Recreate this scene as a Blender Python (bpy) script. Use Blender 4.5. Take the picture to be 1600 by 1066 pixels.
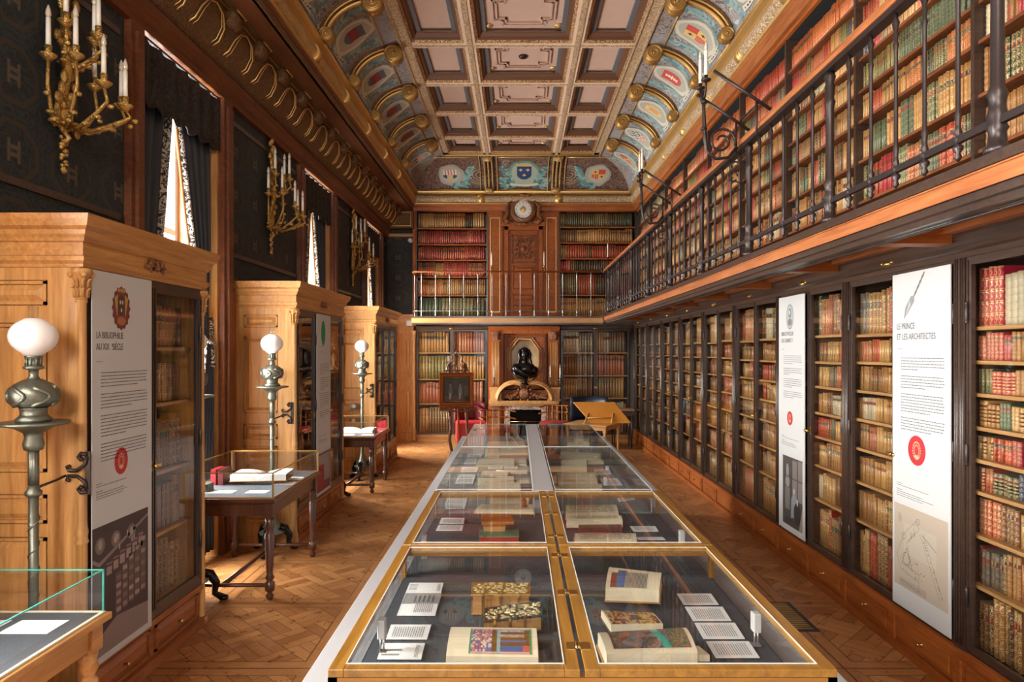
import bpy, bmesh, math, random
import numpy as np
from mathutils import Matrix, Vector, noise as mnoise

for o in list(bpy.data.objects): bpy.data.objects.remove(o)
SC = bpy.context.scene
COL = SC.collection
R = random.Random(11)
PI = math.pi
# ------------------------------------------------------------------ camera, world, light
FPX, VPX, VPY, EYE = 1067.0, 810.0, 548.0, 1.77
cam = bpy.data.cameras.new('camera'); camo = bpy.data.objects.new('camera', cam); COL.objects.link(camo)
camo.location = (0, 0, EYE); camo.rotation_euler = (PI/2, 0, 0)
cam.sensor_width = 36; cam.lens = 36*FPX/1600; cam.shift_x = (800-VPX)/1600; cam.shift_y = (VPY-533)/1600
cam.clip_start = .05; cam.clip_end = 200
SC.camera = camo
SC.view_settings.view_transform = 'Standard'; SC.view_settings.look = 'None'
SC.view_settings.exposure = 0.3; SC.view_settings.gamma = 1; SC.view_settings.use_curve_mapping = False
SC.cycles.max_bounces = 10; SC.cycles.diffuse_bounces = 5; SC.cycles.glossy_bounces = 5
SC.cycles.transparent_max_bounces = 24; SC.cycles.transmission_bounces = 6
SC.cycles.caustics_reflective = False; SC.cycles.caustics_refractive = False
SC.cycles.sample_clamp_indirect = 4
SC.cycles.use_denoising = True
W = bpy.data.worlds.new('sky'); SC.world = W; W.use_nodes = True
W.node_tree.nodes['Background'].inputs[0].default_value = (.86, .93, 1, 1)
W.node_tree.nodes['Background'].inputs[1].default_value = 1.3
XL, XR, YB, YF = -2.6, 2.66, 13.75, -4.2          # wall planes: left, right, back, behind the camera
WIN = [(-2.25, -1.0), (1.2, 2.45), (4.66, 5.92), (8.16, 9.42), (11.5, 12.7)]   # window bays along y
def area(name, loc, target, sx, sy, power, colr=(1, 1, 1), spread=180):
    l = bpy.data.lights.new(name, 'AREA'); l.shape = 'RECTANGLE'; l.size = sx; l.size_y = sy
    l.energy = power; l.color = colr; l.spread = math.radians(spread)
    o = bpy.data.objects.new(name, l); COL.objects.link(o); o.location = loc
    d = Vector(target)-Vector(loc); o.rotation_euler = d.to_track_quat('-Z', 'Y').to_euler()
    return o
WINP = [560, 1100, 640, 700, 760]
for i, (a, b) in enumerate(WIN):
    area('window_daylight', (XL-.62, (a+b)/2, 1.95), (3, (a+b)/2, 1.9), b-a-.1, 3.3, WINP[i], (1, .97, .92))
# added fill light, high at the unseen end wall behind the camera
area('end_wall_fill', (-1.1, YF+.12, 4.0), (1.3, 8, 2.7), 2.4, 1.9, 470, (1, .94, .85))

# ------------------------------------------------------------------ node helpers
class G:
    def __init__(s, name):
        s.m = bpy.data.materials.new(name); s.m.use_nodes = True
        s.t = s.m.node_tree; s.N = s.t.nodes; s.b = s.N['Principled BSDF']; s.out = s.N['Material Output']
    def n(s, ty, **k):
        x = s.N.new(ty)
        for a, v in k.items(): setattr(x, a, v)
        return x
    def set(s, sock, v):
        if hasattr(v, 'is_output') or isinstance(v, bpy.types.NodeSocket): s.t.links.new(v, sock)
        else: sock.default_value = v
    def m_(s, op, *a):
        x = s.n('ShaderNodeMath', operation=op)
        for i, v in enumerate(a): s.set(x.inputs[i], v)
        return x.outputs[0]
    def mix(s, f, a, b, bt='MIX'):
        x = s.n('ShaderNodeMix', data_type='RGBA', blend_type=bt)
        s.set(x.inputs[0], f)
        for i, v in ((6, a), (7, b)):
            if isinstance(v, tuple) and len(v) == 3: v = v+(1,)
            s.set(x.inputs[i], v)
        return x.outputs[2]
    def coord(s, kind='Object', scale=(1, 1, 1), rot=(0, 0, 0)):
        c = s.n('ShaderNodeTexCoord'); mp = s.n('ShaderNodeMapping')
        s.t.links.new(c.outputs[kind], mp.inputs[0]); mp.inputs['Scale'].default_value = scale; mp.inputs['Rotation'].default_value = rot
        return mp.outputs[0]
    def noise(s, vec, scale=5, detail=4, rough=.5, dist=0, col=False):
        x = s.n('ShaderNodeTexNoise'); s.t.links.new(vec, x.inputs['Vector'])
        x.inputs['Scale'].default_value = scale; x.inputs['Detail'].default_value = detail
        x.inputs['Roughness'].default_value = rough; x.inputs['Distortion'].default_value = dist
        return x.outputs['Color' if col else 'Fac']
    def voro(s, vec, scale=5, feature='F1'):
        x = s.n('ShaderNodeTexVoronoi', feature=feature); s.t.links.new(vec, x.inputs['Vector']); x.inputs['Scale'].default_value = scale
        return x
    def ramp(s, f, stops):
        x = s.n('ShaderNodeValToRGB'); s.set(x.inputs[0], f); e = x.color_ramp.elements
        while len(e) < len(stops): e.new(.5)
        for i, (p, c) in enumerate(stops): e[i].position = p; e[i].color = c if len(c) == 4 else c+(1,)
        return x.outputs[0]
    def bump(s, h, strength=.3, dist=.01):
        x = s.n('ShaderNodeBump'); x.inputs['Strength'].default_value = strength; x.inputs['Distance'].default_value = dist
        s.t.links.new(h, x.inputs['Height']); s.t.links.new(x.outputs[0], s.b.inputs['Normal'])
    def p(s, **k):
        nm = dict(base='Base Color', rough='Roughness', metal='Metallic', spec='Specular IOR Level', coat='Coat Weight', cr='Coat Roughness',
                  em='Emission Color', es='Emission Strength', alpha='Alpha', sss='Subsurface Weight')
        for a, v in k.items():
            if isinstance(v, tuple) and len(v) == 3: v = v+(1,)
            s.set(s.b.inputs[nm[a]], v)
        return s.m
def plain(name, c, rough=.5, metal=0, bump=0, bs=60, var=.0):
    g = G(name)
    if bump or var:
        v = g.coord(); f = g.noise(v, bs, 3)
        if bump: g.bump(f, bump, .004)
        if var:
            f2 = g.noise(v, bs*.25, 4)
            c1 = tuple(x*(1-var) for x in c); c2 = tuple(min(1, x*(1+var)) for x in c)
            g.p(base=g.mix(f2, c1, c2), rough=rough, metal=metal); return g.m
    return g.p(base=c, rough=rough, metal=metal)
def wood(name, c1, c2, rough=.35, axis=2, scale=1.0, coat=.15, bump=.12, spec=.35):
    g = G(name); s = [22*scale]*3; s[axis] = 1.6*scale
    v = g.coord(scale=tuple(s)); f = g.noise(v, 1.6, 6, .62, .8)
    v2 = g.coord(scale=(1.2, 1.2, 1.2)); f2 = g.noise(v2, 1.3, 3)
    f3 = g.m_('ADD', g.m_('MULTIPLY', f, .75), g.m_('MULTIPLY', f2, .35))
    cc = g.ramp(f3, [(.32, c1), (.72, c2)])
    g.bump(f, bump, .002)
    return g.p(base=cc, rough=rough, coat=coat, cr=.25, spec=spec)
def glassmat(name, tint=(1, 1, 1), refl=1.0, dirt=.0):
    g = G(name); g.N.remove(g.b)
    geo = g.n('ShaderNodeNewGeometry')
    ior = g.m_('ADD', 1.5, g.m_('MULTIPLY', geo.outputs['Backfacing'], (1/1.5)-1.5))
    fr = g.n('ShaderNodeFresnel'); g.set(fr.inputs[0], ior)
    tr = g.n('ShaderNodeBsdfTransparent'); tr.inputs[0].default_value = tint+(1,)
    gl = g.n('ShaderNodeBsdfGlossy'); gl.inputs['Roughness'].default_value = 0.0
    mx = g.n('ShaderNodeMixShader'); g.set(mx.inputs[0], g.m_('MULTIPLY', fr.outputs[0], refl))
    g.t.links.new(tr.outputs[0], mx.inputs[1]); g.t.links.new(gl.outputs[0], mx.inputs[2])
    g.t.links.new(mx.outputs[0], g.out.inputs[0]); return g.m
# ------------------------------------------------------------------ materials
MT = {}
MT['oak'] = wood('honey_oak', (.27, .105, .027), (.62, .34, .12), .36, 2)
MT['oak_h'] = wood('honey_oak_across', (.27, .105, .027), (.58, .30, .10), .36, 1)
MT['oak_x'] = wood('honey_oak_lengthwise', (.27, .105, .027), (.58, .30, .10), .36, 0)
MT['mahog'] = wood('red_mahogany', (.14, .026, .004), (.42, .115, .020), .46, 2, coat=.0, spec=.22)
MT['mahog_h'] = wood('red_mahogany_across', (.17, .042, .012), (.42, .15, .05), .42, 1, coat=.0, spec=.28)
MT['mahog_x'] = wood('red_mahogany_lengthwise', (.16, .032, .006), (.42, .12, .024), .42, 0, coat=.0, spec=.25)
MT['dark'] = wood('dark_stained_wood', (.022, .012, .009), (.062, .036, .026), .3, 2, coat=.4)
MT['dark_h'] = wood('dark_stained_wood_across', (.022, .012, .009), (.062, .036, .026), .3, 0, coat=.4)
MT['amber_oak'] = wood('amber_oak', (.16, .062, .012), (.36, .165, .035), .4, 0, coat=.03)
MT['shelf_dk'] = wood('dark_red_shelf', (.09, .026, .010), (.24, .080, .028), .4, 0, coat=.05)
MT['shelf'] = wood('shelf_oak', (.25, .11, .035), (.50, .27, .10), .42, 0)
MT['brass_wood'] = wood('mottled_golden_wood', (.10, .042, .006), (.36, .17, .026), .3, 1, .8, .4)
MT['light_oak'] = wood('light_oak', (.34, .15, .035), (.60, .31, .085), .38, 0, coat=.03)
MT['iron'] = plain('wrought_iron', (.045, .033, .032), .38, .6, .15, 90)
MT['steel'] = plain('brushed_steel', (.6, .6, .6), .3, .9)
MT['pewter'] = plain('green_bronze', (.19, .20, .165), .42, .85, .3, 60, .3)
MT['darkred'] = wood('dark_red_wood', (.030, .010, .006), (.10, .035, .018), .28, 2, coat=.3)
g = G('ormolu'); v = g.coord(); f2 = g.noise(v, 40, 3, .6, 2.5); g.bump(f2, .9, .01)
MT['ormolu'] = g.p(base=g.mix(f2, (.26, .13, .03), (.85, .55, .18)), rough=.33, metal=.85)
MT['brass'] = plain('brass', (.62, .40, .14), .3, 1)
MT['bronze_dark'] = plain('black_bronze', (.025, .022, .022), .22, .7, .3, 40)
MT['white'] = plain('white_paint', (.75, .75, .73), .5)
MT['banner_white'] = plain('matt_white_print', (.50, .50, .50), .6)
MT['gold_d'] = plain('old_gold', (.42, .235, .07), .42, .6)
MT['mahog_dk'] = wood('deep_mahogany', (.055, .014, .005), (.17, .05, .016), .4, 1, coat=.03)
MT['gauge'] = plain('gauge_white', (.6, .6, .6), .5)
MT['paper'] = plain('white_card', (.78, .79, .80), .6)
MT['cream'] = plain('cream_paper', (.70, .62, .45), .7, 0, 0, 30, .12)
MT['grey'] = plain('grey_table_paint', (.33, .33, .34), .45, 0, 0, 8, .08)
MT['fabric'] = plain('slate_cloth', (.045, .052, .065), .85, 0, .3, 200, .3)
MT['blackv'] = plain('black_void_cloth', (.012, .012, .013), .8)
MT['greyfab'] = plain('grey_green_cloth', (.13, .16, .18), .8, 0, .3, 100, .25)
MT['blackhole'] = plain('soot_black', (.004, .004, .004), .9)
MT['candle'] = plain('candle_white', (.85, .80, .70), .45)
MT['bulb'] = plain('clear_bulb', (.65, .58, .48), .08, .2)
MT['red'] = plain('red_leather', (.42, .02, .03), .4)
MT['redc'] = plain('dark_red_leather', (.12, .012, .02), .4)
MT['navy'] = plain('navy_leather', (.008, .015, .035), .4)
MT['ink'] = plain('ink', (.08, .08, .085), .8)
MT['inkgrey'] = plain('grey_ink', (.25, .25, .26), .8)
MT['globe'] = plain('frosted_globe', (.86, .84, .84), .22)
MT['plaster'] = plain('plaster', (.35, .30, .24), .8)
MT['glass'] = glassmat('pane_glass', (.985, .99, .985), .85)
MT['case_glass'] = glassmat('case_glass', (.985, .992, .99), .8)
MT['green_edge'] = plain('green_glass_edge', (.05, .38, .30), .15)
MT['pale_edge'] = plain('pale_glass_edge', (.62, .68, .66), .15)
g = G('gilt_relief'); v = g.coord(); f = g.voro(v, 42, 'SMOOTH_F1').outputs['Distance']; f2 = g.noise(v, 30, 3, .6, 2.5)
g.bump(g.m_('ADD', f, f2), .9, .012)
MT['gilt'] = g.p(base=g.mix(g.m_('MULTIPLY', f2, 1.2), (.20, .09, .022), (.74, .50, .21)), rough=.42, metal=.55)
g = G('pale_gilt_relief'); v = g.coord(); w = g.noise(v, 26, 4, .6, 3.5)
fz = g.ramp(w, [(.44, (0, 0, 0)), (.54, (1, 1, 1))]); g.bump(fz, .8, .012)
MT['pale_gilt'] = g.p(base=g.mix(fz, (.38, .20, .08), (.86, .68, .46)), rough=.5, metal=.25)
g = G('gold_line'); MT['gold'] = g.p(base=(.66, .42, .15), rough=.38, metal=.65)
g = G('brown_gilt'); v = g.coord(); f2 = g.noise(v, 34, 3, .6, 3); g.bump(f2, 1, .012)
MT['brown_gilt'] = g.p(base=g.ramp(f2, [(.4, (.075, .032, .014)), (.62, (.26, .14, .055))]), rough=.4, metal=.4)
MT['ceil_pink'] = plain('ceiling_panel_rose', (.58, .40, .32), .6, 0, .05, 30, .06)
MT['ceil_pink2'] = plain('ceiling_beam_cream', (.72, .53, .40), .55, 0, .3, 50, .12)
MT['blue_edge'] = plain('blue_grey_moulding', (.12, .13, .15), .5)
g = G('bead_mould'); v = g.coord(scale=(1, 1, 1)); f = g.voro(v, 60).outputs['Distance']
g.bump(f, .6, .01); MT['bead'] = g.p(base=g.ramp(f, [(.3, (.66, .42, .2)), (.6, (.22, .10, .04))]), rough=.45, metal=.35)
MT['recess'] = plain('recess_brown', (.13, .052, .022), .5, .1)
g = G('carved_mahogany'); v = g.coord(); f = g.noise(v, 17, 3, .55, 4.5); g.bump(f, 1, .03)
MT['carved'] = g.p(base=g.ramp(f, [(.35, (.06, .014, .005)), (.65, (.42, .15, .045))]), rough=.3, coat=.3)
g = G('veined_marble'); v = g.coord(); f = g.noise(v, 9, 7, .7, 2.5)
MT['marble'] = g.p(base=g.ramp(f, [(.35, (.05, .03, .03)), (.5, (.35, .26, .22)), (.58, (.65, .58, .5)), (.66, (.12, .08, .07))]), rough=.15)
g = G('gold_stone'); v = g.coord(); f = g.noise(v, 5, 5)
MT['niche'] = g.p(base=g.ramp(f, [(.3, (.30, .19, .07)), (.7, (.62, .50, .28))]), rough=.4)
g = G('cove_fresco'); v = g.coord(); f = g.noise(v, 5.5, 3, .5, 5.5); f2 = g.noise(v, 2.2, 3)
c = g.ramp(f, [(.40, (.14, .085, .085)), (.47, (.22, .16, .15)), (.53, (.42, .38, .33)), (.60, (.20, .17, .18)), (.7, (.16, .22, .24))])
MT['fresco'] = g.p(base=g.mix(g.ramp(f2, [(.45, (0, 0, 0)), (.7, (.8, .8, .8))]), c, (.30, .31, .33)), rough=.7)
g = G('brown_fresco'); v = g.coord(); f = g.noise(v, 6, 3, .5, 5.5)
MT['fresco_brown'] = g.p(base=g.ramp(f, [(.42, (.085, .03, .022)), (.5, (.13, .055, .04)), (.56, (.25, .19, .13)), (.64, (.10, .04, .03))]), rough=.7)
g = G('paint'); a = g.n('ShaderNodeVertexColor', layer_name='Col'); MT['vc'] = g.p(base=a.outputs[0], rough=.6)
g = G('glossy_colour'); a = g.n('ShaderNodeVertexColor', layer_name='Col'); MT['vcg'] = g.p(base=a.outputs[0], rough=.4)
g = G('relief_colour'); a = g.n('ShaderNodeVertexColor', layer_name='Col'); v = g.coord(); f = g.noise(v, 60, 4, .6, 2.5); g.bump(f, 1, .01)
MT['vcb'] = g.p(base=g.mix(f, a.outputs[0], (.75, .6, .3)), rough=.3, metal=.5)
# damask wallpaper: dark teal with octagon rings and lozenges
g = G('damask_wallpaper'); tc = g.coord('Object'); sp = g.n('ShaderNodeSeparateXYZ'); g.t.links.new(tc, sp.inputs[0])
def cell(x, per, off=0.0): return g.m_('SUBTRACT', g.m_('MODULO', g.m_('ADD', g.m_('DIVIDE', x, per), 100.5+off), 1.0), .5)
hx = g.m_('ADD', sp.outputs[0], sp.outputs[1])
ax = g.m_('ABSOLUTE', cell(hx, .46)); az = g.m_('ABSOLUTE', cell(sp.outputs[2], .40))
oc = g.m_('MAXIMUM', g.m_('MAXIMUM', ax, az), g.m_('MULTIPLY', g.m_('ADD', ax, az), .72))
ring = g.m_('MULTIPLY', g.m_('GREATER_THAN', oc, .33), g.m_('LESS_THAN', oc, .40))
ring2 = g.m_('MULTIPLY', g.m_('GREATER_THAN', oc, .44), g.m_('LESS_THAN', oc, .465))
Hx = g.m_('MULTIPLY', g.m_('MULTIPLY', g.m_('GREATER_THAN', ax, .055), g.m_('LESS_THAN', ax, .10)), g.m_('LESS_THAN', az, .15))
Hb = g.m_('MULTIPLY', g.m_('LESS_THAN', ax, .08), g.m_('LESS_THAN', g.m_('ABSOLUTE', g.m_('SUBTRACT', az, .05)), .028))
f = g.noise(tc, 14, 3, .5, 4)
base = g.ramp(f, [(.42, (.006, .009, .012)), (.5, (.010, .018, .024)), (.58, (.022, .026, .026))])
c = g.mix(ring, base, (.035, .026, .018)); c = g.mix(ring2, c, (.014, .026, .034)); c = g.mix(g.m_('MAXIMUM', Hx, Hb), c, (.085, .068, .045))
MT['damask'] = g.p(base=c, rough=.75)
# versailles parquet
g = G('versailles_parquet'); tc = g.coord('Object'); sp = g.n('ShaderNodeSeparateXYZ'); g.t.links.new(tc, sp.inputs[0])
P = .98
def fr_(x, per, off=0.0): return g.m_('FRACT', g.m_('ADD', g.m_('DIVIDE', x, per), 50.0+off))
def fl_(x, per, off=0.0): return g.m_('FLOOR', g.m_('ADD', g.m_('DIVIDE', x, per), 50.0+off))
u, v_ = fr_(sp.outputs[0], P, .15), fr_(sp.outputs[1], P, .12)
pu, pv = fl_(sp.outputs[0], P, .15), fl_(sp.outputs[1], P, .12)
eu = g.m_('SUBTRACT', .5, g.m_('ABSOLUTE', g.m_('SUBTRACT', u, .5))); ev = g.m_('SUBTRACT', .5, g.m_('ABSOLUTE', g.m_('SUBTRACT', v_, .5)))
edge = g.m_('MINIMUM', eu, ev); border = g.m_('LESS_THAN', edge, .085)
p_ = g.m_('MULTIPLY', g.m_('ADD', u, v_), .7071); q_ = g.m_('ADD', g.m_('MULTIPLY', g.m_('SUBTRACT', u, v_), .7071), 2.0)
C_ = .235
a1, b1 = fl_(p_, C_), fl_(q_, C_); par = g.m_('MODULO', g.m_('ADD', a1, b1), 2.0)
s1 = fr_(p_, C_); s2 = fr_(q_, C_)
across = g.m_('ADD', g.m_('MULTIPLY', s1, par), g.m_('MULTIPLY', s2, g.m_('SUBTRACT', 1, par)))
along = g.m_('ADD', g.m_('MULTIPLY', s2, par), g.m_('MULTIPLY', s1, g.m_('SUBTRACT', 1, par)))
pl = g.m_('FLOOR', g.m_('MULTIPLY', across, 3.0)); plf = g.m_('FRACT', g.m_('MULTIPLY', across, 3.0))
gap1 = g.m_('LESS_THAN', g.m_('SUBTRACT', .5, g.m_('ABSOLUTE', g.m_('SUBTRACT', plf, .5))), .035)
gap2 = g.m_('LESS_THAN', g.m_('SUBTRACT', .5, g.m_('ABSOLUTE', g.m_('SUBTRACT', along, .5))), .012)
gapb = g.m_('MAXIMUM', g.m_('LESS_THAN', edge, .006), g.m_('LESS_THAN', g.m_('ABSOLUTE', g.m_('SUBTRACT', edge, .085)), .004))
ingap = g.m_('MULTIPLY', g.m_('MAXIMUM', gap1, gap2), g.m_('SUBTRACT', 1, border)); gap = g.m_('MAXIMUM', ingap, gapb)
idv = g.n('ShaderNodeCombineXYZ')
g.set(idv.inputs[0], g.m_('ADD', g.m_('MULTIPLY', a1, 3.1), pl)); g.set(idv.inputs[1], g.m_('ADD', g.m_('MULTIPLY', b1, 2.7), g.m_('MULTIPLY', pu, 9.3))); g.set(idv.inputs[2], g.m_('MULTIPLY', pv, 5.7))
wn = g.n('ShaderNodeTexWhiteNoise'); g.t.links.new(idv.outputs[0], wn.inputs[0])
rnd = g.mix(border, wn.outputs[0], (.45, .45, .45))
gr = g.noise(g.coord(scale=(1, 1, 1)), 9, 5, .6, 1.0); grf = g.noise(g.coord(scale=(9, 9, 9)), 6, 4, .6, 2)
sh = g.m_('ADD', g.m_('MULTIPLY', rnd, .42), g.m_('MULTIPLY', g.m_('ADD', gr, g.m_('MULTIPLY', grf, .6)), .52))
c = g.ramp(sh, [(.2, (.16, .055, .016)), (.5, (.30, .12, .038)), (.85, (.46, .22, .08))])
c = g.mix(g.m_('MULTIPLY', gap, .75), c, (.03, .012, .006))
g.bump(g.m_('SUBTRACT', 1, gap), .25, .003)
MT['parquet'] = g.p(base=c, rough=g.m_('ADD', .20, g.m_('MULTIPLY', gr, .2)), spec=.5)
# book leather
g = G('book_leather'); at = g.n('ShaderNodeVertexColor', layer_name='Col'); st = g.n('ShaderNodeVertexColor', layer_name='Sty')
uv = g.n('ShaderNodeUVMap', uv_map='UV'); s2 = g.n('ShaderNodeSeparateXYZ'); g.t.links.new(uv.outputs[0], s2.inputs[0])
ss = g.n('ShaderNodeSeparateColor'); g.t.links.new(st.outputs[0], ss.inputs[0])
U_, V_ = s2.outputs[0], s2.outputs[1]; gi, nb, lb = ss.outputs[0], g.m_('MULTIPLY', ss.outputs[1], 10.0), ss.outputs[2]
on = g.m_('GREATER_THAN', U_, -.01)
vn = g.m_('MULTIPLY', V_, nb); t_ = g.m_('ABSOLUTE', g.m_('SUBTRACT', g.m_('FRACT', vn), .5)); fl = g.m_('FLOOR', vn)
ridge = g.m_('GREATER_THAN', t_, .46); line = g.m_('MULTIPLY', g.m_('GREATER_THAN', t_, .37), g.m_('LESS_THAN', t_, .455))
cu = g.m_('ABSOLUTE', g.m_('SUBTRACT', U_, .5))
pat = g.m_('ABSOLUTE', g.m_('SUBTRACT', g.m_('ADD', cu, g.m_('MULTIPLY', t_, .9)), .27))
orn = g.m_('MULTIPLY', g.m_('LESS_THAN', pat, .07), g.m_('LESS_THAN', t_, .33))
vv = g.n('ShaderNodeCombineXYZ'); g.set(vv.inputs[0], g.m_('ADD', g.m_('MULTIPLY', U_, 3), g.m_('MULTIPLY', lb, 37))); g.set(vv.inputs[1], g.m_('MULTIPLY', vn, 4)); g.set(vv.inputs[2], gi)
orn2 = g.m_('MULTIPLY', g.m_('GREATER_THAN', g.noise(vv.outputs[0], 1.8, 2), .58), g.m_('GREATER_THAN', gi, .72))
orn = g.m_('MAXIMUM', orn, orn2)
islab = g.m_('LESS_THAN', g.m_('ABSOLUTE', g.m_('SUBTRACT', fl, g.m_('SUBTRACT', g.m_('FLOOR', nb), 2))), .5)
hasl = g.m_('MULTIPLY', g.m_('MULTIPLY', islab, g.m_('GREATER_THAN', lb, .35)), g.m_('LESS_THAN', t_, .38))
labc = g.mix(g.m_('GREATER_THAN', lb, .7), (.16, .02, .015), (.03, .035, .03))
ns = g.noise(g.coord(), 35, 4, .65, 1); nz = g.noise(g.coord(), 7, 3)
bc = g.mix(g.m_('MULTIPLY', g.m_('ADD', ns, nz), .42), at.outputs[0], g.mix(1.0, at.outputs[0], (.35, .28, .25), 'MULTIPLY'))
bc = g.mix(g.m_('MULTIPLY', hasl, on), bc, labc)
bc = g.mix(g.m_('MULTIPLY', g.m_('MULTIPLY', ridge, on), .35), bc, (.02, .01, .008))
gm = g.m_('MULTIPLY', g.m_('MULTIPLY', g.m_('MAXIMUM', line, orn), on), g.m_('MULTIPLY', gi, .62))
bc = g.mix(gm, bc, (.80, .55, .24))
g.bump(g.m_('ADD', g.m_('MULTIPLY', ridge, on), g.m_('MULTIPLY', ns, .3)), .5, .003)
MT['book'] = g.p(base=bc, rough=.42, metal=g.m_('MULTIPLY', gm, .5))

# ------------------------------------------------------------------ mesh builder
def frame(o, u, n=None, w=(0, 0, 1)):
    """local x=u, y=up, z=n (towards the viewer)"""
    u = Vector(u).normalized(); w = Vector(w); n = u.cross(w)
    return Matrix(((u.x, w.x, n.x, o[0]), (u.y, w.y, n.y, o[1]), (u.z, w.z, n.z, o[2]), (0, 0, 0, 1)))
def LOC(x, y, z=0, rz=0): return Matrix.Translation((x, y, z)) @ Matrix.Rotation(rz, 4, 'Z')
class MB:
    def __init__(s): s.v = []; s.f = []; s.c = []; s.mi = []; s.sm = []; s.col = (1, 1, 1); s.m = 0; s.T = None
    def pt(s, p):
        if s.T is not None: p = s.T @ Vector(p)
        s.v.append((p[0], p[1], p[2])); return len(s.v)-1
    def face(s, ids, smooth=False): s.f.append(tuple(ids)); s.c.append(s.col); s.mi.append(s.m); s.sm.append(smooth)
    def poly(s, pts): s.face([s.pt(p) for p in pts]); return s
    def box(s, x0, x1, y0, y1, z0, z1):
        i = [s.pt(p) for p in ((x0, y0, z0), (x1, y0, z0), (x1, y1, z0), (x0, y1, z0), (x0, y0, z1), (x1, y0, z1), (x1, y1, z1), (x0, y1, z1))]
        for q in ((0, 3, 2, 1), (4, 5, 6, 7), (0, 1, 5, 4), (1, 2, 6, 5), (2, 3, 7, 6), (3, 0, 4, 7)): s.face([i[k] for k in q])
        return s
    def prism(s, pts, axis, a, b, smooth=False):
        """polygon pts (2D) extruded along axis a..b; 2D plane = the other two axes in order"""
        def mk(p, t):
            q = [0, 0, 0]; o = [k for k in range(3) if k != axis]; q[o[0]] = p[0]; q[o[1]] = p[1]; q[axis] = t; return q
        A = [s.pt(mk(p, a)) for p in pts]; B_ = [s.pt(mk(p, b)) for p in pts]; n = len(pts)
        for k in range(n): s.face((A[k], A[(k+1) % n], B_[(k+1) % n], B_[k]), smooth)
        s.face(A[::-1]); s.face(B_); return s
    def lathe(s, prof, c=(0, 0, 0), axis=2, seg=16, sx=1, sy=1, mod=None):
        """prof: list of (r, h)"""
        o = [k for k in range(3) if k != axis]; rings = []
        for r, h in prof:
            ring = []
            for k in range(seg):
                a = 2*PI*k/seg; rr = r*(mod(a, h) if mod else 1)
                q = [0, 0, 0]; q[o[0]] = c[o[0]]+rr*math.cos(a)*sx; q[o[1]] = c[o[1]]+rr*math.sin(a)*sy; q[axis] = c[axis]+h
                ring.append(s.pt(q))
            rings.append(ring)
        for A, B_ in zip(rings, rings[1:]):
            for k in range(seg): s.face((A[k], A[(k+1) % seg], B_[(k+1) % seg], B_[k]), True)
        s.face(rings[0][::-1]); s.face(rings[-1]); return s
    def cyl(s, a, b, r, seg=10, r2=None): return s.tube([a, b], [r, r if r2 is None else r2], seg)
    def tube(s, path, r, seg=8, flat=1.0, closed=False):
        path = [Vector(p) for p in path]; n = len(path); rings = []
        rr = r if isinstance(r, (list, tuple)) else [r]*n
        up = Vector((0, 0, 1)); prev = None
        for i, p in enumerate(path):
            if closed: d = path[(i+1) % n]-path[i-1]
            else: d = path[min(i+1, n-1)]-path[max(i-1, 0)]
            if d.length < 1e-9: d = Vector((0, 0, 1))
            d.normalize()
            if prev is None:
                a = up if abs(d.z) < .9 else Vector((1, 0, 0))
                x = d.cross(a).normalized()
            else: x = (prev-d*prev.dot(d)); x = x.normalized() if x.length > 1e-6 else d.cross(up).normalized()
            prev = x; y = d.cross(x)
            rings.append([s.pt(p+x*rr[i]*math.cos(2*PI*k/seg)+y*rr[i]*flat*math.sin(2*PI*k/seg)) for k in range(seg)])
        pr = list(zip(rings, rings[1:]))
        if closed: pr.append((rings[-1], rings[0]))
        for A, B_ in pr:
            for k in range(seg): s.face((A[k], A[(k+1) % seg], B_[(k+1) % seg], B_[k]), True)
        if not closed: s.face(rings[0][::-1]); s.face(rings[-1])
        return s
    def ball(s, c, r, seg=14, rings=9, sc=(1, 1, 1), dis=None):
        pr = []
        idx = []
        for i in range(rings+1):
            th = PI*i/rings; ring = []
            for k in range(seg):
                a = 2*PI*k/seg; d = Vector((math.sin(th)*math.cos(a), math.sin(th)*math.sin(a), math.cos(th)))
                rr = r*(dis(d) if dis else 1); ring.append(s.pt((c[0]+d.x*rr*sc[0], c[1]+d.y*rr*sc[1], c[2]+d.z*rr*sc[2])))
            idx.append(ring)
        for A, B_ in zip(idx, idx[1:]):
            for k in range(seg): s.face((A[k], B_[k], B_[(k+1) % seg], A[(k+1) % seg]), True)
        return s
    def grid(s, fn, nu, nv, smooth=True, cfn=None):
        ids = [[s.pt(fn(i/nu, j/nv)) for j in range(nv+1)] for i in range(nu+1)]
        for i in range(nu):
            for j in range(nv):
                if cfn: s.col = cfn((i+.5)/nu, (j+.5)/nv)
                s.face((ids[i][j], ids[i+1][j], ids[i+1][j+1], ids[i][j+1]), smooth)
        return s
    def sweep(s, prof, p0, p1, out, up=(0, 0, 1)):
        """moulding: prof (d,h) d outwards, h up, swept from p0 to p1"""
        p0, p1, out, up = Vector(p0), Vector(p1), Vector(out), Vector(up)
        A = [s.pt(p0+out*d+up*h) for d, h in prof]; B_ = [s.pt(p1+out*d+up*h) for d, h in prof]; n = len(prof)
        for k in range(n): s.face((A[k], A[(k+1) % n], B_[(k+1) % n], B_[k]))
        s.face(A[::-1]); s.face(B_); return s
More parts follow.
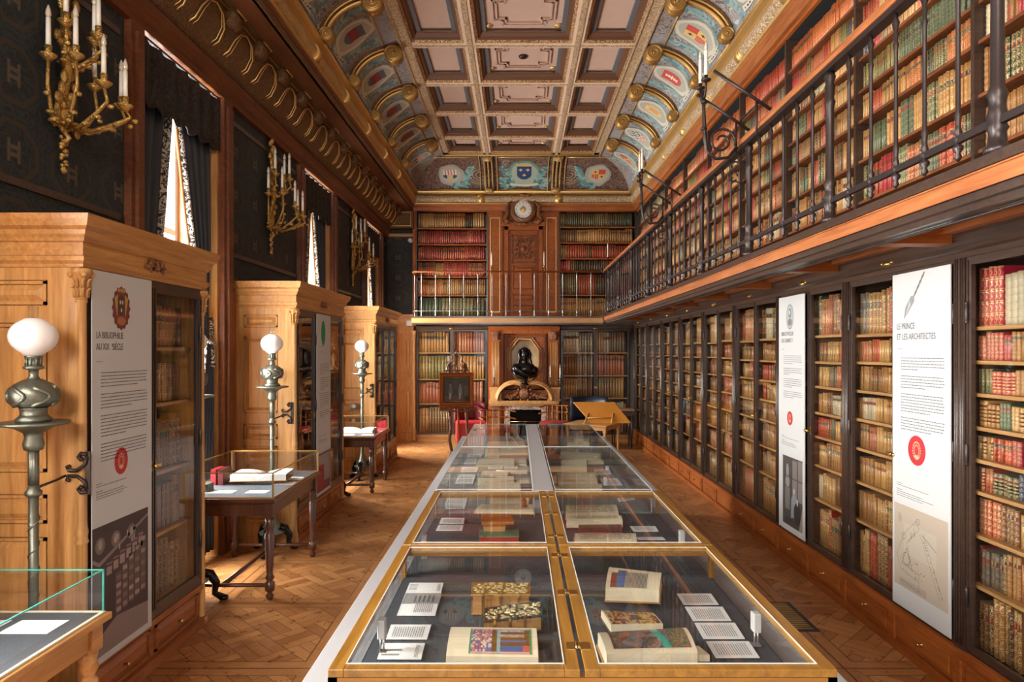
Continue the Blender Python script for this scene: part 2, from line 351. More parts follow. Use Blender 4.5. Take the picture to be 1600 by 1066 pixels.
    def obj(s, name, mat, parent=None, M=None, bev=0, recalc=True, sub=0, solid=0, smooth_all=False):
        me = bpy.data.meshes.new(name); me.from_pydata(s.v, [], s.f)
        mats = mat if isinstance(mat, (list, tuple)) else [mat]
        for m in mats: me.materials.append(MT[m] if isinstance(m, str) else m)
        me.polygons.foreach_set('material_index', s.mi)
        me.polygons.foreach_set('use_smooth', [bool(x) or smooth_all for x in s.sm])
        if any(m in ('vc', 'vcg', 'vcb', 'book') for m in mats if isinstance(m, str)):
            ca = me.color_attributes.new('Col', 'FLOAT_COLOR', 'CORNER'); d = []
            for f, c in zip(s.f, s.c): d += [c[0], c[1], c[2], 1.0]*len(f)
            ca.data.foreach_set('color', d)
        if recalc:
            bm = bmesh.new(); bm.from_mesh(me); bmesh.ops.recalc_face_normals(bm, faces=bm.faces); bm.to_mesh(me); bm.free()
        me.update()
        o = bpy.data.objects.new(name, me); COL.objects.link(o)
        if parent is not None: o.parent = parent
        if M is not None: o.matrix_local = M
        if bev: b = o.modifiers.new('bevel', 'BEVEL'); b.width = bev; b.segments = 2; b.limit_method = 'ANGLE'; b.angle_limit = .7
        if solid: q = o.modifiers.new('solid', 'SOLIDIFY'); q.thickness = solid; q.offset = 0
        if sub: q = o.modifiers.new('sub', 'SUBSURF'); q.levels = q.render_levels = sub
        return o
def thing(name, label, cat, M, group=None):
    o = bpy.data.objects.new(name, None); COL.objects.link(o); o.matrix_world = M; o.empty_display_size = .1
    o['label'] = label; o['category'] = cat
    if group: o['group'] = group
    return o
def tag(o, label, cat, group=None, kind=None):
    o['label'] = label; o['category'] = cat
    if group: o['group'] = group
    if kind: o['kind'] = kind
    return o
def rebase(o):
    """move a top-level mesh's origin to the middle of its foot"""
    vs = [v.co for v in o.data.vertices]
    lo = [min(v[k] for v in vs) for k in range(3)]; hi = [max(v[k] for v in vs) for k in range(3)]
    c = Vector(((lo[0]+hi[0])/2, (lo[1]+hi[1])/2, lo[2])); o.data.transform(Matrix.Translation(-c)); o.matrix_world = o.matrix_world @ Matrix.Translation(c)
    return o
def struct(o): o['kind'] = 'structure'; return o
def copy_tree(o, parent=None):
    c = o.copy(); COL.objects.link(c)
    if parent is not None: c.parent = parent
    for ch in list(o.children): copy_tree(ch, c)
    return c
def text(body, size, parent, x, y, z=.0, mat='ink', name='lettering', sx=1.0, align='LEFT', ext=.0004):
    cu = bpy.data.curves.new('t', 'FONT'); cu.body = body; cu.size = size; cu.extrude = ext; cu.align_x = align; cu.space_line = 1.0
    to = bpy.data.objects.new('t', cu); COL.objects.link(to); bpy.context.view_layer.update()
    me = bpy.data.meshes.new_from_object(to.evaluated_get(bpy.context.evaluated_depsgraph_get()))
    bpy.data.objects.remove(to); me.materials.clear(); me.materials.append(MT[mat])
    o = bpy.data.objects.new(name, me); COL.objects.link(o); o.parent = parent; o.location = (x, y, z); o.scale = (sx, 1, 1)
    return o
def at(px, py, h):
    """floor-parallel point of height h seen at photo pixel (used once, to survey the place)"""
    z = FPX*(EYE-h)/(py-VPY); return ((px-VPX)*z/FPX, z)
def arc(c, r, a0, a1, n, plane='xz', sq=1.0):
    out = []
    for i in range(n+1):
        a = math.radians(a0+(a1-a0)*i/n); x = r*math.cos(a); y = r*math.sin(a)*sq
        out.append((c[0]+x, c[1]+y, c[2]) if plane == 'xy' else (c[0]+x, c[1], c[2]+y) if plane == 'xz' else (c[0], c[1]+x, c[2]+y))
    return out
ORD = ['first', 'second', 'third', 'fourth', 'fifth', 'sixth', 'seventh', 'eighth', 'ninth', 'tenth', 'eleventh', 'twelfth', 'thirteenth', 'fourteenth', 'fifteenth',
       'sixteenth', 'seventeenth', 'eighteenth', 'nineteenth', 'twentieth'] + ['twenty-'+x for x in ('first', 'second', 'third', 'fourth', 'fifth', 'sixth', 'seventh', 'eighth', 'ninth')] + \
      ['thirtieth'] + ['thirty-'+x for x in ('first', 'second', 'third', 'fourth', 'fifth', 'sixth', 'seventh', 'eighth', 'ninth')] + ['fortieth'] + ['forty-'+x for x in ('first', 'second', 'third', 'fourth', 'fifth', 'sixth', 'seventh', 'eighth', 'ninth')]
# ================================================================== the room shell
RIBY = [7.91+1.16*k for k in range(-10, 4)]            # transverse beams and cove ribs, last at 11.39
CH, FH = 4.82, 5.30                                     # foot and head of the cove
CL, CR_ = -1.36, 1.47; AL, AR, AB = .61, .66, .88; YC = 12.3
m = MB(); m.box(-3.05, 2.8, YF, YB, -.1, 0); floor = struct(m.obj('floor', 'parquet'))
m = MB(); m.box(-3.3, 2.9, YB, YB+.15, 0, 5.5); wall_back = struct(m.obj('wall_back', 'plaster'))
m = MB(); m.box(XR, XR+.15, YF, YB, 0, 5.5); wall_right = struct(m.obj('wall_right', 'plaster'))
m = MB()
for x0, x1, z0, z1 in ((-3.3, -2.0, 0, 5.5), (-.5, .5, 0, 5.5), (2.0, 2.9, 0, 5.5), (-2, 2, 4.0, 5.5)): m.box(x0, x1, YF-.15, YF, z0, z1)
wall_front = struct(m.obj('wall_front', 'mahog'))
m = MB(); y = YF
for a, b in WIN+[(YB, YB)]:
    if a > y: m.box(XL-.42, XL, y, a, 0, 5.5)
    if b > a: m.box(XL-.42, XL, a, b, 3.95, 5.5)
    y = b
wall_left = struct(m.obj('wall_left', 'damask'))
m = MB(); y = YF
for a, b in WIN+[(YB, YB)]:
    if a > y: m.box(XL-.001, XL+.02, y+.001, a-.001, .0, 2.3)
    y = b
m.obj('wainscot', 'mahog', wall_left)
# stiles beside the windows and the rail over them
n_t = 0
def trim(mb, mat, label=None, **k):
    global n_t
    n_t += 1; o = struct(mb.obj('trim_%d' % n_t, mat, **k)); return o
for a, b in WIN:
    for y0, y1 in ((a-.16, a), (b, b+.18)):
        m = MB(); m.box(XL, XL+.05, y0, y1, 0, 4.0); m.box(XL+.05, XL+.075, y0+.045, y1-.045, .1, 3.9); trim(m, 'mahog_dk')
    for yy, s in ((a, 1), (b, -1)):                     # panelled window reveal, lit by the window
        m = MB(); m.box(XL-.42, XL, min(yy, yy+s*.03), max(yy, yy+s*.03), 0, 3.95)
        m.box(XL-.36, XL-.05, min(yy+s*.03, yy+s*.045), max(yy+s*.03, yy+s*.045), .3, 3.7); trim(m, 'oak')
m = MB(); m.sweep([(0, 0), (.05, 0), (.07, .03), (.06, .07), (.10, .11), (.12, .16), (0, .16)], (XL, YF, 3.96), (XL, YB, 3.96), (1, 0, 0)); trim(m, 'mahog_dk')
# picture rail line across the wallpaper
m = MB()
for a, b in ((2.6, 4.5), (6.1, 8.0), (9.6, 11.34), (12.88, 13.6)): m.box(XL, XL+.015, a+.06, b-.06, 2.62, 2.66); m.box(XL, XL+.012, a+.06, b-.06, 3.82, 3.86)
trim(m, 'dark_h')
# windows
for i, (a, b) in enumerate(WIN):
    w = bpy.data.objects.new('window_%d' % (i+1), None); COL.objects.link(w); w.location = (XL-.36, (a+b)/2, 0); w['kind'] = 'structure'
    hw = (b-a)/2-.03; m = MB()
    for y0, y1 in ((-hw, -hw+.07), (-.05, .05), (hw-.07, hw)): m.box(-.03, .03, y0, y1, .02, 3.93)
    for z0, z1 in ((.02, .5), (1.6, 1.65), (2.75, 2.80), (3.86, 3.93)): m.box(-.025, .025, -hw, hw, z0, z1)
    m.obj('window_frame', 'white', w); m = MB(); m.box(-.004, .004, -hw+.05, hw-.05, .4, 3.9); m.obj('window_pane', 'glass', w)
# left frieze: soffit, corbels, gold zigzag, cornice
m = MB(); m.box(-2.33, -2.04, YF, YB, 4.5, 4.56); sof = trim(m, 'brown_gilt')
cov = MB()
cov.grid(lambda u, v: (-2.6+.28*math.sin(v*PI/2)*1.0, YF+(YB-YF)*u, 4.5-.38*math.cos(v*PI/2)), 1, 8); cov.obj('frieze_cove', 'brown_gilt', sof)
cor = None
def corbel_mesh():
    k = MB(); pa = []
    for i in range(13):
        t = i/12; pa.append((.0+.27*t**1.6, 0, -.38+.40*math.sin(t*PI/2)-.04*math.sin(t*PI)))
    n = len(pa)
    for y0, y1, r in ((-.07, .07, .055),):
        A = [k.pt((p[0], y0, p[2])) for p in pa]; B2 = [k.pt((p[0], y1, p[2])) for p in pa]
        A2 = [k.pt((p[0]+.05, y0, p[2]-.04)) for p in pa]; B3 = [k.pt((p[0]+.05, y1, p[2]-.04)) for p in pa]
        for i in range(n-1):
            for P_, Q_ in ((A, B2), (B3, A2), (A2, A), (B2, B3)): k.face((P_[i], P_[i+1], Q_[i+1], Q_[i]), True)
        k.face((A[0], B2[0], B3[0], A2[0])); k.face((A[-1], B2[-1], B3[-1], A2[-1]))
    k.lathe([(.06, -.085), (.075, -.07), (.075, .07), (.06, .085)], (.275, 0, -.045), 1, 14); k.lathe([(.02, -.10), (.032, -.09), (.032, .09), (.02, .10)], (.275, 0, -.045), 1, 10)
    k.lathe([(.03, -.05), (.04, -.04), (.04, .04), (.03, .05)], (.02, 0, -.37), 1, 10)
    return k
y = 7.85+.58*-7
ys = []
while y < YB: ys.append(y); y += .58
for i, yy in enumerate(ys):
    if cor is None: cor = corbel_mesh().obj('corbel', 'brown_gilt', sof); o = cor
    else: o = cor.copy(); COL.objects.link(o)
    o.location = (-2.6, yy, 4.5)
    g_ = MB()
    for r, q in ((.2, .0065), (.155, .004)):                 # gilt rim of the little arch between corbels
        g_.tube([(-2.6+.03+.26*math.sin(PI/2*min(1, max(0, (b_+.0)))), yy+.29+a_, 4.5-.36*math.cos(PI/2*b_)-.012) for a_, b_ in [(-r, .05), (-r, .5), (-r*.95, .7), (-r*.6, .86), (0, .92), (r*.6, .86), (r*.95, .7), (r, .5), (r, .05)]], q, 6)
    z_ = 4.492
    g_.tube([(-2.31, yy-.05, z_), (-2.24, yy-.09, z_), (-2.24, yy+.09, z_), (-2.31, yy+.13, z_), (-2.31, yy+.53, z_)], .010, 6)
    g_.box(-2.2, -2.14, yy+.15, yy+.30, 4.493, 4.5)
    g_.obj('gilt_tracery', 'gold', sof)
def cornice(p0, p1, out):
    m = MB(); m.m = 0
    m.sweep([(-.16, -.22), (.0, -.22), (.01, -.15), (.04, -.13), (.045, -.08), (-.16, -.08)], p0, p1, out)
    m.m = 1; prof = [(-.14, -.085)]+[(.03+.075*math.sin(a*PI/8), .0-.075*math.cos(a*PI/8)) for a in range(9)]+[(-.14, .08)]
    m.sweep(prof, p0, p1, out)
    m.m = 2; m.sweep([(-.14, .08), (.06, .08), (.085, .095), (.135, .105), (.14, .13), (-.14, .13)], p0, p1, out)
    m.sweep([(-.1, -.10), (.06, -.10), (.07, -.085), (.03, -.07), (-.1, -.07)], p0, p1, out)
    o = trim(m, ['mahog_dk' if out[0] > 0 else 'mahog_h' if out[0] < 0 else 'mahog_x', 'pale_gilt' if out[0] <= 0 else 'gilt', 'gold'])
    d = Vector(p1)-Vector(p0); L = d.length; d.normalize(); k = MB()
    pts = [y-p0[1] for y in RIBY if y > p0[1]] if abs(out[0]) else [1.35, 2.85]
    for t in pts:                                         # gilt straps crossing the roll
        c = Vector(p0)+d*t
        for w_, r_ in ((.05, .088), (.075, .080)):
            A = [k.pt(c-d*w_+Vector(out)*(.03+r_*math.sin(a*PI/8))+Vector((0, 0, -r_*math.cos(a*PI/8)))) for a in range(9)]
            B_ = [k.pt(c+d*w_+Vector(out)*(.03+r_*math.sin(a*PI/8))+Vector((0, 0, -r_*math.cos(a*PI/8)))) for a in range(9)]
            for i in range(8): k.face((A[i], A[i+1], B_[i+1], B_[i]), True)
            k.face(A); k.face(B_)
    k.obj('gilt_strap', 'gold', o); return o
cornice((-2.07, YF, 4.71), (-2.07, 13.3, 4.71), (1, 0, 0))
cornice((2.26, YF, 4.71), (2.26, 13.3, 4.71), (-1, 0, 0))
cornice((-2.07, 13.28, 4.71), (2.26, 13.28, 4.71), (0, -1, 0))
k = MB(); k.box(-2.19, -2.13, 9.4, 9.52, 4.492, 4.4995); k.obj('white_tag', 'white', sof)
m = MB(); m.box(-2.2, -2.05, YF, 13.4, 4.5, 4.86); trim(m, 'brown_gilt')
m = MB(); m.box(2.25, XR, YF, YB, 4.55, 4.86); m.box(-2.6, 2.25, 13.3, YB, 4.6, 4.86); trim(m, 'mahog_h')
# ------------------------------------------------------------------ ceiling
m = MB()
m.box(-3.1, 2.9, YF, YB, 5.46, 5.56); ceiling = struct(m.obj('ceiling', 'ceil_pink2'))
XB = [(-1.36, -1.24), (-.625, -.495), (.615, .745), (1.35, 1.47)]
m = MB()
for x0, x1 in XB[1:3]: m.box(x0, x1, YF, YC, 5.30, 5.46)
for y in RIBY: m.box(-1.24, 1.35, y-.06, y+.06, 5.302, 5.46)
m.obj('ceiling_beam', 'ceil_pink2', ceiling)
m = MB()
for x0, x1 in XB[1:3]: m.box(x0+.035, x1-.035, YF, YC, 5.288, 5.30)
for y in RIBY: m.box(-1.24, 1.35, y-.02, y+.02, 5.294, 5.302)
m.obj('beam_ornament', 'pale_gilt', ceiling)
for (x0, x1), s in ((XB[0], -1), (XB[3], 1)):
    m = MB(); m.box(x0, x1, YF, YC+.1, 5.30, 5.46); xo = x0 if s < 0 else x1
    m.tube([(xo, YF, 5.295), (xo, YC+.05, 5.295)], .022, 8); xi = x1 if s < 0 else x0; m.tube([(xi, YF, 5.3), (xi, YC+.05, 5.3)], .014, 8)
    m.obj('gilt_border', 'pale_gilt', ceiling)
m = MB(); m.box(-1.36, 1.47, YC-.12, YC, 5.30, 5.46); m.tube([(-1.36, YC, 5.295), (1.47, YC, 5.295)], .022, 8); m.obj('gilt_border', 'gilt', ceiling)
ys = [YF]+RIBY+[YC-.06]
for j in range(len(ys)-1):
    y0, y1 = ys[j]+.06, ys[j+1]-.06
    if y1-y0 < .2: continue
    for c_, (xa, xb) in enumerate(((-1.24, -.625), (-.495, .615), (.745, 1.35))):
        k = MB(); w_ = .075
        ring0 = [(xa, y0, 5.305), (xb, y0, 5.305), (xb, y1, 5.305), (xa, y1, 5.305)]
        lv = [(0, 5.305), (.034, 5.325), (.036, 5.345), (w_-.01, 5.36), (w_, 5.385), (w_+.01, 5.40)]
        for (d0, h0), (d1, h1) in zip(lv, lv[1:]):
            k.m = 1 if d0 >= .034 else 0
            A = [(xa+d0, y0+d0, h0), (xb-d0, y0+d0, h0), (xb-d0, y1-d0, h0), (xa+d0, y1-d0, h0)]
            B_ = [(xa+d1, y0+d1, h1), (xb-d1, y0+d1, h1), (xb-d1, y1-d1, h1), (xa+d1, y1-d1, h1)]
            for q in range(4): k.poly([A[q], A[(q+1) % 4], B_[(q+1) % 4], B_[q]])
        co = k.obj('coffer', ['bead', 'recess'], ceiling)
        k = MB(); d = w_+.01; X0, X1, Y0, Y1 = xa+d, xb-d, y0+d, y1-d
        k.m = 1
        for e in ((X0, X0+.045, Y0, Y1), (X1-.045, X1, Y0, Y1)): k.box(*e, 5.40, 5.45)
        k.m = 0; k.box(X0, X1, Y0, Y1, 5.435, 5.46)
        if c_ == 1:                                       # notched double moulding and corner rosettes
            cx, cy = (X0+X1)/2, (Y0+Y1)/2
            for sc_ in (1, .88):
                a, b, n_ = (X1-X0)*.36*sc_, (Y1-Y0)*.36*sc_, .10
                P_ = [(-a, -b+n_), (-a+n_, -b+n_), (-a+n_, -b), (a-n_, -b), (a-n_, -b+n_), (a, -b+n_), (a, b-n_), (a-n_, b-n_), (a-n_, b), (-a+n_, b), (-a+n_, b-n_), (-a, b-n_)]
                for q in range(12):
                    (ax_, ay_), (bx_, by_) = P_[q], P_[(q+1) % 12]
                    k.box(cx+min(ax_, bx_)-.009, cx+max(ax_, bx_)+.009, cy+min(ay_, by_)-.009, cy+max(ay_, by_)+.009, 5.412, 5.435)
            k.m = 2
            for sx_ in (-1, 1):
                for sy_ in (-1, 1): k.lathe([(.05, .0), (.045, -.015), (.02, -.018), (.0, -.03)], (cx+sx_*(X1-X0)*.42, cy+sy_*(Y1-Y0)*.41, 5.436), 2, 10, mod=lambda a, h: 1+.15*math.cos(5*a))
            if j == 12-1: k.m = 3; k.lathe([(.055, 0), (.055, -.02), (.03, -.03)], (cx, cy, 5.436), 2, 14)
        k.obj('coffer_panel', ['ceil_pink', 'blue_edge', 'gold', 'iron'], co)
# ------------------------------------------------------------------ painted coves
def cove_R(y, t, off=0): a = t*PI/2; return (CR_+(AR-off)*math.cos(a), y, CH+(FH-CH-off)*math.sin(a))
def cove_L(y, t, off=0): a = t*PI/2; return (CL-(AL-off)*math.cos(a), y, CH+(FH-CH-off)*math.sin(a))
def cove_B(x, t, off=0): a = t*PI/2; return (x, YC+(AB-off)*math.cos(a), CH+(FH-CH-off)*math.sin(a))
CREAM, TEAL, DTEAL, ROSE, SAND = (.50, .46, .38), (.20, .36, .36), (.09, .20, .22), (.32, .18, .17), (.42, .34, .24)
RED, BLUE, BLK, GLD, WHT = (.50, .06, .04), (.02, .045, .16), (.02, .02, .025), (.62, .42, .14), (.66, .62, .54)
def ellipse(mb, F, cx, cy, a, b, col, off, n=20, k=5, wob=0.0):
    mb.col = col; rings = []
    for r in range(1, k+1):
        rings.append([mb.pt(F(cx+a*r/k*math.cos(2*PI*i/n)*(1+wob*math.cos(6*PI*i/n*1)), cy+b*r/k*math.sin(2*PI*i/n)*(1+wob*math.cos(10*PI*i/n)), off)) for i in range(n)])
    c = mb.pt(F(cx, cy, off))
    for i in range(n): mb.face((c, rings[0][i], rings[0][(i+1) % n]))
    for A, B_ in zip(rings, rings[1:]):
        for i in range(n): mb.face((A[i], A[(i+1) % n], B_[(i+1) % n], B_[i]))
def cells(mb, F, cx, cy, w, h, fn, off, n=14):
    for i in range(n):
        for j in range(n):
            c = fn((i+.5)/n, (j+.5)/n)
            if c is None: continue
            mb.col = c; x0, x1, y0, y1 = cx+w*(i/n-.5), cx+w*((i+1)/n-.5), cy+h*(j/n-.5), cy+h*((j+1)/n-.5)
            mb.poly([F(x0, y0, off), F(x1, y0, off), F(x1, y1, off), F(x0, y1, off)])
def leaf(mb, F, x, y, ang, L, wd, col, off):
    mb.col = col; c, s = math.cos(ang), math.sin(ang); P_ = [(0, 0), (.35, .5), (.7, .38), (1, 0), (.7, -.38), (.35, -.5)]
    mb.poly([F(x+c*a*L-s*b*wd, y+s*a*L+c*b*wd, off) for a, b in P_])
def shape_mask(u, v): return v > .28 or abs(u-.5) < .5*math.sqrt(max(0, v/.28))**.8
def SH(k):
    def f(u, v):
        if not shape_mask(u, v): return None
        if k == 'quarter':
            q = (u < .5) == (v > .5)
            if q: return BLK if (abs(((u*2) % 1)-.5)+abs(((v*2) % 1)-.5) < .22) else GLD
            return RED if int(u*16) % 2 or v > .5 else (.6, .2, .1)
        if k == 'stripes': return (RED if int(u*9) % 2 else WHT) if v > .45 else (GLD if abs(u-.5) < .25 else BLUE)
        if k == 'bars': return (BLUE if v > .6 else RED if v > .45 else WHT) if .25 < u < .75 else WHT
        if k == 'check': return (BLK if v > .5 else (.5, .12, .08)) if (int(u*6)+int(v*6)) % 2 else WHT
        if k == 'fret': return (.5, .12, .06) if min(abs(u-v), abs(u+v-1), abs(abs(u-.5)+abs(v-.5)-.3)) < .05 else (.62, .46, .2)
        if k == 'saltire': return RED if min(abs(u-v), abs(u+v-1)) < .12 else (BLK if abs(u-.5) < .2 else WHT)
        if k == 'eagle': return WHT if (abs(u-.5) < .08+.25*max(0, .5-abs(v-.55)) and .2 < v < .85 and (abs(u-.5) < .1 or int(v*14) % 2)) else RED
        if k == 'plain': return (.22, .03, .03) if abs(v-.5) < .2 else (.10, .10, .12)
    return f
def decorate(mb, F, H, shield, wmax=1.0, cx=0, R_=R):
    """grisaille foliage, cartouche, shield and ribbon, painted in the panel"""
    rr = random.Random(int(wmax*100)+len(shield))
    for s in (-1, 1):
        for i in range(16):                                # scroll volutes filling the ground
            x0, y0 = cx+s*rr.uniform(.16, .44)*wmax, H*rr.uniform(.06, .95); r = rr.uniform(.03, .075); n = 12; a0 = rr.uniform(0, 6); mb.col = rr.choice([(.44, .40, .35), (.34, .30, .29), (.50, .46, .42), (.26, .33, .36)])
            A = [mb.pt(F(x0+r*math.cos(a0+4.6*q/n), y0+r*math.sin(a0+4.6*q/n), .0022+i*.00008)) for q in range(n+1)]
            B_ = [mb.pt(F(x0+(r-.015*math.sin(PI*(q+.3)/(n+.6)))*math.cos(a0+4.6*q/n), y0+(r-.015*math.sin(PI*(q+.3)/(n+.6)))*math.sin(a0+4.6*q/n), .0022+i*.00008)) for q in range(n+1)]
            for q in range(n): mb.face((A[q], A[q+1], B_[q+1], B_[q]))
        for i in range(11):                                # leafy branch rising beside the cartouche
            f = i/10; x = cx+s*(.17+.20*math.sin(f*2.0))*wmax; y = H*(.14+.66*f); base = PI/2-s*(1.0-1.5*f)
            for q in (-1, 1): leaf(mb, F, x, y, base+q*.75, .115*(1.1-.35*f), .05, rr.choice([TEAL, (.22, .35, .35), (.30, .42, .41), (.11, .22, .24)]), .004+i*.00005)
        for i in range(6): leaf(mb, F, cx+s*(.06+.07*i), H*(.10+.02*(i % 2)), PI/2-s*(1.2+.4*(i % 2)), .14, .055, rr.choice([(.24, .36, .40), (.48, .48, .47), (.16, .28, .32)]), .0045)
    ellipse(mb, F, cx, H*.50, .27*wmax, H*.40, (.27, .26, .23), .005, wob=.07)
    ellipse(mb, F, cx, H*.51, .24*wmax, H*.36, (.56, .52, .43), .007, wob=.08)
    ellipse(mb, F, cx, H*.52, .19*wmax, H*.29, (.38, .37, .31), .009, wob=.03)
    cells(mb, F, cx, H*.54, .22*wmax, H*.34, SH(shield), .012)
    cells(mb, F, cx, H*.14, .36*wmax, H*.13, lambda u, v: None if abs(v-.5-.9*(u-.5)**2+.12) > .3 else (BLK if (int(u*28) % 2 and abs(v-.38-.9*(u-.5)**2) < .1) else (.60, .56, .47)), .012, 20)
shR = {11: 'bars', 10: 'check', 9: 'fret', 8: 'saltire', 7: 'eagle', 6: 'quarter'}
ys = [YF]+RIBY
for side, CF, mt in (('R', cove_R, 'fresco'), ('L', cove_L, 'fresco')):
    for j in range(len(ys)):
        y0 = ys[j]; y1 = ys[j+1] if j+1 < len(ys) else None
        mb = MB(); mb.m = 0
        if y1: mb.grid(lambda u, v: CF(y0+(y1-y0)*u, v), 2, 12)
        else: mb.grid(lambda u, v: CF(y0+(YC+AB*math.cos(v*PI/2)-y0)*u, v), 6, 12)
        yc = (y0+y1)/2 if y1 else y0+.70
        if y0 > 3.2:
            L_ = .9; mb.m = 1; s = -1 if side == 'R' else 1
            F = lambda a, b, o, yc=yc, s=s: CF(yc+s*a, .04+b/L_*.92, o+.002)
            k = 'plain' if side == 'L' else ('quarter' if y1 is None else shR.get(int(y0), 'fret'))
            if side == 'L' and y1 is None: k = 'stripes'
            decorate(mb, F, .86, k, 1.0 if y1 else .8)
        mb.obj('painted_cove', [mt, 'vc'], ceiling, recalc=False)
# back cove with three panels
mb = MB(); mb.m = 0; mb.grid(lambda u, v: cove_B((CL-AL*math.cos(v*PI/2))*(1-u)+(CR_+AR*math.cos(v*PI/2))*u, v), 8, 12)
mb.m = 1; Fb = lambda a, b, o: cove_B(a, .04+b/1.05*.92, o+.003)
cells(mb, Fb, .11, .50, .27, .36, lambda u, v: (GLD if any((abs(u-a)*1.1+abs(v-b)*.75 < .10 or (abs(v-b) < .035 and abs(u-a) < .12)) for a, b in ((.25, .72), (.75, .72), (.5, .32))) else (BLUE if shape_mask(u, v) else None)), .014, 26)
cells(mb, Fb, .11, .74, .30, .10, lambda u, v: GLD if v < .5 or int(u*10) % 2 == 0 else None, .014, 20)
ellipse(mb, Fb, .11, .50, .30, .37, (.12, .26, .22), .006, wob=.05); ellipse(mb, Fb, .11, .46, .26, .34, (.34, .40, .30), .008, wob=.05)
rl = random.Random(6)
def sprig(cx, s, x0, x1, y0, y1, n):
    for i in range(n):
        f = i/(n-1); x = cx+s*(x0+(x1-x0)*f); y = y0+(y1-y0)*f; base = PI/2-s*(1.1-1.3*f)
        for q in (-1, 0, 1): leaf(mb, Fb, x, y, base+q*.8, .13*(1.15-.4*f), .055, rl.choice([(.12, .27, .26), (.19, .36, .34), (.07, .17, .18), (.28, .42, .39)]), .010+i*.0001)
for s in (-1, 1): sprig(.11, s, .16, .42, .12, .62, 8); sprig(.11, s, .30, .46, .08, .30, 5)
for s in (-1, 1):
    for i in range(12):
        x0, y0 = .11+s*rl.uniform(.25, .46), rl.uniform(.5, .95); r = rl.uniform(.03, .06); n = 12; a0 = rl.uniform(0, 6); mb.col = rl.choice([(.34, .27, .2), (.28, .2, .16)])
        A = [mb.pt(Fb(x0+r*math.cos(a0+4.6*q/n), y0+r*math.sin(a0+4.6*q/n), .005)) for q in range(n+1)]; B_ = [mb.pt(Fb(x0+(r-.014)*math.cos(a0+4.6*q/n), y0+(r-.014)*math.sin(a0+4.6*q/n), .005)) for q in range(n+1)]
        for q in range(n): mb.face((A[q], A[q+1], B_[q+1], B_[q]))
cells(mb, Fb, .11, .17, .52, .13, lambda u, v: None if abs(v-.4-1.2*(u-.5)**2) > .22 else (.60, .56, .47), .013, 20)
for cx_, k in ((-1.28, 'stripes'), (1.50, 'quarter')):
    s = 1 if cx_ < 0 else -1
    for r in (.26, .21, .15, .09):
        xx, yy = cx_+s*.55, .44; n = 20; mb.col = (.34, .27, .19)
        A = [mb.pt(Fb(xx+r*math.cos(s*2*PI*i/n+r*9), yy+r*math.sin(s*2*PI*i/n+r*9), .006)) for i in range(n)]
        B_ = [mb.pt(Fb(xx+(r-.02)*math.cos(s*2*PI*i/n+r*9), yy+(r-.02)*math.sin(s*2*PI*i/n+r*9), .006)) for i in range(n)]
        for i in range(n-4): mb.face((A[i], A[i+1], B_[i+1], B_[i]))
    sprig(cx_, s, .20, .40, .14, .62, 8); sprig(cx_, s, .02, .30, .10, .16, 5)
    for i in range(0):
        leaf(mb, Fb, cx_+s*.26, .16+.05*i, PI/2-s*(1.3-.28*i), .16, .06, TEAL if i % 2 else (.26, .44, .42), .010)
        leaf(mb, Fb, cx_+s*(.05+.05*i), .13, PI/2-s*1.4, .12, .05, DTEAL if i % 2 else (.45, .45, .43), .010)
    ellipse(mb, Fb, cx_, .44, .25, .30, (.34, .33, .28), .008, wob=.06); ellipse(mb, Fb, cx_-s*.02, .46, .20, .24, (.42, .40, .33), .010, wob=.05)
    cells(mb, Fb, cx_-s*.02, .46, .26, .26, SH(k), .014)
mb.obj('painted_cove', ['fresco_brown', 'vc'], ceiling, recalc=False)
# gilt frames and bundled pilasters of the back cove
for xc in (-.56, .72):
    k = MB()
    for dx in (-.07, 0, .07): k.tube([cove_B(xc+dx, t/10, .045) for t in range(11)], [.02]*11, 8)
    for t in (0.05, .95): p_ = cove_B(xc, t, .05); k.ball(p_, .06, 10, 6, (1.6, 1, 1))
    for dx in (-.16, .16): k.tube([cove_B(xc+dx, t/10, .02) for t in range(11)], .012, 6)
    k.obj('cove_pilaster', 'gilt', ceiling)
k = MB()
for x0, x1 in ((-1.75, -.74), (-.38, .54), (.90, 1.95)):
    for t in (.06, .93): k.tube([cove_B(x0+(x1-x0)*i/4, t, .015) for i in range(5)], .012, 6)
k.obj('cove_gilt_line', 'gold', ceiling)
# ribs with volutes at both ends
def rib_mesh(CF, sgn, y):
    k = MB(); n = 12
    for dy, rr in ((0, .026), (-.048, .012), (.048, .012)): k.tube([CF(y+dy, .06+.9*i/n, .035+(0 if dy else .02)) for i in range(n+1)], rr, 8)
    k.m = 1; A = [[k.pt(CF(y+d, .05+.92*i/n, o)) for i in range(n+1)] for d, o in ((-.062, 0), (-.058, .035), (.058, .035), (.062, 0))]
    for P_, Q_ in zip(A, A[1:]):
        for i in range(n): k.face((P_[i], P_[i+1], Q_[i+1], Q_[i]))
    k.m = 0
    for t, r in ((.90, .105), (.10, .07)):
        c = CF(y, t, .10 if t > .5 else .075)
        k.lathe([(r*.75, -.062), (r, -.05), (r*.86, -.02), (r*.86, .02), (r, .05), (r*.75, .062)], c, 1, 16)
        for s in (-1, 1):
            sp_ = []
            for i in range(26):
                a = i/25*2*PI*1.9; q = r*(.93-.78*i/25); sp_.append((c[0]+q*math.cos(a)*sgn, c[1]+s*.060, c[2]+q*math.sin(a)))
            k.tube(sp_, [r*.16*(1-.5*i/25) for i in range(26)], 6); k.ball((c[0], c[1]+s*.062, c[2]), r*.2, 8, 5)
    return k
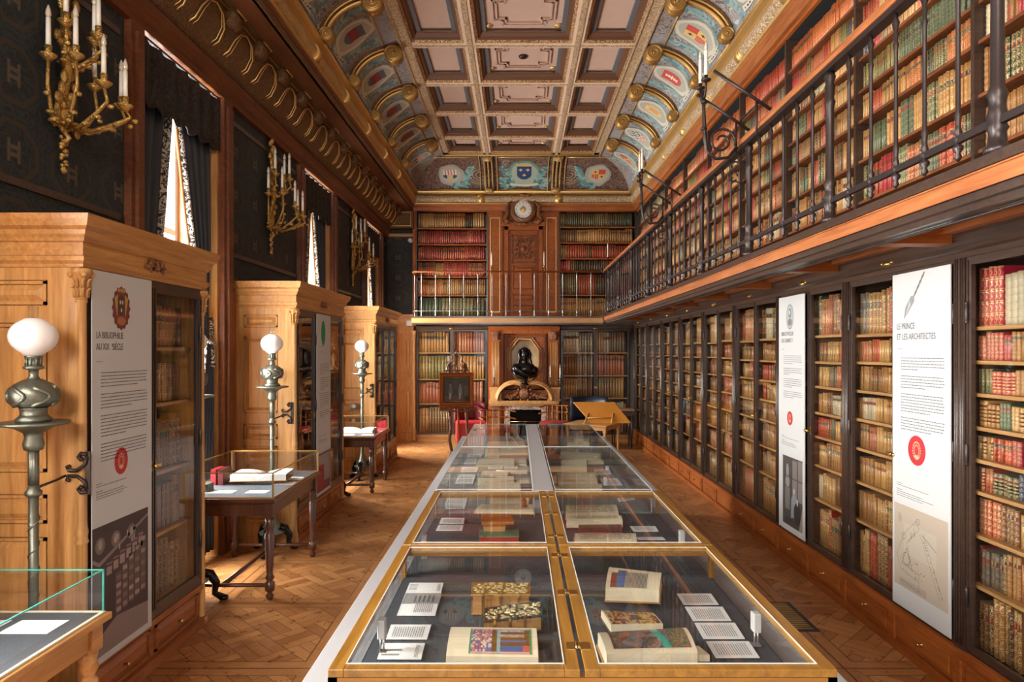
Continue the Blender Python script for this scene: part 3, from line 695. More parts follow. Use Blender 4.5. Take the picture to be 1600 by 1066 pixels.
for side, CF, sgn in (('R', cove_R, 1), ('L', cove_L, -1)):
    first = None
    for i, y in enumerate(RIBY):
        if first is None: first = rib_mesh(CF, sgn, 0).obj('scroll_rib', ['gold_d', 'brown_gilt'], ceiling); o = first
        else: o = first.copy(); COL.objects.link(o)
        o.location = (0, y, 0)
        k = MB(); y2 = RIBY[i+1] if i+1 < len(RIBY) else y+1.0   # inner gilt line and dark return at the panel heads
        for t in (.04, .80): k.tube([CF(y+.1, t, .012), CF(y2-.1, t, .012)], .011, 6)
        k.obj('cove_gilt_line', 'gold', ceiling)
# back-left corner: wallpapered pier with gilt frieze box, oak below
m = MB(); m.box(XL, -2.02, 13.4, YB, 2.45, 4.6); wc = m.obj('wallpapered_pier', 'damask', wall_back)
m = MB(); m.box(XL, -2.02, 13.36, 13.4, 4.0, 4.06); m.box(XL, -2.02, 13.36, 13.4, 2.3, 2.48); m.obj('pier_rail', 'oak_x', wall_back)
m = MB(); m.box(XL, -2.03, 13.2, 13.4, 4.14, 4.48); m.obj('frieze_box', 'brown_gilt', wall_back)
m = MB(); m.tube([(-2.5, 13.19, 4.18), (-2.08, 13.19, 4.18), (-2.08, 13.19, 4.44), (-2.5, 13.19, 4.44)], .014, 6, closed=True); m.obj('frieze_moulding', 'gold', wall_back)
m = MB(); m.box(XL, -2.05, 13.4, YB, 0, 2.3); m.box(XL, -2.05, 13.36, 13.4, 0, .16)
for z0, z1 in ((.30, .98), (1.25, 1.32), (1.42, 2.0)): m.box(-2.52, -2.13, 13.37, 13.4, z0, z1); m.box(-2.46, -2.19, 13.35, 13.37, z0+.06, z1-.05) if z1-z0 > .3 else None
m.box(XL, -2.05, 13.36, 13.4, 1.08, 1.18); m.box(XL, -2.05, 13.35, 13.4, 2.1, 2.2)
m.obj('oak_panelling', 'oak', wall_back)
# ================================================================== books
TAN, BRN, DBR, REDB, ORA, CRI = (.36, .155, .045), (.17, .065, .024), (.08, .034, .018), (.42, .035, .018), (.55, .11, .02), (.42, .015, .038)
GRN, DGR, OLI, NAV, VEL, BLA, HON, ROS, GRY = (.055, .105, .06), (.015, .040, .025), (.16, .15, .04), (.015, .035, .085), (.60, .51, .34), (.015, .015, .017), (.52, .26, .075), (.46, .12, .07), (.13, .105, .08)
NAME = {TAN: 'tan', BRN: 'brown', DBR: 'dark brown', REDB: 'red', ORA: 'orange-red', CRI: 'crimson', GRN: 'green', DGR: 'dark green', OLI: 'olive', NAV: 'navy', VEL: 'cream',
        BLA: 'black', HON: 'honey-coloured', ROS: 'rose', GRY: 'grey-brown'}
PAL_R = [(TAN, 8), (HON, 6), (BRN, 6), (ROS, 3), (REDB, 2), (VEL, 1.3), (DBR, 1), (GRY, 1.5), (GRN, .5)]
PAL_M = [(REDB, 3), (CRI, 2.5), (TAN, 3), (HON, 3), (GRN, 3), (DGR, 1.5), (VEL, .8), (NAV, .8), (ORA, 2), (OLI, 1)]
BOOKS = []
def row(F, x0, x1, y0, clear, pal, wr=(.022, .04), bay='', shelf='', depth=.17, ind=True, runs=(1, 7), z=-.06, hf=(.74, .94), gilt=(.3, 1), lean=.25):
    x = x0; i = 0; cs = [p[0] for p in pal]; ws = [p[1] for p in pal]
    while x < x1-wr[0]*.93:
        col = R.choices(cs, ws)[0]; n = R.randint(*runs); w = R.uniform(*wr); h = clear*R.uniform(*hf)
        gl = R.uniform(*gilt); nb = R.choice((5, 6, 6, 7)); lab = R.random(); jit = R.uniform(.88, 1.1)
        if col == VEL: gl *= .3
        for _ in range(n):
            ww = w*R.uniform(.92, 1.08)
            if x+ww > x1: x = x1; break
            j = jit*R.uniform(.82, 1.16); i += 1
            ln = 0
            BOOKS.append(dict(F=F, x=x, w=ww-.002, y=y0, h=h*R.uniform(.97, 1), z=z-R.uniform(0, .012), d=depth, lean=ln, cn=NAME[col],
                              col=tuple(min(1, c*j) for c in col), sty=(gl, nb/10, lab), i=i, bay=bay, shelf=shelf, ind=ind)); x += ww
BP = [(0, -.35), (.12, -.12), (.32, -.02), (.5, 0), (.68, -.02), (.88, -.12), (1, -.35)]
def book_geo(b, V, Fc, Cc, Sc, UVc, hi=False, local=False):
    """append one book; spine is rounded, with raised bands when hi"""
    T = Matrix.Identity(4) if local else b['F']@Matrix.Translation((b['x'], b['y'], b['z']))
    w, h, d = b['w'], b['h'], b['d']; r = min(.012, w*.35); nb = round(b['sty'][1]*10)
    lv = [(0, 0)]
    if hi:
        for k in range(1, nb): y = k/nb; e = .006/h; lv += [(y-e*1.6, 0), (y-e*.6, .0022), (y+e*.6, .0022), (y+e*1.6, 0)]
    lv.append((1, 0)); rings = []
    for y, bulge in lv:
        rings.append([len(V)+k for k in range(len(BP))])
        for u, o in BP: V.append(T@Vector((u*w, y*h, o*r*2.4+(bulge if 0 < u < 1 else 0))))
    col = b['col']; st = b['sty']; pg = (.50, .40, .26)
    for (y0, _), (y1, _), A, B_ in zip(lv, lv[1:], rings, rings[1:]):
        for k in range(len(BP)-1):
            Fc.append((A[k], A[k+1], B_[k+1], B_[k])); Cc.append(col); Sc.append(st); u0, u1 = BP[k][0], BP[k+1][0]
            UVc.append(((u0, y0), (u1, y0), (u1, y1), (u0, y1)))
    n0 = len(V)
    for y in (0, h):
        for x in (0, w): V.append(T@Vector((x, y, -d)))
    A, B_ = rings[0], rings[-1]; none = ((-1, 0),)*4
    for f in ((A[0], B_[0], n0+2, n0), (B_[-1], A[-1], n0+1, n0+3), (n0, n0+2, n0+3, n0+1)):
        Fc.append(f); Cc.append(col); Sc.append(st); UVc.append(none)
    Fc.append(tuple(B_)+(n0+3, n0+2)); Cc.append(tuple(.5*(a+c) for a, c in zip(pg, col))); Sc.append(st); UVc.append(((-1, 0),)*(len(BP)+2))
    Fc.append(tuple(A[::-1])+(n0, n0+1)); Cc.append(pg); Sc.append(st); UVc.append(((-1, 0),)*(len(BP)+2))
def book_mesh(name, V, Fc, Cc, Sc, UVc):
    me = bpy.data.meshes.new(name); me.from_pydata([tuple(v) for v in V], [], Fc)
    me.materials.append(MT['book'])
    ca = me.color_attributes.new('Col', 'FLOAT_COLOR', 'CORNER'); sa = me.color_attributes.new('Sty', 'FLOAT_COLOR', 'CORNER'); uv = me.uv_layers.new(name='UV')
    a, b, c = [], [], []
    for f, cc, s, u in zip(Fc, Cc, Sc, UVc):
        n = len(f); a += [cc[0], cc[1], cc[2], 1]*n; b += [s[0], s[1], s[2], 1]*n
        for q in u: c += q
    ca.data.foreach_set('color', a); sa.data.foreach_set('color', b); uv.data.foreach_set('uv', c)
    me.polygons.foreach_set('use_smooth', [len(f) == 4 and u[0][0] >= 0 for f, u in zip(Fc, UVc)]); me.update()
    return me
def build_books():
    def proj(p):
        p = Vector(p)
        if p.y < .3: return None
        return (VPX+FPX*p.x/p.y, VPY-FPX*(p.z-EYE)/p.y)
    for b in BOOKS:
        b['a'] = 0
        if not b['ind']: continue
        q = [proj(b['F']@Vector((b['x']+dx*b['w'], b['y']+dy*b['h'], b['z']))) for dx, dy in ((0, 0), (1, 0), (1, 1), (0, 1))]
        if any(v is None for v in q): continue
        cx = sum(v[0] for v in q)/4; cy = sum(v[1] for v in q)/4
        ar = abs(sum(q[i][0]*q[(i+1) % 4][1]-q[(i+1) % 4][0]*q[i][1] for i in range(4)))/2
        y0 = max(0, min(v[1] for v in q)); y1 = min(1066, max(v[1] for v in q)); hh = max(v[1] for v in q)-min(v[1] for v in q)
        if max(v[0] for v in q) > 1600 or y1 <= y0+12: continue
        b['a'] = ar*(y1-y0)/hh
    order = sorted(BOOKS, key=lambda b: -b['a']); top = [b for b in order[:300] if b['a'] > 0]; ids = set(id(b) for b in top)
    for n, b in enumerate(top):
        V, Fc, Cc, Sc, UVc = [], [], [], [], []
        book_geo(b, V, Fc, Cc, Sc, UVc, hi=True, local=True)
        o = bpy.data.objects.new('book', book_mesh('book', V, Fc, Cc, Sc, UVc)); COL.objects.link(o)
        o.matrix_world = b['F']@Matrix.Translation((b['x'], b['y'], b['z']))
        sz = 'thin' if b['w'] < .024 else 'thick' if b['w'] > .04 else 'slim' if b['w'] < .030 else 'stout'
        tag(o, '%s %s book, %s from left, %s, %s' % (sz, b['cn'], ORD[b['i']-1], b['shelf'], b['bay']), 'book', 'books on the %s of the %s' % (b['shelf'], b['bay']))
        if n < 110 and b['sty'][2] > .3:                   # pasted title piece on the spine
            nb = round(b['sty'][1]*10); y0 = b['h']*((nb-2)/nb+.022); y1 = b['h']*((nb-1)/nb-.022); r = min(.012, b['w']*.35); k = MB()
            k.col = (.20, .02, .015) if b['sty'][2] > .65 else (.02, .03, .025)
            pts = [(u*b['w'], o_*r*2.4+.0006) for u, o_ in BP[1:-1]]
            A = [k.pt((x, y0, z)) for x, z in pts]; B_ = [k.pt((x, y1, z)) for x, z in pts]; A2 = [k.pt((x, y0, z-.0012)) for x, z in pts]; B2 = [k.pt((x, y1, z-.0012)) for x, z in pts]
            for i in range(len(pts)-1): k.face((A[i], A[i+1], B_[i+1], B_[i]), True); k.face((A2[i], B2[i], B2[i+1], A2[i+1]))
            k.col = (.7, .5, .2); zc = pts[2][1]
            for f_ in (.3, .55, .75): k.box(b['w']*.33, b['w']*.67, y0+(y1-y0)*f_, y0+(y1-y0)*f_+.0025, zc-.001, zc+.0008)
            k.obj('title_label', 'vcg', o, recalc=False)
    V, Fc, Cc, Sc, UVc = [], [], [], [], []
    for b in BOOKS:
        if id(b) not in ids: book_geo(b, V, Fc, Cc, Sc, UVc)
    o = bpy.data.objects.new('shelved_books', book_mesh('shelved_books', V, Fc, Cc, Sc, UVc)); COL.objects.link(o)
    tag(o, 'remaining leather-bound books filling all the bookcases of the library', 'books', 'shelved books', 'stuff')
    print('BOOKS', len(BOOKS), len(top))

# ================================================================== bookcases
def door(par, T, x0, x1, y0, y1, mat, knob=1, st=.035, glass=True, fine=True):
    k = MB(); k.T = T
    for a in ((x0, x0+st, y0, y1), (x1-st, x1, y0, y1), (x0+st, x1-st, y0, y0+st*1.1), (x0+st, x1-st, y1-st*1.1, y1)): k.box(*a, -.022, 0)
    for a in ((x0+.008, x0+.016, y0+.01, y1-.01), (x1-.016, x1-.008, y0+.01, y1-.01)): k.box(*a, 0, .006)
    d = k.obj('door', mat, par)
    if glass: k = MB(); k.T = T; k.box(x0+st*.8, x1-st*.8, y0+st, y1-st, -.014, -.010); k.obj('pane', 'glass', d)
    if fine:
        xk = x1-st*.5 if knob > 0 else x0+st*.5; xh = x0+.012 if knob > 0 else x1-.012
        k = MB(); k.T = T; k.lathe([(.006, 0), (.006, .012), (.014, .02), (.010, .032)], (xk, y0+(y1-y0)*.45, 0), 2, 10); k.box(xk-.008, xk+.008, y0+(y1-y0)*.45-.03, y0+(y1-y0)*.45+.03, 0, .003); k.obj('knob', 'brass', d)
        for hy in (.14, .5, .86):
            yy = y0+(y1-y0)*hy; k = MB(); k.T = T
            k.lathe([(.004, -.055), (.009, -.05), (.006, -.045), (.009, -.04), (.009, .04), (.006, .045), (.009, .05), (.004, .055)], (xh, yy, .008), 1, 8); k.obj('hinge', 'iron', d)
    return d
def lowcase(label, F, W, cols, lev, top, first, pals, wr, bays, banner=None, fine=True, inner=.0):
    """one glazed unit: F is its frame at the front left foot"""
    t = thing('glazed_bookcase', label, 'bookcase', F, 'glazed bookcases built in along the right wall')
    D = .34; k = MB()
    k.box(0, .02, .24, top+.05, -D, -.025); k.box(W-.02, W, .24, top+.05, -D, -.025); k.box(W/2-.01, W/2+.01, .24, top, -D, -.025)
    k.box(.02, W-.02, .24, top+.05, -D, -D+.02); k.box(.02, W-.02, top+.02, top+.05, -D, -.025); k.box(0, W, .0, .24, -D, 0)
    k.obj('carcass', 'dark', t)
    k = MB(); k.box(0, W, 0, .05, 0, .035); k.box(0, W, .205, .245, 0, .03)
    for x in (0, W/2, W): k.box(max(0, x-.03), min(W, x+.03), .05, .205, 0, .028)
    k.obj('plinth', 'mahog_x', t)
    for i in range(2):
        x0 = .03+i*W/2; x1 = x0+W/2-.06; k = MB(); k.box(x0+.005, x1-.005, .055, .2, 0, .018); k.box(x0+.035, x1-.035, .08, .178, .018, .024)
        dr = k.obj('drawer', 'mahog_x', t, bev=.004)
        k = MB(); k.lathe([(.012, 0), (.012, .003), (.004, .006), (.005, .014), (.010, .022), (.004, .03)], ((x0+x1)/2, .13, .024), 2, 10); k.obj('knob', 'brass', dr)
    for x0, x1 in ((0, .042), (W-.042, W)):
        k = MB(); k.box(x0, x1, .245, top+.04, -.03, .012)
        for q in range(2): xx = x0+.010+.016*q; k.lathe([(.006, 0), (.006, top-.25)], (xx+.003, .27, .012), 1, 6)
        k.obj('stile', 'dark', t)
    door(t, F_ID, .042, W/2, .25, top+.02, 'dark', 1, fine=fine); door(t, F_ID, W/2+.001, W-.042, .25, top+.02, 'dark', -1, fine=fine)
    k = MB(); k.T = Matrix(((0, 1, 0, 0), (0, 0, 1, 0), (1, 0, 0, 0), (0, 0, 0, 1)))@Matrix.Identity(4); k.T = None
    prof = [(0, .02), (.02, .02), (.03, .045), (.05, .055), (.05, .075), (.075, .095), (.085, .12), (.085, .135), (0, .135)]
    A = [k.pt((0, top+h, d)) for d, h in prof]; B_ = [k.pt((W, top+h, d)) for d, h in prof]
    for q in range(len(prof)): k.face((A[q], A[(q+1) % len(prof)], B_[(q+1) % len(prof)], B_[q]))
    k.face(A); k.face(B_); k.obj('cornice', 'dark_h', t)
    k = MB(); x = W/2; k.ball((x, top+.07, .055), .022, 10, 6, (2.0, .8, .7)); k.ball((x-.05, top+.075, .05), .012, 8, 5, (1.6, .8, 1)); k.ball((x+.05, top+.075, .05), .012, 8, 5, (1.6, .8, 1)); k.obj('brass_mount', 'brass', t)
    for i in range(2):
        x0 = .022+i*(W/2-.012); x1 = x0+W/2-.034
        L = lev[i]
        for j, y in enumerate(L):
            if j: k = MB(); k.box(x0, x1, y-.018, y, -D+.02, -.035); k.obj('shelf', 'shelf', t)
            nx = L[j+1]-.018 if j+1 < len(L) else top
            if banner == i and True: continue
            bn = bays[i]
            wrr = wr if nx-y > .0 else wr
            if j == 0 or j == len(L)-1: wrr = (wr[0]*1.25, wr[1]*1.35)
            row(F, x0+.004, x1-.004, y+.001, nx-y, pals(i, j), wrr, bn or '', ORD[j]+' shelf up', ind=bn is not None, z=-.062, runs=(1, 5))
    return t
F_ID = Matrix.Identity(4)
PITCH = 1.222; Y0 = 3.5
LEVG = [.262, .63, .888, 1.115, 1.305, 1.50, 1.69, 1.877]
LEVN = [.262, .593, .845, 1.065, 1.225, 1.388, 1.556, 1.72, 1.89]
PAL_N = [(REDB, 4), (CRI, 2.5), (TAN, 3), (HON, 2.5), (GRN, 3), (DGR, 2), (VEL, 1.2), (NAV, 1.4), (BRN, 1.5), (GRY, 1)]
nm = ['nearest the camera', 'holding the trowel banner', 'holding the medallion banner', 'next beyond the medallion banner', 'second beyond the medallion banner',
      'third beyond the medallion banner', 'fourth beyond the medallion banner', 'third from the far corner', 'in the far right corner']
nm[6] = 'fourth beyond the medallion banner'; nm[7] = 'second from the far corner'
for k_ in range(-1, 7):
    F = frame((2.27, Y0+PITCH*(k_+1), 0), (0, -1, 0)); jit = [R.uniform(-.012, .012) for _ in range(9)]
    near = k_ == -1
    bays = [None, None]
    if k_ == -1: bays = ['rightmost glazed bay', None]
    if k_ == 0: bays = ['glazed bay left of trowel banner', None]
    if k_ == 1: bays = [None, 'glazed bay right of medallion banner']
    if k_ == 2: bays = ['second glazed bay left of medallion banner', 'first glazed bay left of medallion banner']
    def pals(i, j, near=near, k_=k_):
        if near: return [[(DBR, 2), (TAN, 2), (BRN, 2)], PAL_N, PAL_N, [(REDB, 3), (NAV, 3), (DGR, 2), (TAN, 2)], [(REDB, 4), (CRI, 2), (TAN, 3), (DGR, 1)], [(GRN, 3), (TAN, 2), (VEL, 1), (HON, 2)], [(CRI, 3), (TAN, 2), (GRN, 1)],
                         [(CRI, 3), (GRN, 1.5), (TAN, 2), (VEL, 1.5), (BRN, 1)], [(VEL, 3), (TAN, 1), (CRI, 1), (BRN, 1)]][j]
        if k_ == 0 and j < 2: return [(BRN, 3), (TAN, 3), (REDB, 2), (ROS, 1)]
        if k_ == 3 and j == 1: return [(ROS, 1)]
        return PAL_R
    lev = [[v for v in LEVN], [v for v in LEVN]] if near else [[LEVG[0]]+[v+R.uniform(-.01, .01) for v in LEVG[1:]] for _ in range(2)]
    lowcase('dark glazed bookcase %s, right wall' % nm[k_+1], F, PITCH, 2, lev, 2.22, 0, pals, (.024, .036), bays, banner={0: 1, 1: 0}.get(k_))
# the 8th unit, cut short by the end wall
F = frame((2.27, 13.34, 0), (0, -1, 0)); Wl = 13.34-(Y0+PITCH*7)
lowcase('dark glazed bookcase in the far right corner, right wall', F, Wl, 2, [LEVG, LEVG], 2.22, 0, lambda i, j: PAL_R, (.024, .036), [None, None])
# ------------------------------------------------------------------ open bookcases over the gallery
UP = [2.50, 2.79, 3.07, 3.345, 3.55, 3.77, 3.97, 4.18]; UT = 4.46
un = ['rightmost', 'second from the right', 'third from the right', 'fourth from the right', 'fifth from the right', 'sixth from the right', 'seventh from the right', 'eighth from the right', 'leftmost, in the corner']
ub = ['rightmost upper gallery bay', 'second upper gallery bay from right', 'third upper gallery bay from right', 'fourth upper gallery bay from right']
def sh(n): return ORD[n]+' shelf up'
for k_ in range(-1, 8):
    y1 = min(Y0+PITCH*(k_+1), 13.34); Wd = y1-(Y0+PITCH*k_)
    F = frame((2.33, y1, 0), (0, -1, 0))
    t = thing('open_bookcase', 'open gallery bookcase %s, above the glazed cases' % un[k_+1], 'bookcase', F, 'open bookcases along the gallery')
    k = MB(); k.box(0, Wd, 2.44, 4.52, -.32, -.30); k.box(0, Wd, 4.46, 4.54, -.30, .0); k.box(0, Wd, 2.44, 2.5, -.30, -.01); k.obj('carcass', 'blackv', t)
    k = MB(); k.box(0, .028, 2.44, 4.46, -.30, .012); k.obj('upright', 'dark', t)
    if k_ == -1: k = MB(); k.box(Wd-.028, Wd, 2.44, 4.46, -.30, .012); k.obj('upright', 'dark', t)
    k = MB(); k.box(0, Wd, 4.46, 4.50, 0, .03); k.box(0, Wd, 4.50, 4.56, 0, .05); k.obj('cornice', 'mahog_x', t)
    k = MB(); k.ball((Wd*.55, 4.53, .055), .018, 8, 5, (2, 1, .6)); k.obj('brass_mount', 'brass', t)
    for j, y in enumerate(UP):
        if j: k = MB(); k.box(.028, Wd, y-.018, y, -.30, -.008); k.obj('shelf', 'shelf_dk', t)
        nx = UP[j+1]-.02 if j+1 < len(UP) else UT-.05
        pal = PAL_M; runs = (1, 7)
        if j == 7: pal = [(ORA, 6), (REDB, 3)] if k_ < 6 else [(GRN, 3), (HON, 1)]; runs = (8, 20)
        elif j == 6: pal = [(REDB, 3), (OLI, 2), (NAV, 1), (CRI, 2), (HON, 2)]
        elif k_ >= 1: pal = [(TAN, 5), (HON, 5), (REDB, 2), (GRN, 1.5), (CRI, 1), (BRN, 2), (VEL, .7)]
        elif j == 0: pal = [(HON, 4), (TAN, 2)]
        elif j == 4 and k_ == 0: pal = [(OLI, 4), (GRN, 2)]; runs = (5, 14)
        elif j == 2 and k_ == 0: pal = [(ORA, 1), (GRN, 2), (HON, 1)]; runs = (4, 9)
        elif j == 1 and k_ == 0: pal = [(CRI, 3), (REDB, 2), (GRN, 2)]; runs = (3, 9)
        row(F, .032, Wd-.003, y+.001, nx-y, pal, (.02, .032) if j else (.02, .03), ub[k_+1] if k_ < 3 else '', sh(j), depth=.2, ind=(k_ < 3 and j > 0), runs=runs, z=-.03, hf=(.80, .96))
# ------------------------------------------------------------------ the gallery and its balustrade
t = thing('gallery', 'wooden gallery walkway with orange fascia along the right wall', 'gallery', LOC(1.60, 0, 0))
k = MB(); k.box(.04, .735, YF+.05, 13.3, 2.385, 2.425); k.obj('deck', 'mahog_h', t)
k = MB(); k.m = 0; k.sweep([(0, 2.325), (-.012, 2.325), (-.012, 2.39), (0, 2.39)][::1], (0, YF+.05, 0), (0, 12.62, 0), (1, 0, 0)); k.box(0, .04, YF+.05, 12.62, 2.325, 2.39)
k.box(-.02, 0, YF+.05, 12.62, 2.384, 2.39); k.box(-.02, 0, YF+.05, 12.62, 2.325, 2.331)
k.m = 1; k.box(-.03, .06, YF+.05, 12.62, 2.392, 2.41); k.box(-.022, .06, YF+.05, 12.62, 2.41, 2.432); k.box(-.005, .06, YF+.05, 12.62, 2.295, 2.325); k.box(.02, .09, YF+.05, 12.62, 2.27, 2.295)
k.obj('fascia', ['mahog_h', 'dark_h'], t)
k = MB(); k.box(.53, .60, YF+.05, 13.2, 2.355, 2.385); k.obj('frieze_board', 'mahog_h', t)
for q in range(-2, 8):
    y = Y0+PITCH*q; k = MB(); k.box(.09, .585, y-.06, y+.06, 2.31, 2.385); k.box(.09, .585, y-.075, y+.075, 2.362, 2.385); k.obj('joist', 'mahog_x', t)
k = MB(); k.tube([(.075, YF+.1, 2.262), (.075, 12.5, 2.262)], .006, 6); k.obj('picture_light_cable', 'iron', t)
bal = thing('balustrade', 'wrought iron balustrade with wooden handrail along the right gallery', 'railing', LOC(1.61, 0, 2.432))
k = MB(); k.prism([(-.035, .80), (-.04, .82), (-.03, .845), (0, .853), (.03, .845), (.04, .82), (.035, .80)], 1, -1.5, 12.66); k.obj('handrail', 'mahog_h', bal)
k = MB(); k.box(-.028, .028, -1.5, 12.66, .775, .80); k.obj('top_rail', 'iron', bal)
k = MB(); k.box(-.010, .010, -1.5, 12.66, .095, .122); k.obj('lower_rail', 'iron', bal)
PB = [(.004, .03), (.014, .045), (.008, .06), (.018, .075), (.018, .085), (.008, .095), (.018, .108), (.008, .122), (.015, .135), (.010, .155), (.0095, .17), (.013, .20), (.009, .215), (.0085, .62), (.013, .64), (.008, .655), (.012, .69), (.008, .70), (.016, .735), (.008, .755), (.008, .775)]
PP = [(.042, 0), (.042, .02), (.030, .03), (.026, .07), (.034, .085), (.027, .10), (.034, .125), (.026, .15), (.026, .18), (.033, .20), (.022, .225), (.020, .5), (.022, .60), (.028, .62), (.02, .64), (.027, .70), (.02, .72), (.03, .75), (.022, .775)]
bm_ = pm_ = None
for q in range(-3, 8):
    y = 3.53+1.235*q
    if pm_ is None: k = MB(); k.lathe(PP, (0, 0, 0), 2, 12); pm_ = k.obj('post', 'iron', bal); o = pm_
    else: o = pm_.copy(); COL.objects.link(o)
    o.location = (0, y, 0)
    for s in range(1, 6):
        yy = y+1.235*s/6
        if yy > 12.6: continue
        if bm_ is None: k = MB(); k.lathe(PB, (0, 0, 0), 2, 8); bm_ = k.obj('baluster', 'iron', bal); o = bm_
        else: o = bm_.copy(); COL.objects.link(o)
        o.location = (0, yy, 0)
# wrought iron candle brackets on the balustrade
def bracket(label, y, desk):
    t = thing('candle_bracket', label, 'candle bracket', LOC(1.575, y, 3.20), 'iron candle brackets on the gallery balustrade')
    k = MB()
    cc = (-.13, 0, .06); sp_ = [(cc[0]+(.10*(1-.7*i/30))*math.cos(-PI*.1+i/30*2*PI*1.5), 0, cc[2]+(.10*(1-.7*i/30))*math.sin(-PI*.1+i/30*2*PI*1.5)) for i in range(31)]
    k.tube(sp_, .009, 6); k.tube([(-.02, 0, .02), (-.08, 0, -.055), (-.17, 0, -.065), (-.235, 0, -.01), (-.25, 0, .10), (-.255, 0, .28), (-.26, 0, .42)], [.012]*4+[.016, .012, .014], 8)
    for dx, dz in ((-.03, -.12), (-.05, -.19), (-.03, -.26)): k.tube(arc((dx, 0, dz), .035, 0, 320, 10), .006, 6)
    for z in (.15, .34): k.ball((-.255, 0, z), .026, 8, 6, (1, 1, .6))
    k.obj('scroll', 'iron', t)
    for dy in (-.075, .075):
        k = MB(); k.tube([(-.26, 0, .38), (-.26, dy*.6, .36), (-.26, dy, .42), (-.26, dy, .46)], .008, 6); k.lathe([(.01, 0), (.032, .012), (.036, .02), (.012, .025), (.014, .05)], (-.26, dy, .45), 2, 10); k.obj('candle_cup', 'iron', t)
        k = MB(); k.lathe([(.012, 0), (.012, .17), (.010, .175)], (-.26, dy, .50), 2, 10); c = k.obj('candle_tube', MT['candle'], t)
        k = MB(); k.lathe([(.008, 0), (.013, .02), (.009, .045), (.002, .065)], (-.26, dy, .675), 2, 8); k.obj('bulb', 'bulb', c)
    if desk:
        k = MB()
        for dy in (.02, -.40): k.cyl((-.30, dy, .40), (.14, dy, .10), .011, 6)
        k.cyl((.0, .02, .2), (.0, -.4, .2), .007, 6); k.cyl((-.02, .02, .20), (-.02, .02, -.02), .008, 6); k.cyl((-.02, -.4, .20), (-.02, -.4, -.02), .008, 6); k.obj('reading_desk_arm', 'iron', t)
bracket('iron candle bracket with desk arms, nearer one on the right balustrade', 4.86, True)
bracket('iron candle bracket on the right balustrade, farther one near the end wall', 7.33, True)
# ================================================================== left side: cabinets, banners, lamps, curtains, sconces
def sweep_path(mb, prof, pts):
    """moulding with mitred corners: prof (d,h), pts 2D, outwards = right of travel"""
    n = len(pts); nr = []
    for i in range(n-1):
        dx, dy = pts[i+1][0]-pts[i][0], pts[i+1][1]-pts[i][1]; L = math.hypot(dx, dy); nr.append((dy/L, -dx/L))
    rings = []
    for i in range(n):
        a = nr[max(0, i-1)]; b = nr[min(n-2, i)]; q = 1+a[0]*b[0]+a[1]*b[1]; mx, my = (a[0]+b[0])/q, (a[1]+b[1])/q
        rings.append([mb.pt((pts[i][0]+mx*d, pts[i][1]+my*d, h)) for d, h in prof])
    m = len(prof)
    for A, B_ in zip(rings, rings[1:]):
        for k in range(m): mb.face((A[k], A[(k+1) % m], B_[(k+1) % m], B_[k]))
    mb.face(rings[0]); mb.face(rings[-1])
def panel(mb, x0, x1, y0, y1, z=0.0, depth=.012):
    """raised-and-fielded panel in a local front frame"""
    for a in ((x0, x1, y0, y0+.014), (x0, x1, y1-.014, y1), (x0, x0+.014, y0, y1), (x1-.014, x1, y0, y1)): mb.box(*a, z, z+depth)
    b = .045
    o = [(x0+.02, y0+.02), (x1-.02, y0+.02), (x1-.02, y1-.02), (x0+.02, y1-.02)]; i_ = [(x0+b, y0+b), (x1-b, y0+b), (x1-b, y1-b), (x0+b, y1-b)]
    for k in range(4): mb.poly([(*o[k], z+.001), (*o[(k+1) % 4], z+.001), (*i_[(k+1) % 4], z+depth), (*i_[k], z+depth)])
    mb.poly([(*q, z+depth) for q in i_])
def column(par, x, y, r=.032, top=2.16, mat='oak'):
    k = MB(); fl = lambda a, h: 1-.10*(.5+.5*math.cos(12*a)) if .95 < h < 2.0 else 1
    hs = [(.052, 0), (.052, .05), (.04, .06), (.046, .09), (.036, .12), (.034, .3), (.034, .86), (.042, .87), (.034, .89), (.040, .92), (.034, .94), (.034, .96)]+[(.033-.004*i/6, .97+(1.02)*i/6) for i in range(7)]+[(.036, 2.0), (.03, 2.01)]
    k.lathe([(q*r/.034*.8, h) for q, h in hs], (x, y, 0), 2, 24, mod=fl); c = k.obj('column', mat, par)
    k = MB(); k.lathe([(.024, 2.0), (.027, 2.03), (.030, 2.10), (.042, 2.13), (.046, 2.135), (.046, 2.155)], (x, y, 0), 2, 16)
    for i in range(8):
        a = i*PI/4
        for h_, r_ in ((2.04, .030), (2.085, .034)): k.tube([(x+(r_-.004)*math.cos(a), y+(r_-.004)*math.sin(a), h_-.02), (x+r_*math.cos(a), y+r_*math.sin(a), h_+.015), (x+(r_+.014)*math.cos(a), y+(r_+.014)*math.sin(a), h_+.022)], [.009, .008, .004], 5)
    for i in range(4): a = PI/4+i*PI/2; k.ball((x+.045*math.cos(a), y+.045*math.sin(a), 2.125), .013, 8, 6)
    k.obj('capital', 'oak', c)
def oval(mb, cx, cy, a, b, z, n=28):
    mb.poly([(cx+a*math.cos(2*PI*i/n), cy+b*math.sin(2*PI*i/n), z) for i in range(n)])
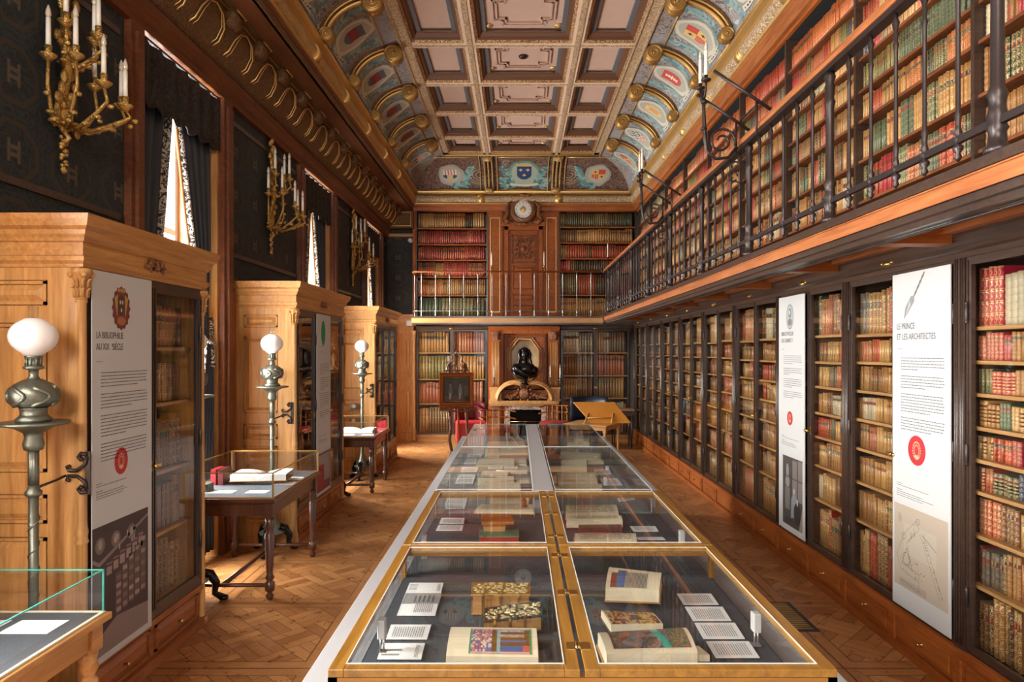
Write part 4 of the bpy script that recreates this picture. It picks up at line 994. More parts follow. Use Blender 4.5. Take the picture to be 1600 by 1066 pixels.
def banner(label, F, w, h, title, paras, kind, tsz=.046, tx=.07):
    t = thing('exhibition_banner', label, 'banner', F, 'tall printed exhibition banners fixed on bookcase doors')
    k = MB(); k.box(0, w, 0, h, 0, .005); bd = k.obj('panel', 'banner_white', t)
    y = h-(.325 if kind != 'green' else .34)
    for i, l in enumerate(title): text(l, tsz, t, tx, y-i*tsz*1.22, .0055, 'ink', 'title', sx=.80)
    k = MB(); k.box(tx, tx+.06, y-.115, y-.1125, .005, .0056)
    yy = y-.17; rr = random.Random(5)
    for n in paras:
        for l in range(n):
            x = tx+.045; xe = w-.05-(rr.uniform(.1, .25) if l == n-1 else rr.uniform(0, .008))
            while x < xe-.01:
                L_ = rr.uniform(.008, .03); k.box(x, min(xe, x+L_), yy, yy+.0042, .005, .0056); x += L_+.005
            yy -= .0165 if kind != 'green' else .02
        yy -= .022
    yb = {'sepia': .95-.25+.19, 'drawing': .74, 'photo': .80, 'green': .62}[kind]
    for n in (2, 4):
        for l in range(n):
            x = tx; xe = tx+(.06 if l == 0 else rr.uniform(.25, .36))
            while x < xe: L_ = rr.uniform(.006, .02); k.box(x, min(xe, x+L_), yb-.02, yb-.017, .005, .0056); x += L_+.004
            yb -= .012
        yb -= .012
    k.obj('print', 'ink', t)
    cx = w*.45; yt = h-.17
    if kind == 'sepia':                                     # coat of arms
        k = MB(); k.col = (.16, .035, .02); oval(k, cx, yt, .085, .105, .0056)
        for i in range(16): a = 2*PI*i/16; k.col = (.13, .03, .02); oval(k, cx+.08*math.cos(a), yt+.098*math.sin(a), .014, .014, .0057, 8)
        k.col = (.42, .24, .09); k.poly([(cx-.07, yt+.05, .0062), (cx-.04, yt-.05, .0062), (cx-.035, yt+.07, .0062)]); k.poly([(cx+.07, yt+.05, .0062), (cx+.035, yt+.07, .0062), (cx+.04, yt-.05, .0062)])
        k.col = (.06, .03, .025); oval(k, cx, yt+.015, .035, .052, .0064); k.col = (.55, .45, .3)
        for dx, dy in ((-.012, .03), (.012, .03), (0, -.01)): oval(k, cx+dx, yt+dy, .008, .011, .0068, 8)
        k.col = (.35, .12, .05); oval(k, cx, yt-.065, .045, .022, .0064); k.col = (.5, .3, .1)
        for i in range(5): oval(k, cx-.03+.015*i, yt+.09, .006, .012, .0066, 6)
        k.obj('crest', 'vc', t)
    if kind == 'drawing':                                   # builder's trowel
        k = MB(); k.col = (.22, .22, .225); k.poly([(.12, yt-.10, .0056), (.16, yt-.065, .0056), (.225, yt+.0, .0056), (.222, yt+.035, .0056), (.19, yt+.03, .0056), (.135, yt-.03, .0056)])
        k.col = (.38, .38, .39); k.poly([(.135, yt-.085, .006), (.19, yt-.02, .006), (.18, yt+.012, .006)])
        k.col = (.16, .15, .15); k.T = None
        for i in range(9): a0 = (.222+.011*i, yt+.03+.014*i); ww = .006+.003*(i % 2); k.poly([(a0[0]-ww, a0[1], .006), (a0[0]+ww, a0[1]-.003, .006), (a0[0]+ww+.011, a0[1]+.013, .006), (a0[0]-ww+.011, a0[1]+.016, .006)])
        k.obj('trowel_picture', 'vc', t)
    if kind == 'photo':                                     # grey medal
        k = MB(); k.col = (.20, .21, .22); oval(k, cx, yt, .075, .105, .0056); k.col = (.36, .37, .38); oval(k, cx, yt, .066, .094, .0058)
        k.col = (.15, .16, .17); oval(k, cx, yt+.03, .03, .04, .006); oval(k, cx, yt-.045, .045, .03, .006); k.col = (.5, .5, .5); oval(k, cx-.005, yt+.035, .015, .02, .0062); k.obj('medallion_picture', 'vc', t)
    if kind == 'green':
        k = MB(); k.col = (.0, .22, .11); oval(k, cx, yt-.02, .075, .13, .0056); k.obj('green_oval', 'vc', t)
    if kind != 'green':                                     # red seal
        ys_ = {'sepia': .955, 'drawing': .935, 'photo': .94}[kind]; r = {'sepia': .068, 'drawing': .085, 'photo': .058}[kind]
        k = MB(); k.col = (.42, .012, .02); oval(k, cx, ys_, r, r, .0056); k.col = (.60, .45, .25)
        n = 20
        for rr_, q in (((.62, .50)), ((.40, .30))):
            for i in range(n): a, b = 2*PI*i/n, 2*PI*(i+.6)/n; k.poly([(cx+r*rr_*.75*math.cos(a), ys_+r*rr_*math.sin(a), .006), (cx+r*rr_*.75*math.cos(b), ys_+r*rr_*math.sin(b), .006), (cx+r*q*.75*math.cos(b), ys_+r*q*math.sin(b), .006), (cx+r*q*.75*math.cos(a), ys_+r*q*math.sin(a), .006)])
        oval(k, cx, ys_-r*.42, r*.3, r*.1, .006, 10); k.obj('seal', 'vc', t)
    k = MB(); rr = random.Random(3); Z = .0057
    def q4(x0, x1, y0, y1, z=.0001): k.poly([(x0, y0, Z+z), (x1, y0, Z+z), (x1, y1, Z+z), (x0, y1, Z+z)])
    if kind == 'sepia':                                     # old photograph of the library
        x1, y0, y1 = w-.045, .035, .665; k.col = (.045, .022, .02); q4(.0, x1, y0, y1, 0)
        k.col = (.22, .16, .14); k.poly([(0, y0, Z+.0002), (x1, y0, Z+.0002), (x1, y0+.12, Z+.0002), (.23, y0+.15, Z+.0002), (.0, y0+.07, Z+.0002)])
        k.col = (.10, .06, .055)
        for i in range(5): xx = .22+.065*i; q4(xx, xx+.055, .19+.01*i, .40+.03*i, .0003)
        for i in range(5):
            for j in range(5): k.col = rr.choice([(.3, .22, .2), (.16, .1, .09), (.24, .17, .15)]); xx = .225+.065*i; yy = .2+.01*i+(.04+.006*i)*j; q4(xx, xx+.045, yy, yy+.022, .0004)
        for i in range(6): k.col = (.28, .2, .18); xx = .13+.065*i; q4(xx, xx+.05, .41+.012*i, .45+.015*i, .0003); k.col = (.16, .11, .1); q4(xx, xx+.055, .46+.014*i, .47+.015*i, .0003)
        k.col = (.20, .15, .14); k.poly([(.0, .5, Z+.0003), (.06, .47, Z+.0003), (x1, .62, Z+.0003), (x1, .635, Z+.0003), (.06, .49, Z+.0003), (.0, .52, Z+.0003)])
        for cx_ in (.07, .22, .38): k.col = (.15, .11, .10); oval(k, cx_, .57+.01*cx_, .045, .04, Z+.0003); k.col = (.3, .24, .2); oval(k, cx_, .575, .02, .025, Z+.0005, 10)
        for i in range(7): k.col = (.42, .34, .3); xx = rr.uniform(.2, .42); yy = rr.uniform(.5, .57); q4(xx, xx+.01, yy, yy+.025, .0006)
        k.obj('photograph', 'vc', t)
    if kind == 'drawing':                                   # architect's sketch on tan paper
        x0, x1, y0, y1 = .02, w-.02, .12, .60; k.col = (.40, .33, .26); q4(x0, x1, y0, y1, 0); k.col = (.43, .37, .30); q4(x0+.1, x1-.1, y0+.2, y1-.1, .0001)
        def ln(a, b, wd=.002, c=(.08, .06, .05), dash=False):
            k.col = c; ax, ay = a; bx, by = b; L_ = math.hypot(bx-ax, by-ay); nx, ny = -(by-ay)/L_*wd, (bx-ax)/L_*wd; n = int(L_/.014) if dash else 1
            for i in range(n):
                f0, f1 = i/n, (i+(.6 if dash else 1))/n; P0 = (ax+(bx-ax)*f0, ay+(by-ay)*f0); P1 = (ax+(bx-ax)*f1, ay+(by-ay)*f1)
                k.poly([(P0[0]-nx, P0[1]-ny, Z+.0003), (P1[0]-nx, P1[1]-ny, Z+.0003), (P1[0]+nx, P1[1]+ny, Z+.0003), (P0[0]+nx, P0[1]+ny, Z+.0003)])
        for a, b, d in (((.05, .30), (.12, .43), 1), ((.12, .43), (.25, .54), 1), ((.25, .54), (.27, .49), 1), ((.27, .49), (.15, .39), 1), ((.15, .39), (.20, .25), 1), ((.05, .30), (.09, .22), 1), ((.09, .22), (.27, .20), 1), ((.10, .26), (.15, .36), 0), ((.15, .36), (.20, .25), 0), ((.10, .26), (.27, .24), 0),
                        ((.17, .40), (.23, .47), 1), ((.20, .42), (.19, .46), 0), ((.23, .44), (.22, .49), 0), ((.28, .47), (.46, .16), 1), ((.31, .48), (.48, .18), 1), ((.30, .47), (.43, .41), 0), ((.08, .16), (.30, .14), 1), ((.27, .24), (.27, .14), 1)): ln((x0+a[0]-.02, a[1]), (x0+b[0]-.02, b[1]), .0016, dash=bool(d))
        for c_, r_ in (((.145, .295), .035), ((.26, .535), .016), ((.12, .42), .018)):
            for i in range(18): a, b = 2*PI*i/18, 2*PI*(i+1)/18; ln((x0+c_[0]-.02+r_*math.cos(a), c_[1]+r_*math.sin(a)), (x0+c_[0]-.02+r_*math.cos(b), c_[1]+r_*math.sin(b)), .0013)
        for i in range(26): xx, yy = x0+rr.uniform(.06, .30), rr.uniform(.2, .3); ln((xx, yy), (xx+.006, yy+.008), .0015)
        for i in range(20): f = rr.random(); xx, yy = x0+.28+.18*f, .46-.28*f; ln((xx, yy), (xx+.008, yy-.006), .002)
        k.col = (.33, .27, .22); q4(x0+.06, x0+.32, y0+.01, y0+.05, .0002); oval(k, x0+.06, y1-.08, .02, .03, Z+.0002, 14)
        k.obj('drawing', 'vc', t)
    if kind == 'photo':                                     # seated man by a statue, dark photograph
        x0, x1, y0, y1 = .09, w-.04, .05, .62; k.col = (.055, .045, .042); q4(x0, x1, y0, y1, 0)
        k.col = (.16, .14, .13); q4(x0+.20, x0+.29, .25, .60, .0001); q4(x0+.31, x0+.40, .28, .61, .0001); k.col = (.09, .07, .06); q4(x0+.2, x0+.4, .44, .455, .0002)
        k.col = (.22, .21, .20); oval(k, x0+.10, .50, .03, .06, Z+.0003, 12); oval(k, x0+.10, .41, .045, .05, Z+.0003, 12); k.col = (.14, .13, .12); q4(x0+.05, x0+.15, .18, .36, .0003)
        k.col = (.40, .36, .33); oval(k, x0+.235, .35, .018, .024, Z+.0006, 12); oval(k, x0+.30, .27, .014, .03, Z+.0006, 10); k.col = (.20, .22, .24); k.poly([(x0+.17, .12, Z+.0004), (x0+.27, .14, Z+.0004), (x0+.29, .30, Z+.0004), (x0+.23, .34, Z+.0004), (x0+.18, .28, Z+.0004)])
        k.col = (.02, .018, .018); oval(k, x0+.30, .18, .07, .09, Z+.0005, 14); k.col = (.03, .03, .035); q4(x0+.06, x0+.20, .08, .11, .0004); k.col = (.25, .19, .14); k.poly([(x0+.33, y0, Z+.0003), (x1, y0, Z+.0003), (x1, .25, Z+.0003)])
        k.obj('photograph', 'vc', t)
    if kind == 'green': k.col = (.16, .05, .06); q4(.0, w-.02, .03, .42, 0); k.col = (.30, .27, .28); q4(.02, w-.05, .12, .40, .0002); k.col = (.30, .03, .04); q4(.03, .25, .05, .3, .0004); k.obj('photograph', 'vc', t)
    return t
def side_cabinet(label, y0, W, nd, lev, pals, bay, dark=False, orn=True):
    t = thing('display_cabinet', label, 'bookcase', LOC(XL+.022, y0), 'oak bookcases standing out between the windows')
    D = .53; k = MB()
    k.box(0, D, 0, .02, 0, 2.18); k.box(0, D, W-.02, W, 0, 2.18); k.box(0, D, .02, W-.02, 2.14, 2.18); k.box(0, D-.02, .02, W-.02, 0, .28)
    for s, yy in ((-1, 0), (1, W)):                         # panelled ends
        k.T = frame((0, yy, 0), (1, 0, 0)) if s < 0 else frame((D, yy, 0), (-1, 0, 0))
        for a in ((0, .07, .06, 2.16), (D-.15, D, .06, 2.16), (.07, D-.15, 2.10, 2.16), (.07, D-.15, 1.90, 1.98), (.07, D-.15, 1.10, 1.20), (.07, D-.15, .90, .96), (.07, D-.15, .06, .2)): k.box(*a, 0, .012)
        for a in ((.075, D-.155, 1.985, 2.095), (.075, D-.155, 1.205, 1.895), (.075, D-.155, .965, 1.095), (.075, D-.155, .205, .895)): panel(k, *a, z=0, depth=.016)
        k.box(-.0, D+.01, 0, .06, 0, .025); k.T = None
    k.obj('carcass', 'oak', t)
    k = MB(); k.box(.0, .02, .02, W-.02, .28, 2.14); k.obj('back', 'blackv', t)
    if dark is not None: pass
    k = MB(); prof = [(-.01, 2.16), (.02, 2.16), (.02, 2.175), (.032, 2.19), (.032, 2.21), (.02, 2.215), (.02, 2.275), (.03, 2.28), (.035, 2.295), (.045, 2.31), (.050, 2.33), (.068, 2.345), (.080, 2.375), (.085, 2.40), (-.01, 2.40)]
    sweep_path(k, prof, [(0, 0), (D, 0), (D, W), (0, W)]); k.box(.0, D, 0, W, 2.37, 2.398); k.obj('cornice', 'oak_h', t)
    if orn:
        k = MB(); k.T = frame((D+.03, W/2, 2.24), (0, 1, 0)); k.ball((0, 0, 0), .035, 12, 7, (.8, 1, .5))
        for s in (-1, 1):
            for r, dx, dy in ((.03, .05, .01), (.022, .085, -.012), (.018, .06, -.03)): k.ball((s*dx, dy, 0), r, 10, 6, (1.1, .8, .5))
        k.obj('carved_ornament', 'carved', t)
    T = frame((D, 0, 0), (0, 1, 0)); fm = 'dark'
    k = MB(); k.T = T; k.box(.03, W-.03, .27, .31, -.03, .012); k.box(.03, W-.03, 2.13, 2.17, -.03, .012); k.box(.0, .05, .27, 2.17, -.03, .010); k.box(W-.05, W, .27, 2.17, -.03, .010); k.obj('face_frame', 'dark', t)
    k = MB(); k.T = T; k.box(0, W, .0, .06, 0, .03); k.box(0, W, .06, .27, -.02, .0); k.box(0, W, .235, .27, 0, .018); k.obj('plinth', 'mahog_h', t)
    wd = (W-.1)/nd
    for i in range(nd):
        x0 = .05+i*wd; k = MB(); k.T = T; panel(k, x0+.03, x0+wd-.03, .075, .225, 0, .012); dr = k.obj('drawer', 'mahog_h', t)
        k = MB(); k.T = T; k.lathe([(.006, .012), (.006, .024), (.013, .032), (.008, .042)], (x0+wd/2, .15, 0), 2, 10); k.obj('knob', 'brass', dr)
        door(t, T@Matrix.Translation((0, 0, .012)), x0, x0+wd, .31, 2.13, fm, 1 if i < nd-1 else -1, .032)
    for yy in (.0, W): column(t, D-.005, yy+(.008 if yy == 0 else -.008))
    for j, z in enumerate(lev):
        if j: k = MB(); k.box(.02, D-.06, .02, W-.02, z-.02, z); k.obj('shelf', 'shelf', t)
        nx = lev[j+1]-.02 if j+1 < len(lev) else 2.12
        F = frame((XL+.022+D, y0, 0), (0, 1, 0))
        for i in range(nd):
            if bay[i] is False: continue
            row(F, .06+i*wd+.012, .06+(i+1)*wd-.03, z+.001, nx-z, pals(j), (.028, .05), bay[i] or '', sh(j), depth=.2, ind=bool(bay[i]), z=-.09, hf=(.72, .95), runs=(2, 6))
    return t
side_cabinet('near oak bookcase by left wall, holding the sepia-photo banner', 3.20, 1.22, 2, [.31, .70, 1.06, 1.46, 1.79], lambda j: [(BRN, 3), (TAN, 3), (DBR, 3)], [False, 'near left oak bookcase'])
side_cabinet('middle oak bookcase by left wall, green-oval banner on its centre door', 6.25, 1.68, 3, [.31, .66, 1.0, 1.32, 1.60, 1.86], lambda j: [(BRN, 3), (TAN, 3), (REDB, 1), (DBR, 2)], [None, False, None])
side_cabinet('far oak bookcase by left wall, nearest the end wall', 9.72, 1.68, 3, [.31, .94, 1.315, 1.73], lambda j: [[(ROS, 1)], [(ROS, 2), (REDB, 1)], [(VEL, 2), (OLI, 1)], [(TAN, 2), (VEL, 2)]][j], [None, None, None])
banner('tall banner titled La Bibliophilie, sepia library photograph, on near left bookcase', frame((XL+.022+.53+.024, 3.235, .255), (0, 1, 0)), .61, 1.90, ['LA BIBLIOPHILIE', 'AU XIX   SIÈCLE'], (5, 5, 7, 6), 'sepia', tx=.035)

bx = [o for o in bpy.data.objects if o.name.startswith('exhibition_banner')][-1]
text('e', .028, bx, .035+.145, 1.90-.325-.046*1.22+.016, .0055, 'ink', 'title', sx=.8)
bx.scale = (.86, 1, 1)
banner('narrow banner with green oval, on centre door of middle left bookcase', frame((XL+.022+.53+.024, 6.25+.05+.54, .30), (0, 1, 0)), .50, 1.84, ['—— ——', '— ———'], (6, 7, 8, 4), 'green')
banner('tall banner titled Le Prince et les Architectes, with trowel and tan drawing', frame((2.252, 4.10, .27), (0, -1, 0)), .55, 1.95, ['LE PRINCE', 'ET LES ARCHITECTES'], (5, 5, 7, 5), 'drawing', .050, .045)
banner('tall banner titled Bibliothèque ou Cabinet, with grey medallion and dark photograph', frame((2.252, 5.94-.05, .27), (0, -1, 0)), .53, 1.95, ['BIBLIOTHÈQUE', 'OU CABINET ?'], (5, 4, 5, 4), 'photo', .046, .06)
# ------------------------------------------------------------------ tall oil lamps
def lamp(label, x, y, brk=True):
    t = thing('floor_lamp', label, 'lamp', LOC(x, y), 'bronze floor lamps flanking the left bookcases')
    k = MB(); k.lathe([(.10, .16), (.11, .18), (.06, .2), (.075, .23), (.05, .27), (.03, .33), (.022, .36), (.020, .75), (.020, 1.13)], seg=18)
    for z in (.5, .62, .74, .86, .98): k.tube([(.0215*math.cos(a/3+z*4), .0215*math.sin(a/3+z*4), z+.006*a) for a in range(14)], .003, 5)
    k.obj('pole', 'pewter', t)
    k = MB(); k.lathe([(.02, 1.125), (.032, 1.135), (.034, 1.15), (.024, 1.16), (.022, 1.18)], seg=18); k.lathe([(.022, 1.18), (.022, 1.33)], seg=36, mod=lambda a, h: 1-.12*(.5+.5*math.cos(12*a))); k.obj('fluted_collar', 'pewter', t)
    k = MB(); k.lathe([(.024, 1.33), (.036, 1.335), (.042, 1.36), (.034, 1.39), (.040, 1.41), (.075, 1.432), (.10, 1.44), (.138, 1.446), (.140, 1.455), (.138, 1.458), (.07, 1.456), (.066, 1.458)], seg=32)
    k.lathe([(.066, 1.457), (.070, 1.47), (.055, 1.485), (.05, 1.49), (.052, 1.515), (.056, 1.52)], seg=24); k.obj('drip_tray', 'pewter', t)
    k = MB(); k.lathe([(.045, 1.52), (.075, 1.528), (.090, 1.55), (.095, 1.575), (.090, 1.60), (.072, 1.622), (.045, 1.638), (.03, 1.645)], seg=40, mod=lambda a, h: 1+.05*math.sin(6*a+h*60)); 
    for s in range(6):
        a0 = s*PI/3; k.tube([((.093-.2*(z-1.575)**2*40)*math.cos(a0+2.2*math.sin((z-1.53)*38)*.35), (.093-.2*(z-1.575)**2*40)*math.sin(a0+2.2*math.sin((z-1.53)*38)*.35), z) for z in [1.53+.01*i for i in range(9)]], .009, 6)
    k.obj('reservoir', 'pewter', t)
    k = MB(); k.lathe([(.028, 1.64), (.018, 1.66), (.02, 1.685), (.04, 1.69), (.04, 1.70), (.026, 1.705), (.026, 1.735), (.034, 1.74), (.034, 1.75), (.024, 1.755)], seg=20)
    for s in range(10): a = s*PI/5; k.cyl((.03*math.cos(a), .03*math.sin(a), 1.70), (.03*math.cos(a), .03*math.sin(a), 1.742), .003, 5)
    k.obj('burner', 'pewter', t)
    k = MB(); pr = [(.035, 1.748)]+[(.094*math.sin(PI*(1-i/12)), 1.832-.082*math.cos(PI*i/12)) for i in range(2, 11)]+[(.03, 1.912)]; k.lathe(pr, seg=28); gl = k.obj('globe', 'globe', t)
    k = MB(); k.lathe([(.021, 1.905), (.021, 1.965), (.019, 1.965), (.019, 1.905)], seg=14); k.obj('chimney', 'case_glass', gl)
    for s in range(3):
        a = s*2*PI/3+.5; c, q = math.cos(a), math.sin(a); k = MB()
        k.tube([(.05*c, .05*q, .22), (.11*c, .11*q, .20), (.15*c, .15*q, .13), (.14*c, .14*q, .06), (.19*c, .19*q, .022)], [.03, .034, .028, .022, .026], 8); k.ball((.20*c, .20*q, .02), .028, 8, 6, (1.2, 1.2, .7)); k.obj('claw_foot', 'bronze_dark', t)
    return t
def wall_bracket(par, s, xw, yw, zc):
    """scrolled iron stay that ties a lamp to the cabinet side"""
    k = MB(); k.T = frame((xw, yw, zc), (s, 0, 0)); k.box(-.012, .012, -.10, .10, 0, .01)
    for q in (1, -1):
        k.tube([(0, q*.085, .01), (-.03, q*.092, .012), (-.042, q*.075, .012), (-.03, q*.062, .012), (-.022, q*.07, .012)], .009, 6)
        k.tube([(-.002, q*.075, .012), (-.01, q*.04, .014), (-.045, q*.014, .016), (-.085, q*.012, .016), (-.092, q*.03, .016), (-.078, q*.034, .016)], .009, 6)
    k.obj('stay_bracket', 'iron', par)
for lb, y, s in (('foreground bronze lamp with white globe, beside the near left bookcase', 3.0, 1), ('bronze lamp behind the near left bookcase, beside the curtain', 4.75, -1), ('bronze lamp with white globe before the middle left bookcase', 6.0, 1),
              ('bronze lamp half hidden behind the middle left bookcase', 8.2, -1), ('bronze lamp with white globe before the far left bookcase', 9.45, 1)):
    x = (-2.13 if y < 4 else -2.165) if s > 0 else (-2.265 if y < 5 else -2.24); t = lamp(lb, x, y)
    if s > 0: dw = {3.0: .187, 6.0: .237, 9.45: .257}[y]; wall_bracket(t, 1, .125 if y < 4 else .10, dw, 1.20); k = MB(); k.tube([(.018, .01, 1.17), (.025, dw*.6, 1.18), (.03, dw-.02, 1.19)], .006, 6); k.obj('chain', 'iron', t)
# ------------------------------------------------------------------ curtains
g = G('blue_satin'); f = g.noise(g.coord(scale=(1, 1, .1)), 30, 3); MT['satin'] = g.p(base=g.mix(f, (.008, .012, .018), (.026, .038, .058)), rough=.5)
g = G('embroidered_border'); v = g.coord(); f = g.noise(v, 16, 2, .5, 4); MT['border'] = g.p(base=g.ramp(f, [(.49, (.012, .012, .015)), (.51, (.60, .58, .54))]), rough=.6)
MT['orange'] = plain('orange_braid', (.45, .16, .05), .6)
g = G('dark_valance'); v = g.coord(); f = g.noise(v, 12, 2, .5, 3); MT['valance'] = g.p(base=g.ramp(f, [(.5, (.005, .004, .004)), (.54, (.028, .02, .016))]), rough=.8)
def curtain(label, a, b, far):
    yo = b-.03 if far else a+.03; s = -1 if far else 1; Wd = b-a
    t = thing('curtain', label, 'curtain', LOC(XL-.085, yo), 'curtains drawn back at the windows')
    top, tie = 3.72, 1.86
    def wid(z):
        if z > tie: f = (z-tie)/(top-tie); return .10+(.47*Wd-.10)*f**(1.0 if far else .42)
        f = (tie-z)/tie; return .10+.22*min(1, f*1.5)**.7
    def P(u, v, off=0.0):
        z = top-(top-.06)*v; w_ = wid(z); pl = .035*min(1, w_/.3+.3)
        return (pl*math.sin(u*PI*9+.6*math.sin(v*5))+.03*(z < tie)+off, s*w_*u, z)
    k = MB(); k.grid(lambda u, v: P(u*.84, v), 60, 40); k.obj('drape', 'satin', t, solid=.004)
    k = MB(); k.grid(lambda u, v: P(.86+u*.14, v), 10, 40); k.obj('border', 'border', t, solid=.004)
    k = MB(); k.grid(lambda u, v: P(.84+u*.02, v, .002), 2, 40); k.grid(lambda u, v: P(.985+u*.02, v, .002), 2, 40); k.obj('braid', 'orange', t, solid=.006)
    k = MB(); k.grid(lambda u, v: P(u, .86+v*.045, .006), 60, 2); k.obj('hem_border', 'border', t, solid=.003)
    k = MB(); yc = s*.05; rp = [(.05*math.sin(a_)+.03, yc+.075*math.cos(a_), tie-.06*math.cos(a_)*s*s+.06*math.cos(a_+.5)) for a_ in [2*PI*i/16 for i in range(16)]]; k.tube(rp, .016, 8, closed=True)
    k.tube([(.05, -s*.0, tie+.03), (.05, -s*.005, tie+.18), (.04, s*.02, tie+.20), (.05, s*.03, tie+.02)], .012, 6)
    k.lathe([(.012, 0), (.02, -.03), (.016, -.05), (.026, -.16), (.02, -.17)], (.07, yc, tie-.06), 2, 12); k.obj('tieback', 'border', t)
    return t
wl = ['behind the camera', 'beside the foreground table', 'between near and middle left bookcases', 'between middle and far left bookcases', 'beyond the far left bookcase']
for i, (a, b) in enumerate(WIN[1:], 1):
    curtain('blue satin curtain, nearer side of window %s' % wl[i], a, b, False); curtain('blue satin curtain, farther side of window %s' % wl[i], a, b, True)
    k = MB(); k.grid(lambda u, v: (XL+.01+.012*math.sin(u*40), a+.02+(b-a-.04)*u, 3.93-v*(.42+.035*abs(math.sin(u*PI*6)))), 60, 4); o = rebase(k.obj('valance', 'valance', solid=.006)); tag(o, 'dark embroidered valance over the window %s' % wl[i], 'valance', 'valances over the windows')
# ------------------------------------------------------------------ gilt wall sconces
def sconce(label, y):
    t = thing('wall_sconce', label, 'wall light', LOC(XL+.001, y, 3.10), 'gilt bronze candle sconces on the left wall')
    rr = random.Random(4); k = MB()
    k.tube([(.03, .055*math.cos(a), .01+.095*math.sin(a)) for a in [2*PI*i/24 for i in range(24)]], .016, 8, closed=True); k.ball((.03, 0, 0), .05, 12, 8, (.6, .8, 1.6))
    k.tube([(.02, 0, .08), (.05, 0, .25), (.03, 0, .45), (.04, 0, .70), (.03, 0, .88)], [.022, .028, .018, .024, .012], 8)
    for i in range(26):
        z = .05+.82*i/26; a = rr.uniform(-1.3, 1.3); r_ = rr.uniform(.03, .06); k.ball((.03+r_*math.cos(a)*.6, r_*math.sin(a)*1.5, z), .020, 7, 5, (1, rr.uniform(.8, 1.6), rr.uniform(1.2, 2.2)))
    k.obj('backplate', 'ormolu', t)
    k = MB(); k.tube([(.02, 0, -.08), (.06, .0, -.13), (.03, 0, -.16)], .014, 6)
    for i, z in enumerate((-.14, -.17, -.2, -.23, -.26, -.285)): k.ball((.03, .012*(-1)**i, z), .024-.002*i, 8, 5, (.9, 1, .8)); k.ball((.03, -.022*(-1)**i, z+.012), .012, 6, 4)
    k.lathe([(.010, -.33), (.018, -.31), (.004, -.28)], (.03, 0, 0), 2, 8); k.ball((.05, -.085, -.05), .022, 8, 6, (.8, 1.6, 1.2)); k.ball((.06, .07, -.08), .018, 8, 5, (.8, 1.2, 2))
    k.obj('garland', 'ormolu', t)
    arms = [(-70, .19, .24, 0), (-38, .25, .25, 0), (-14, .31, .13, 0), (14, .34, .06, 0), (38, .31, .10, 0), (70, .22, .22, 0), (-42, .14, .46, 1), (8, .21, .44, 1), (48, .18, .46, 1)]
    for an, r_, z, up in arms:
        c, s = math.cos(math.radians(an)), math.sin(math.radians(an)); zb = .32 if up else -.03
        k = MB(); k.tube([(.03, 0, zb), (r_*.45*c, r_*.45*s, zb-.05), (r_*.8*c, r_*.8*s, zb-.02+(z-zb)*.2), (r_*1.08*c, r_*1.08*s, zb+(z-zb)*.5), (r_*c, r_*s, z)], [.013, .012, .011, .010, .009], 8)
        for f in (.35, .6, .85): k.ball((r_*f*c, r_*f*s, zb-.03+(.03 if f > .7 else 0)), .017, 7, 5, (1.5, 1, .8))
        k.ball((r_*1.15*c, r_*1.15*s, zb+(z-zb)*.3), .014, 7, 5, (1.4, 1, 1)); k.lathe([(.008, z-.01), (.02, z), (.042, z+.022), (.044, z+.028), (.02, z+.03), (.016, z+.04), (.019, z+.075)], (r_*c, r_*s, 0), 2, 14)
        ar = k.obj('arm', 'ormolu', t)
        k = MB(); k.lathe([(.0135, z+.06), (.012, z+.225)], (r_*c, r_*s, 0), 2, 10); k.obj('candle_tube', 'candle', ar)
        k = MB(); k.lathe([(.009, z+.225), (.015, z+.245), (.011, z+.27), (.003, z+.295)], (r_*c, r_*s, 0), 2, 10); k.obj('bulb', 'bulb', ar)
    return t
sconce('foreground gilt candle sconce, high on the left wallpaper', 3.86); sconce('gilt candle sconce above the middle left bookcase', 7.1); sconce('farthest gilt candle sconce, above the far left bookcase', 10.6)
# ------------------------------------------------------------------ table cases by the windows
def leg(par, x, y, h, mat):
    k = MB(); k.box(x-.035, x+.035, y-.035, y+.035, h-.10, h)
    k.lathe([(.018, 0), (.030, .025), (.014, .05), (.034, .065), (.036, .12), (.02, .135), (.034, .155), (.022, .18), (.026, .22), (.034, h-.22), (.022, h-.20), (.036, h-.17), (.028, h-.14), (.034, h-.10)], (x, y, 0), 2, 14); k.obj('leg', mat, par)
def glassbox(par, x0, x1, y0, y1, z0, z1, em, ew=.004, gm='case_glass', nm_='glass_cover', bottom=False):
    k = MB(); t_ = .005
    k.box(x0, x1, y0, y1, z1-t_, z1); k.box(x0, x1, y0, y0+t_, z0, z1-t_); k.box(x0, x1, y1-t_, y1, z0, z1-t_); k.box(x0, x0+t_, y0+t_, y1-t_, z0, z1-t_); k.box(x1-t_, x1, y0+t_, y1-t_, z0, z1-t_)
    c = k.obj(nm_, gm, par); k = MB(); e = ew
    for xx in (x0, x1): k.box(xx-e, xx+e, y0-e, y1+e, z1-e, z1+e*.4)
    for yy in (y0, y1): k.box(x0, x1, yy-e, yy+e, z1-e, z1+e*.4)
    for xx in (x0, x1):
        for yy in (y0, y1): k.box(xx-e, xx+e, yy-e, yy+e, z0, z1-e)
    k.obj('glass_edge', em, c); return c
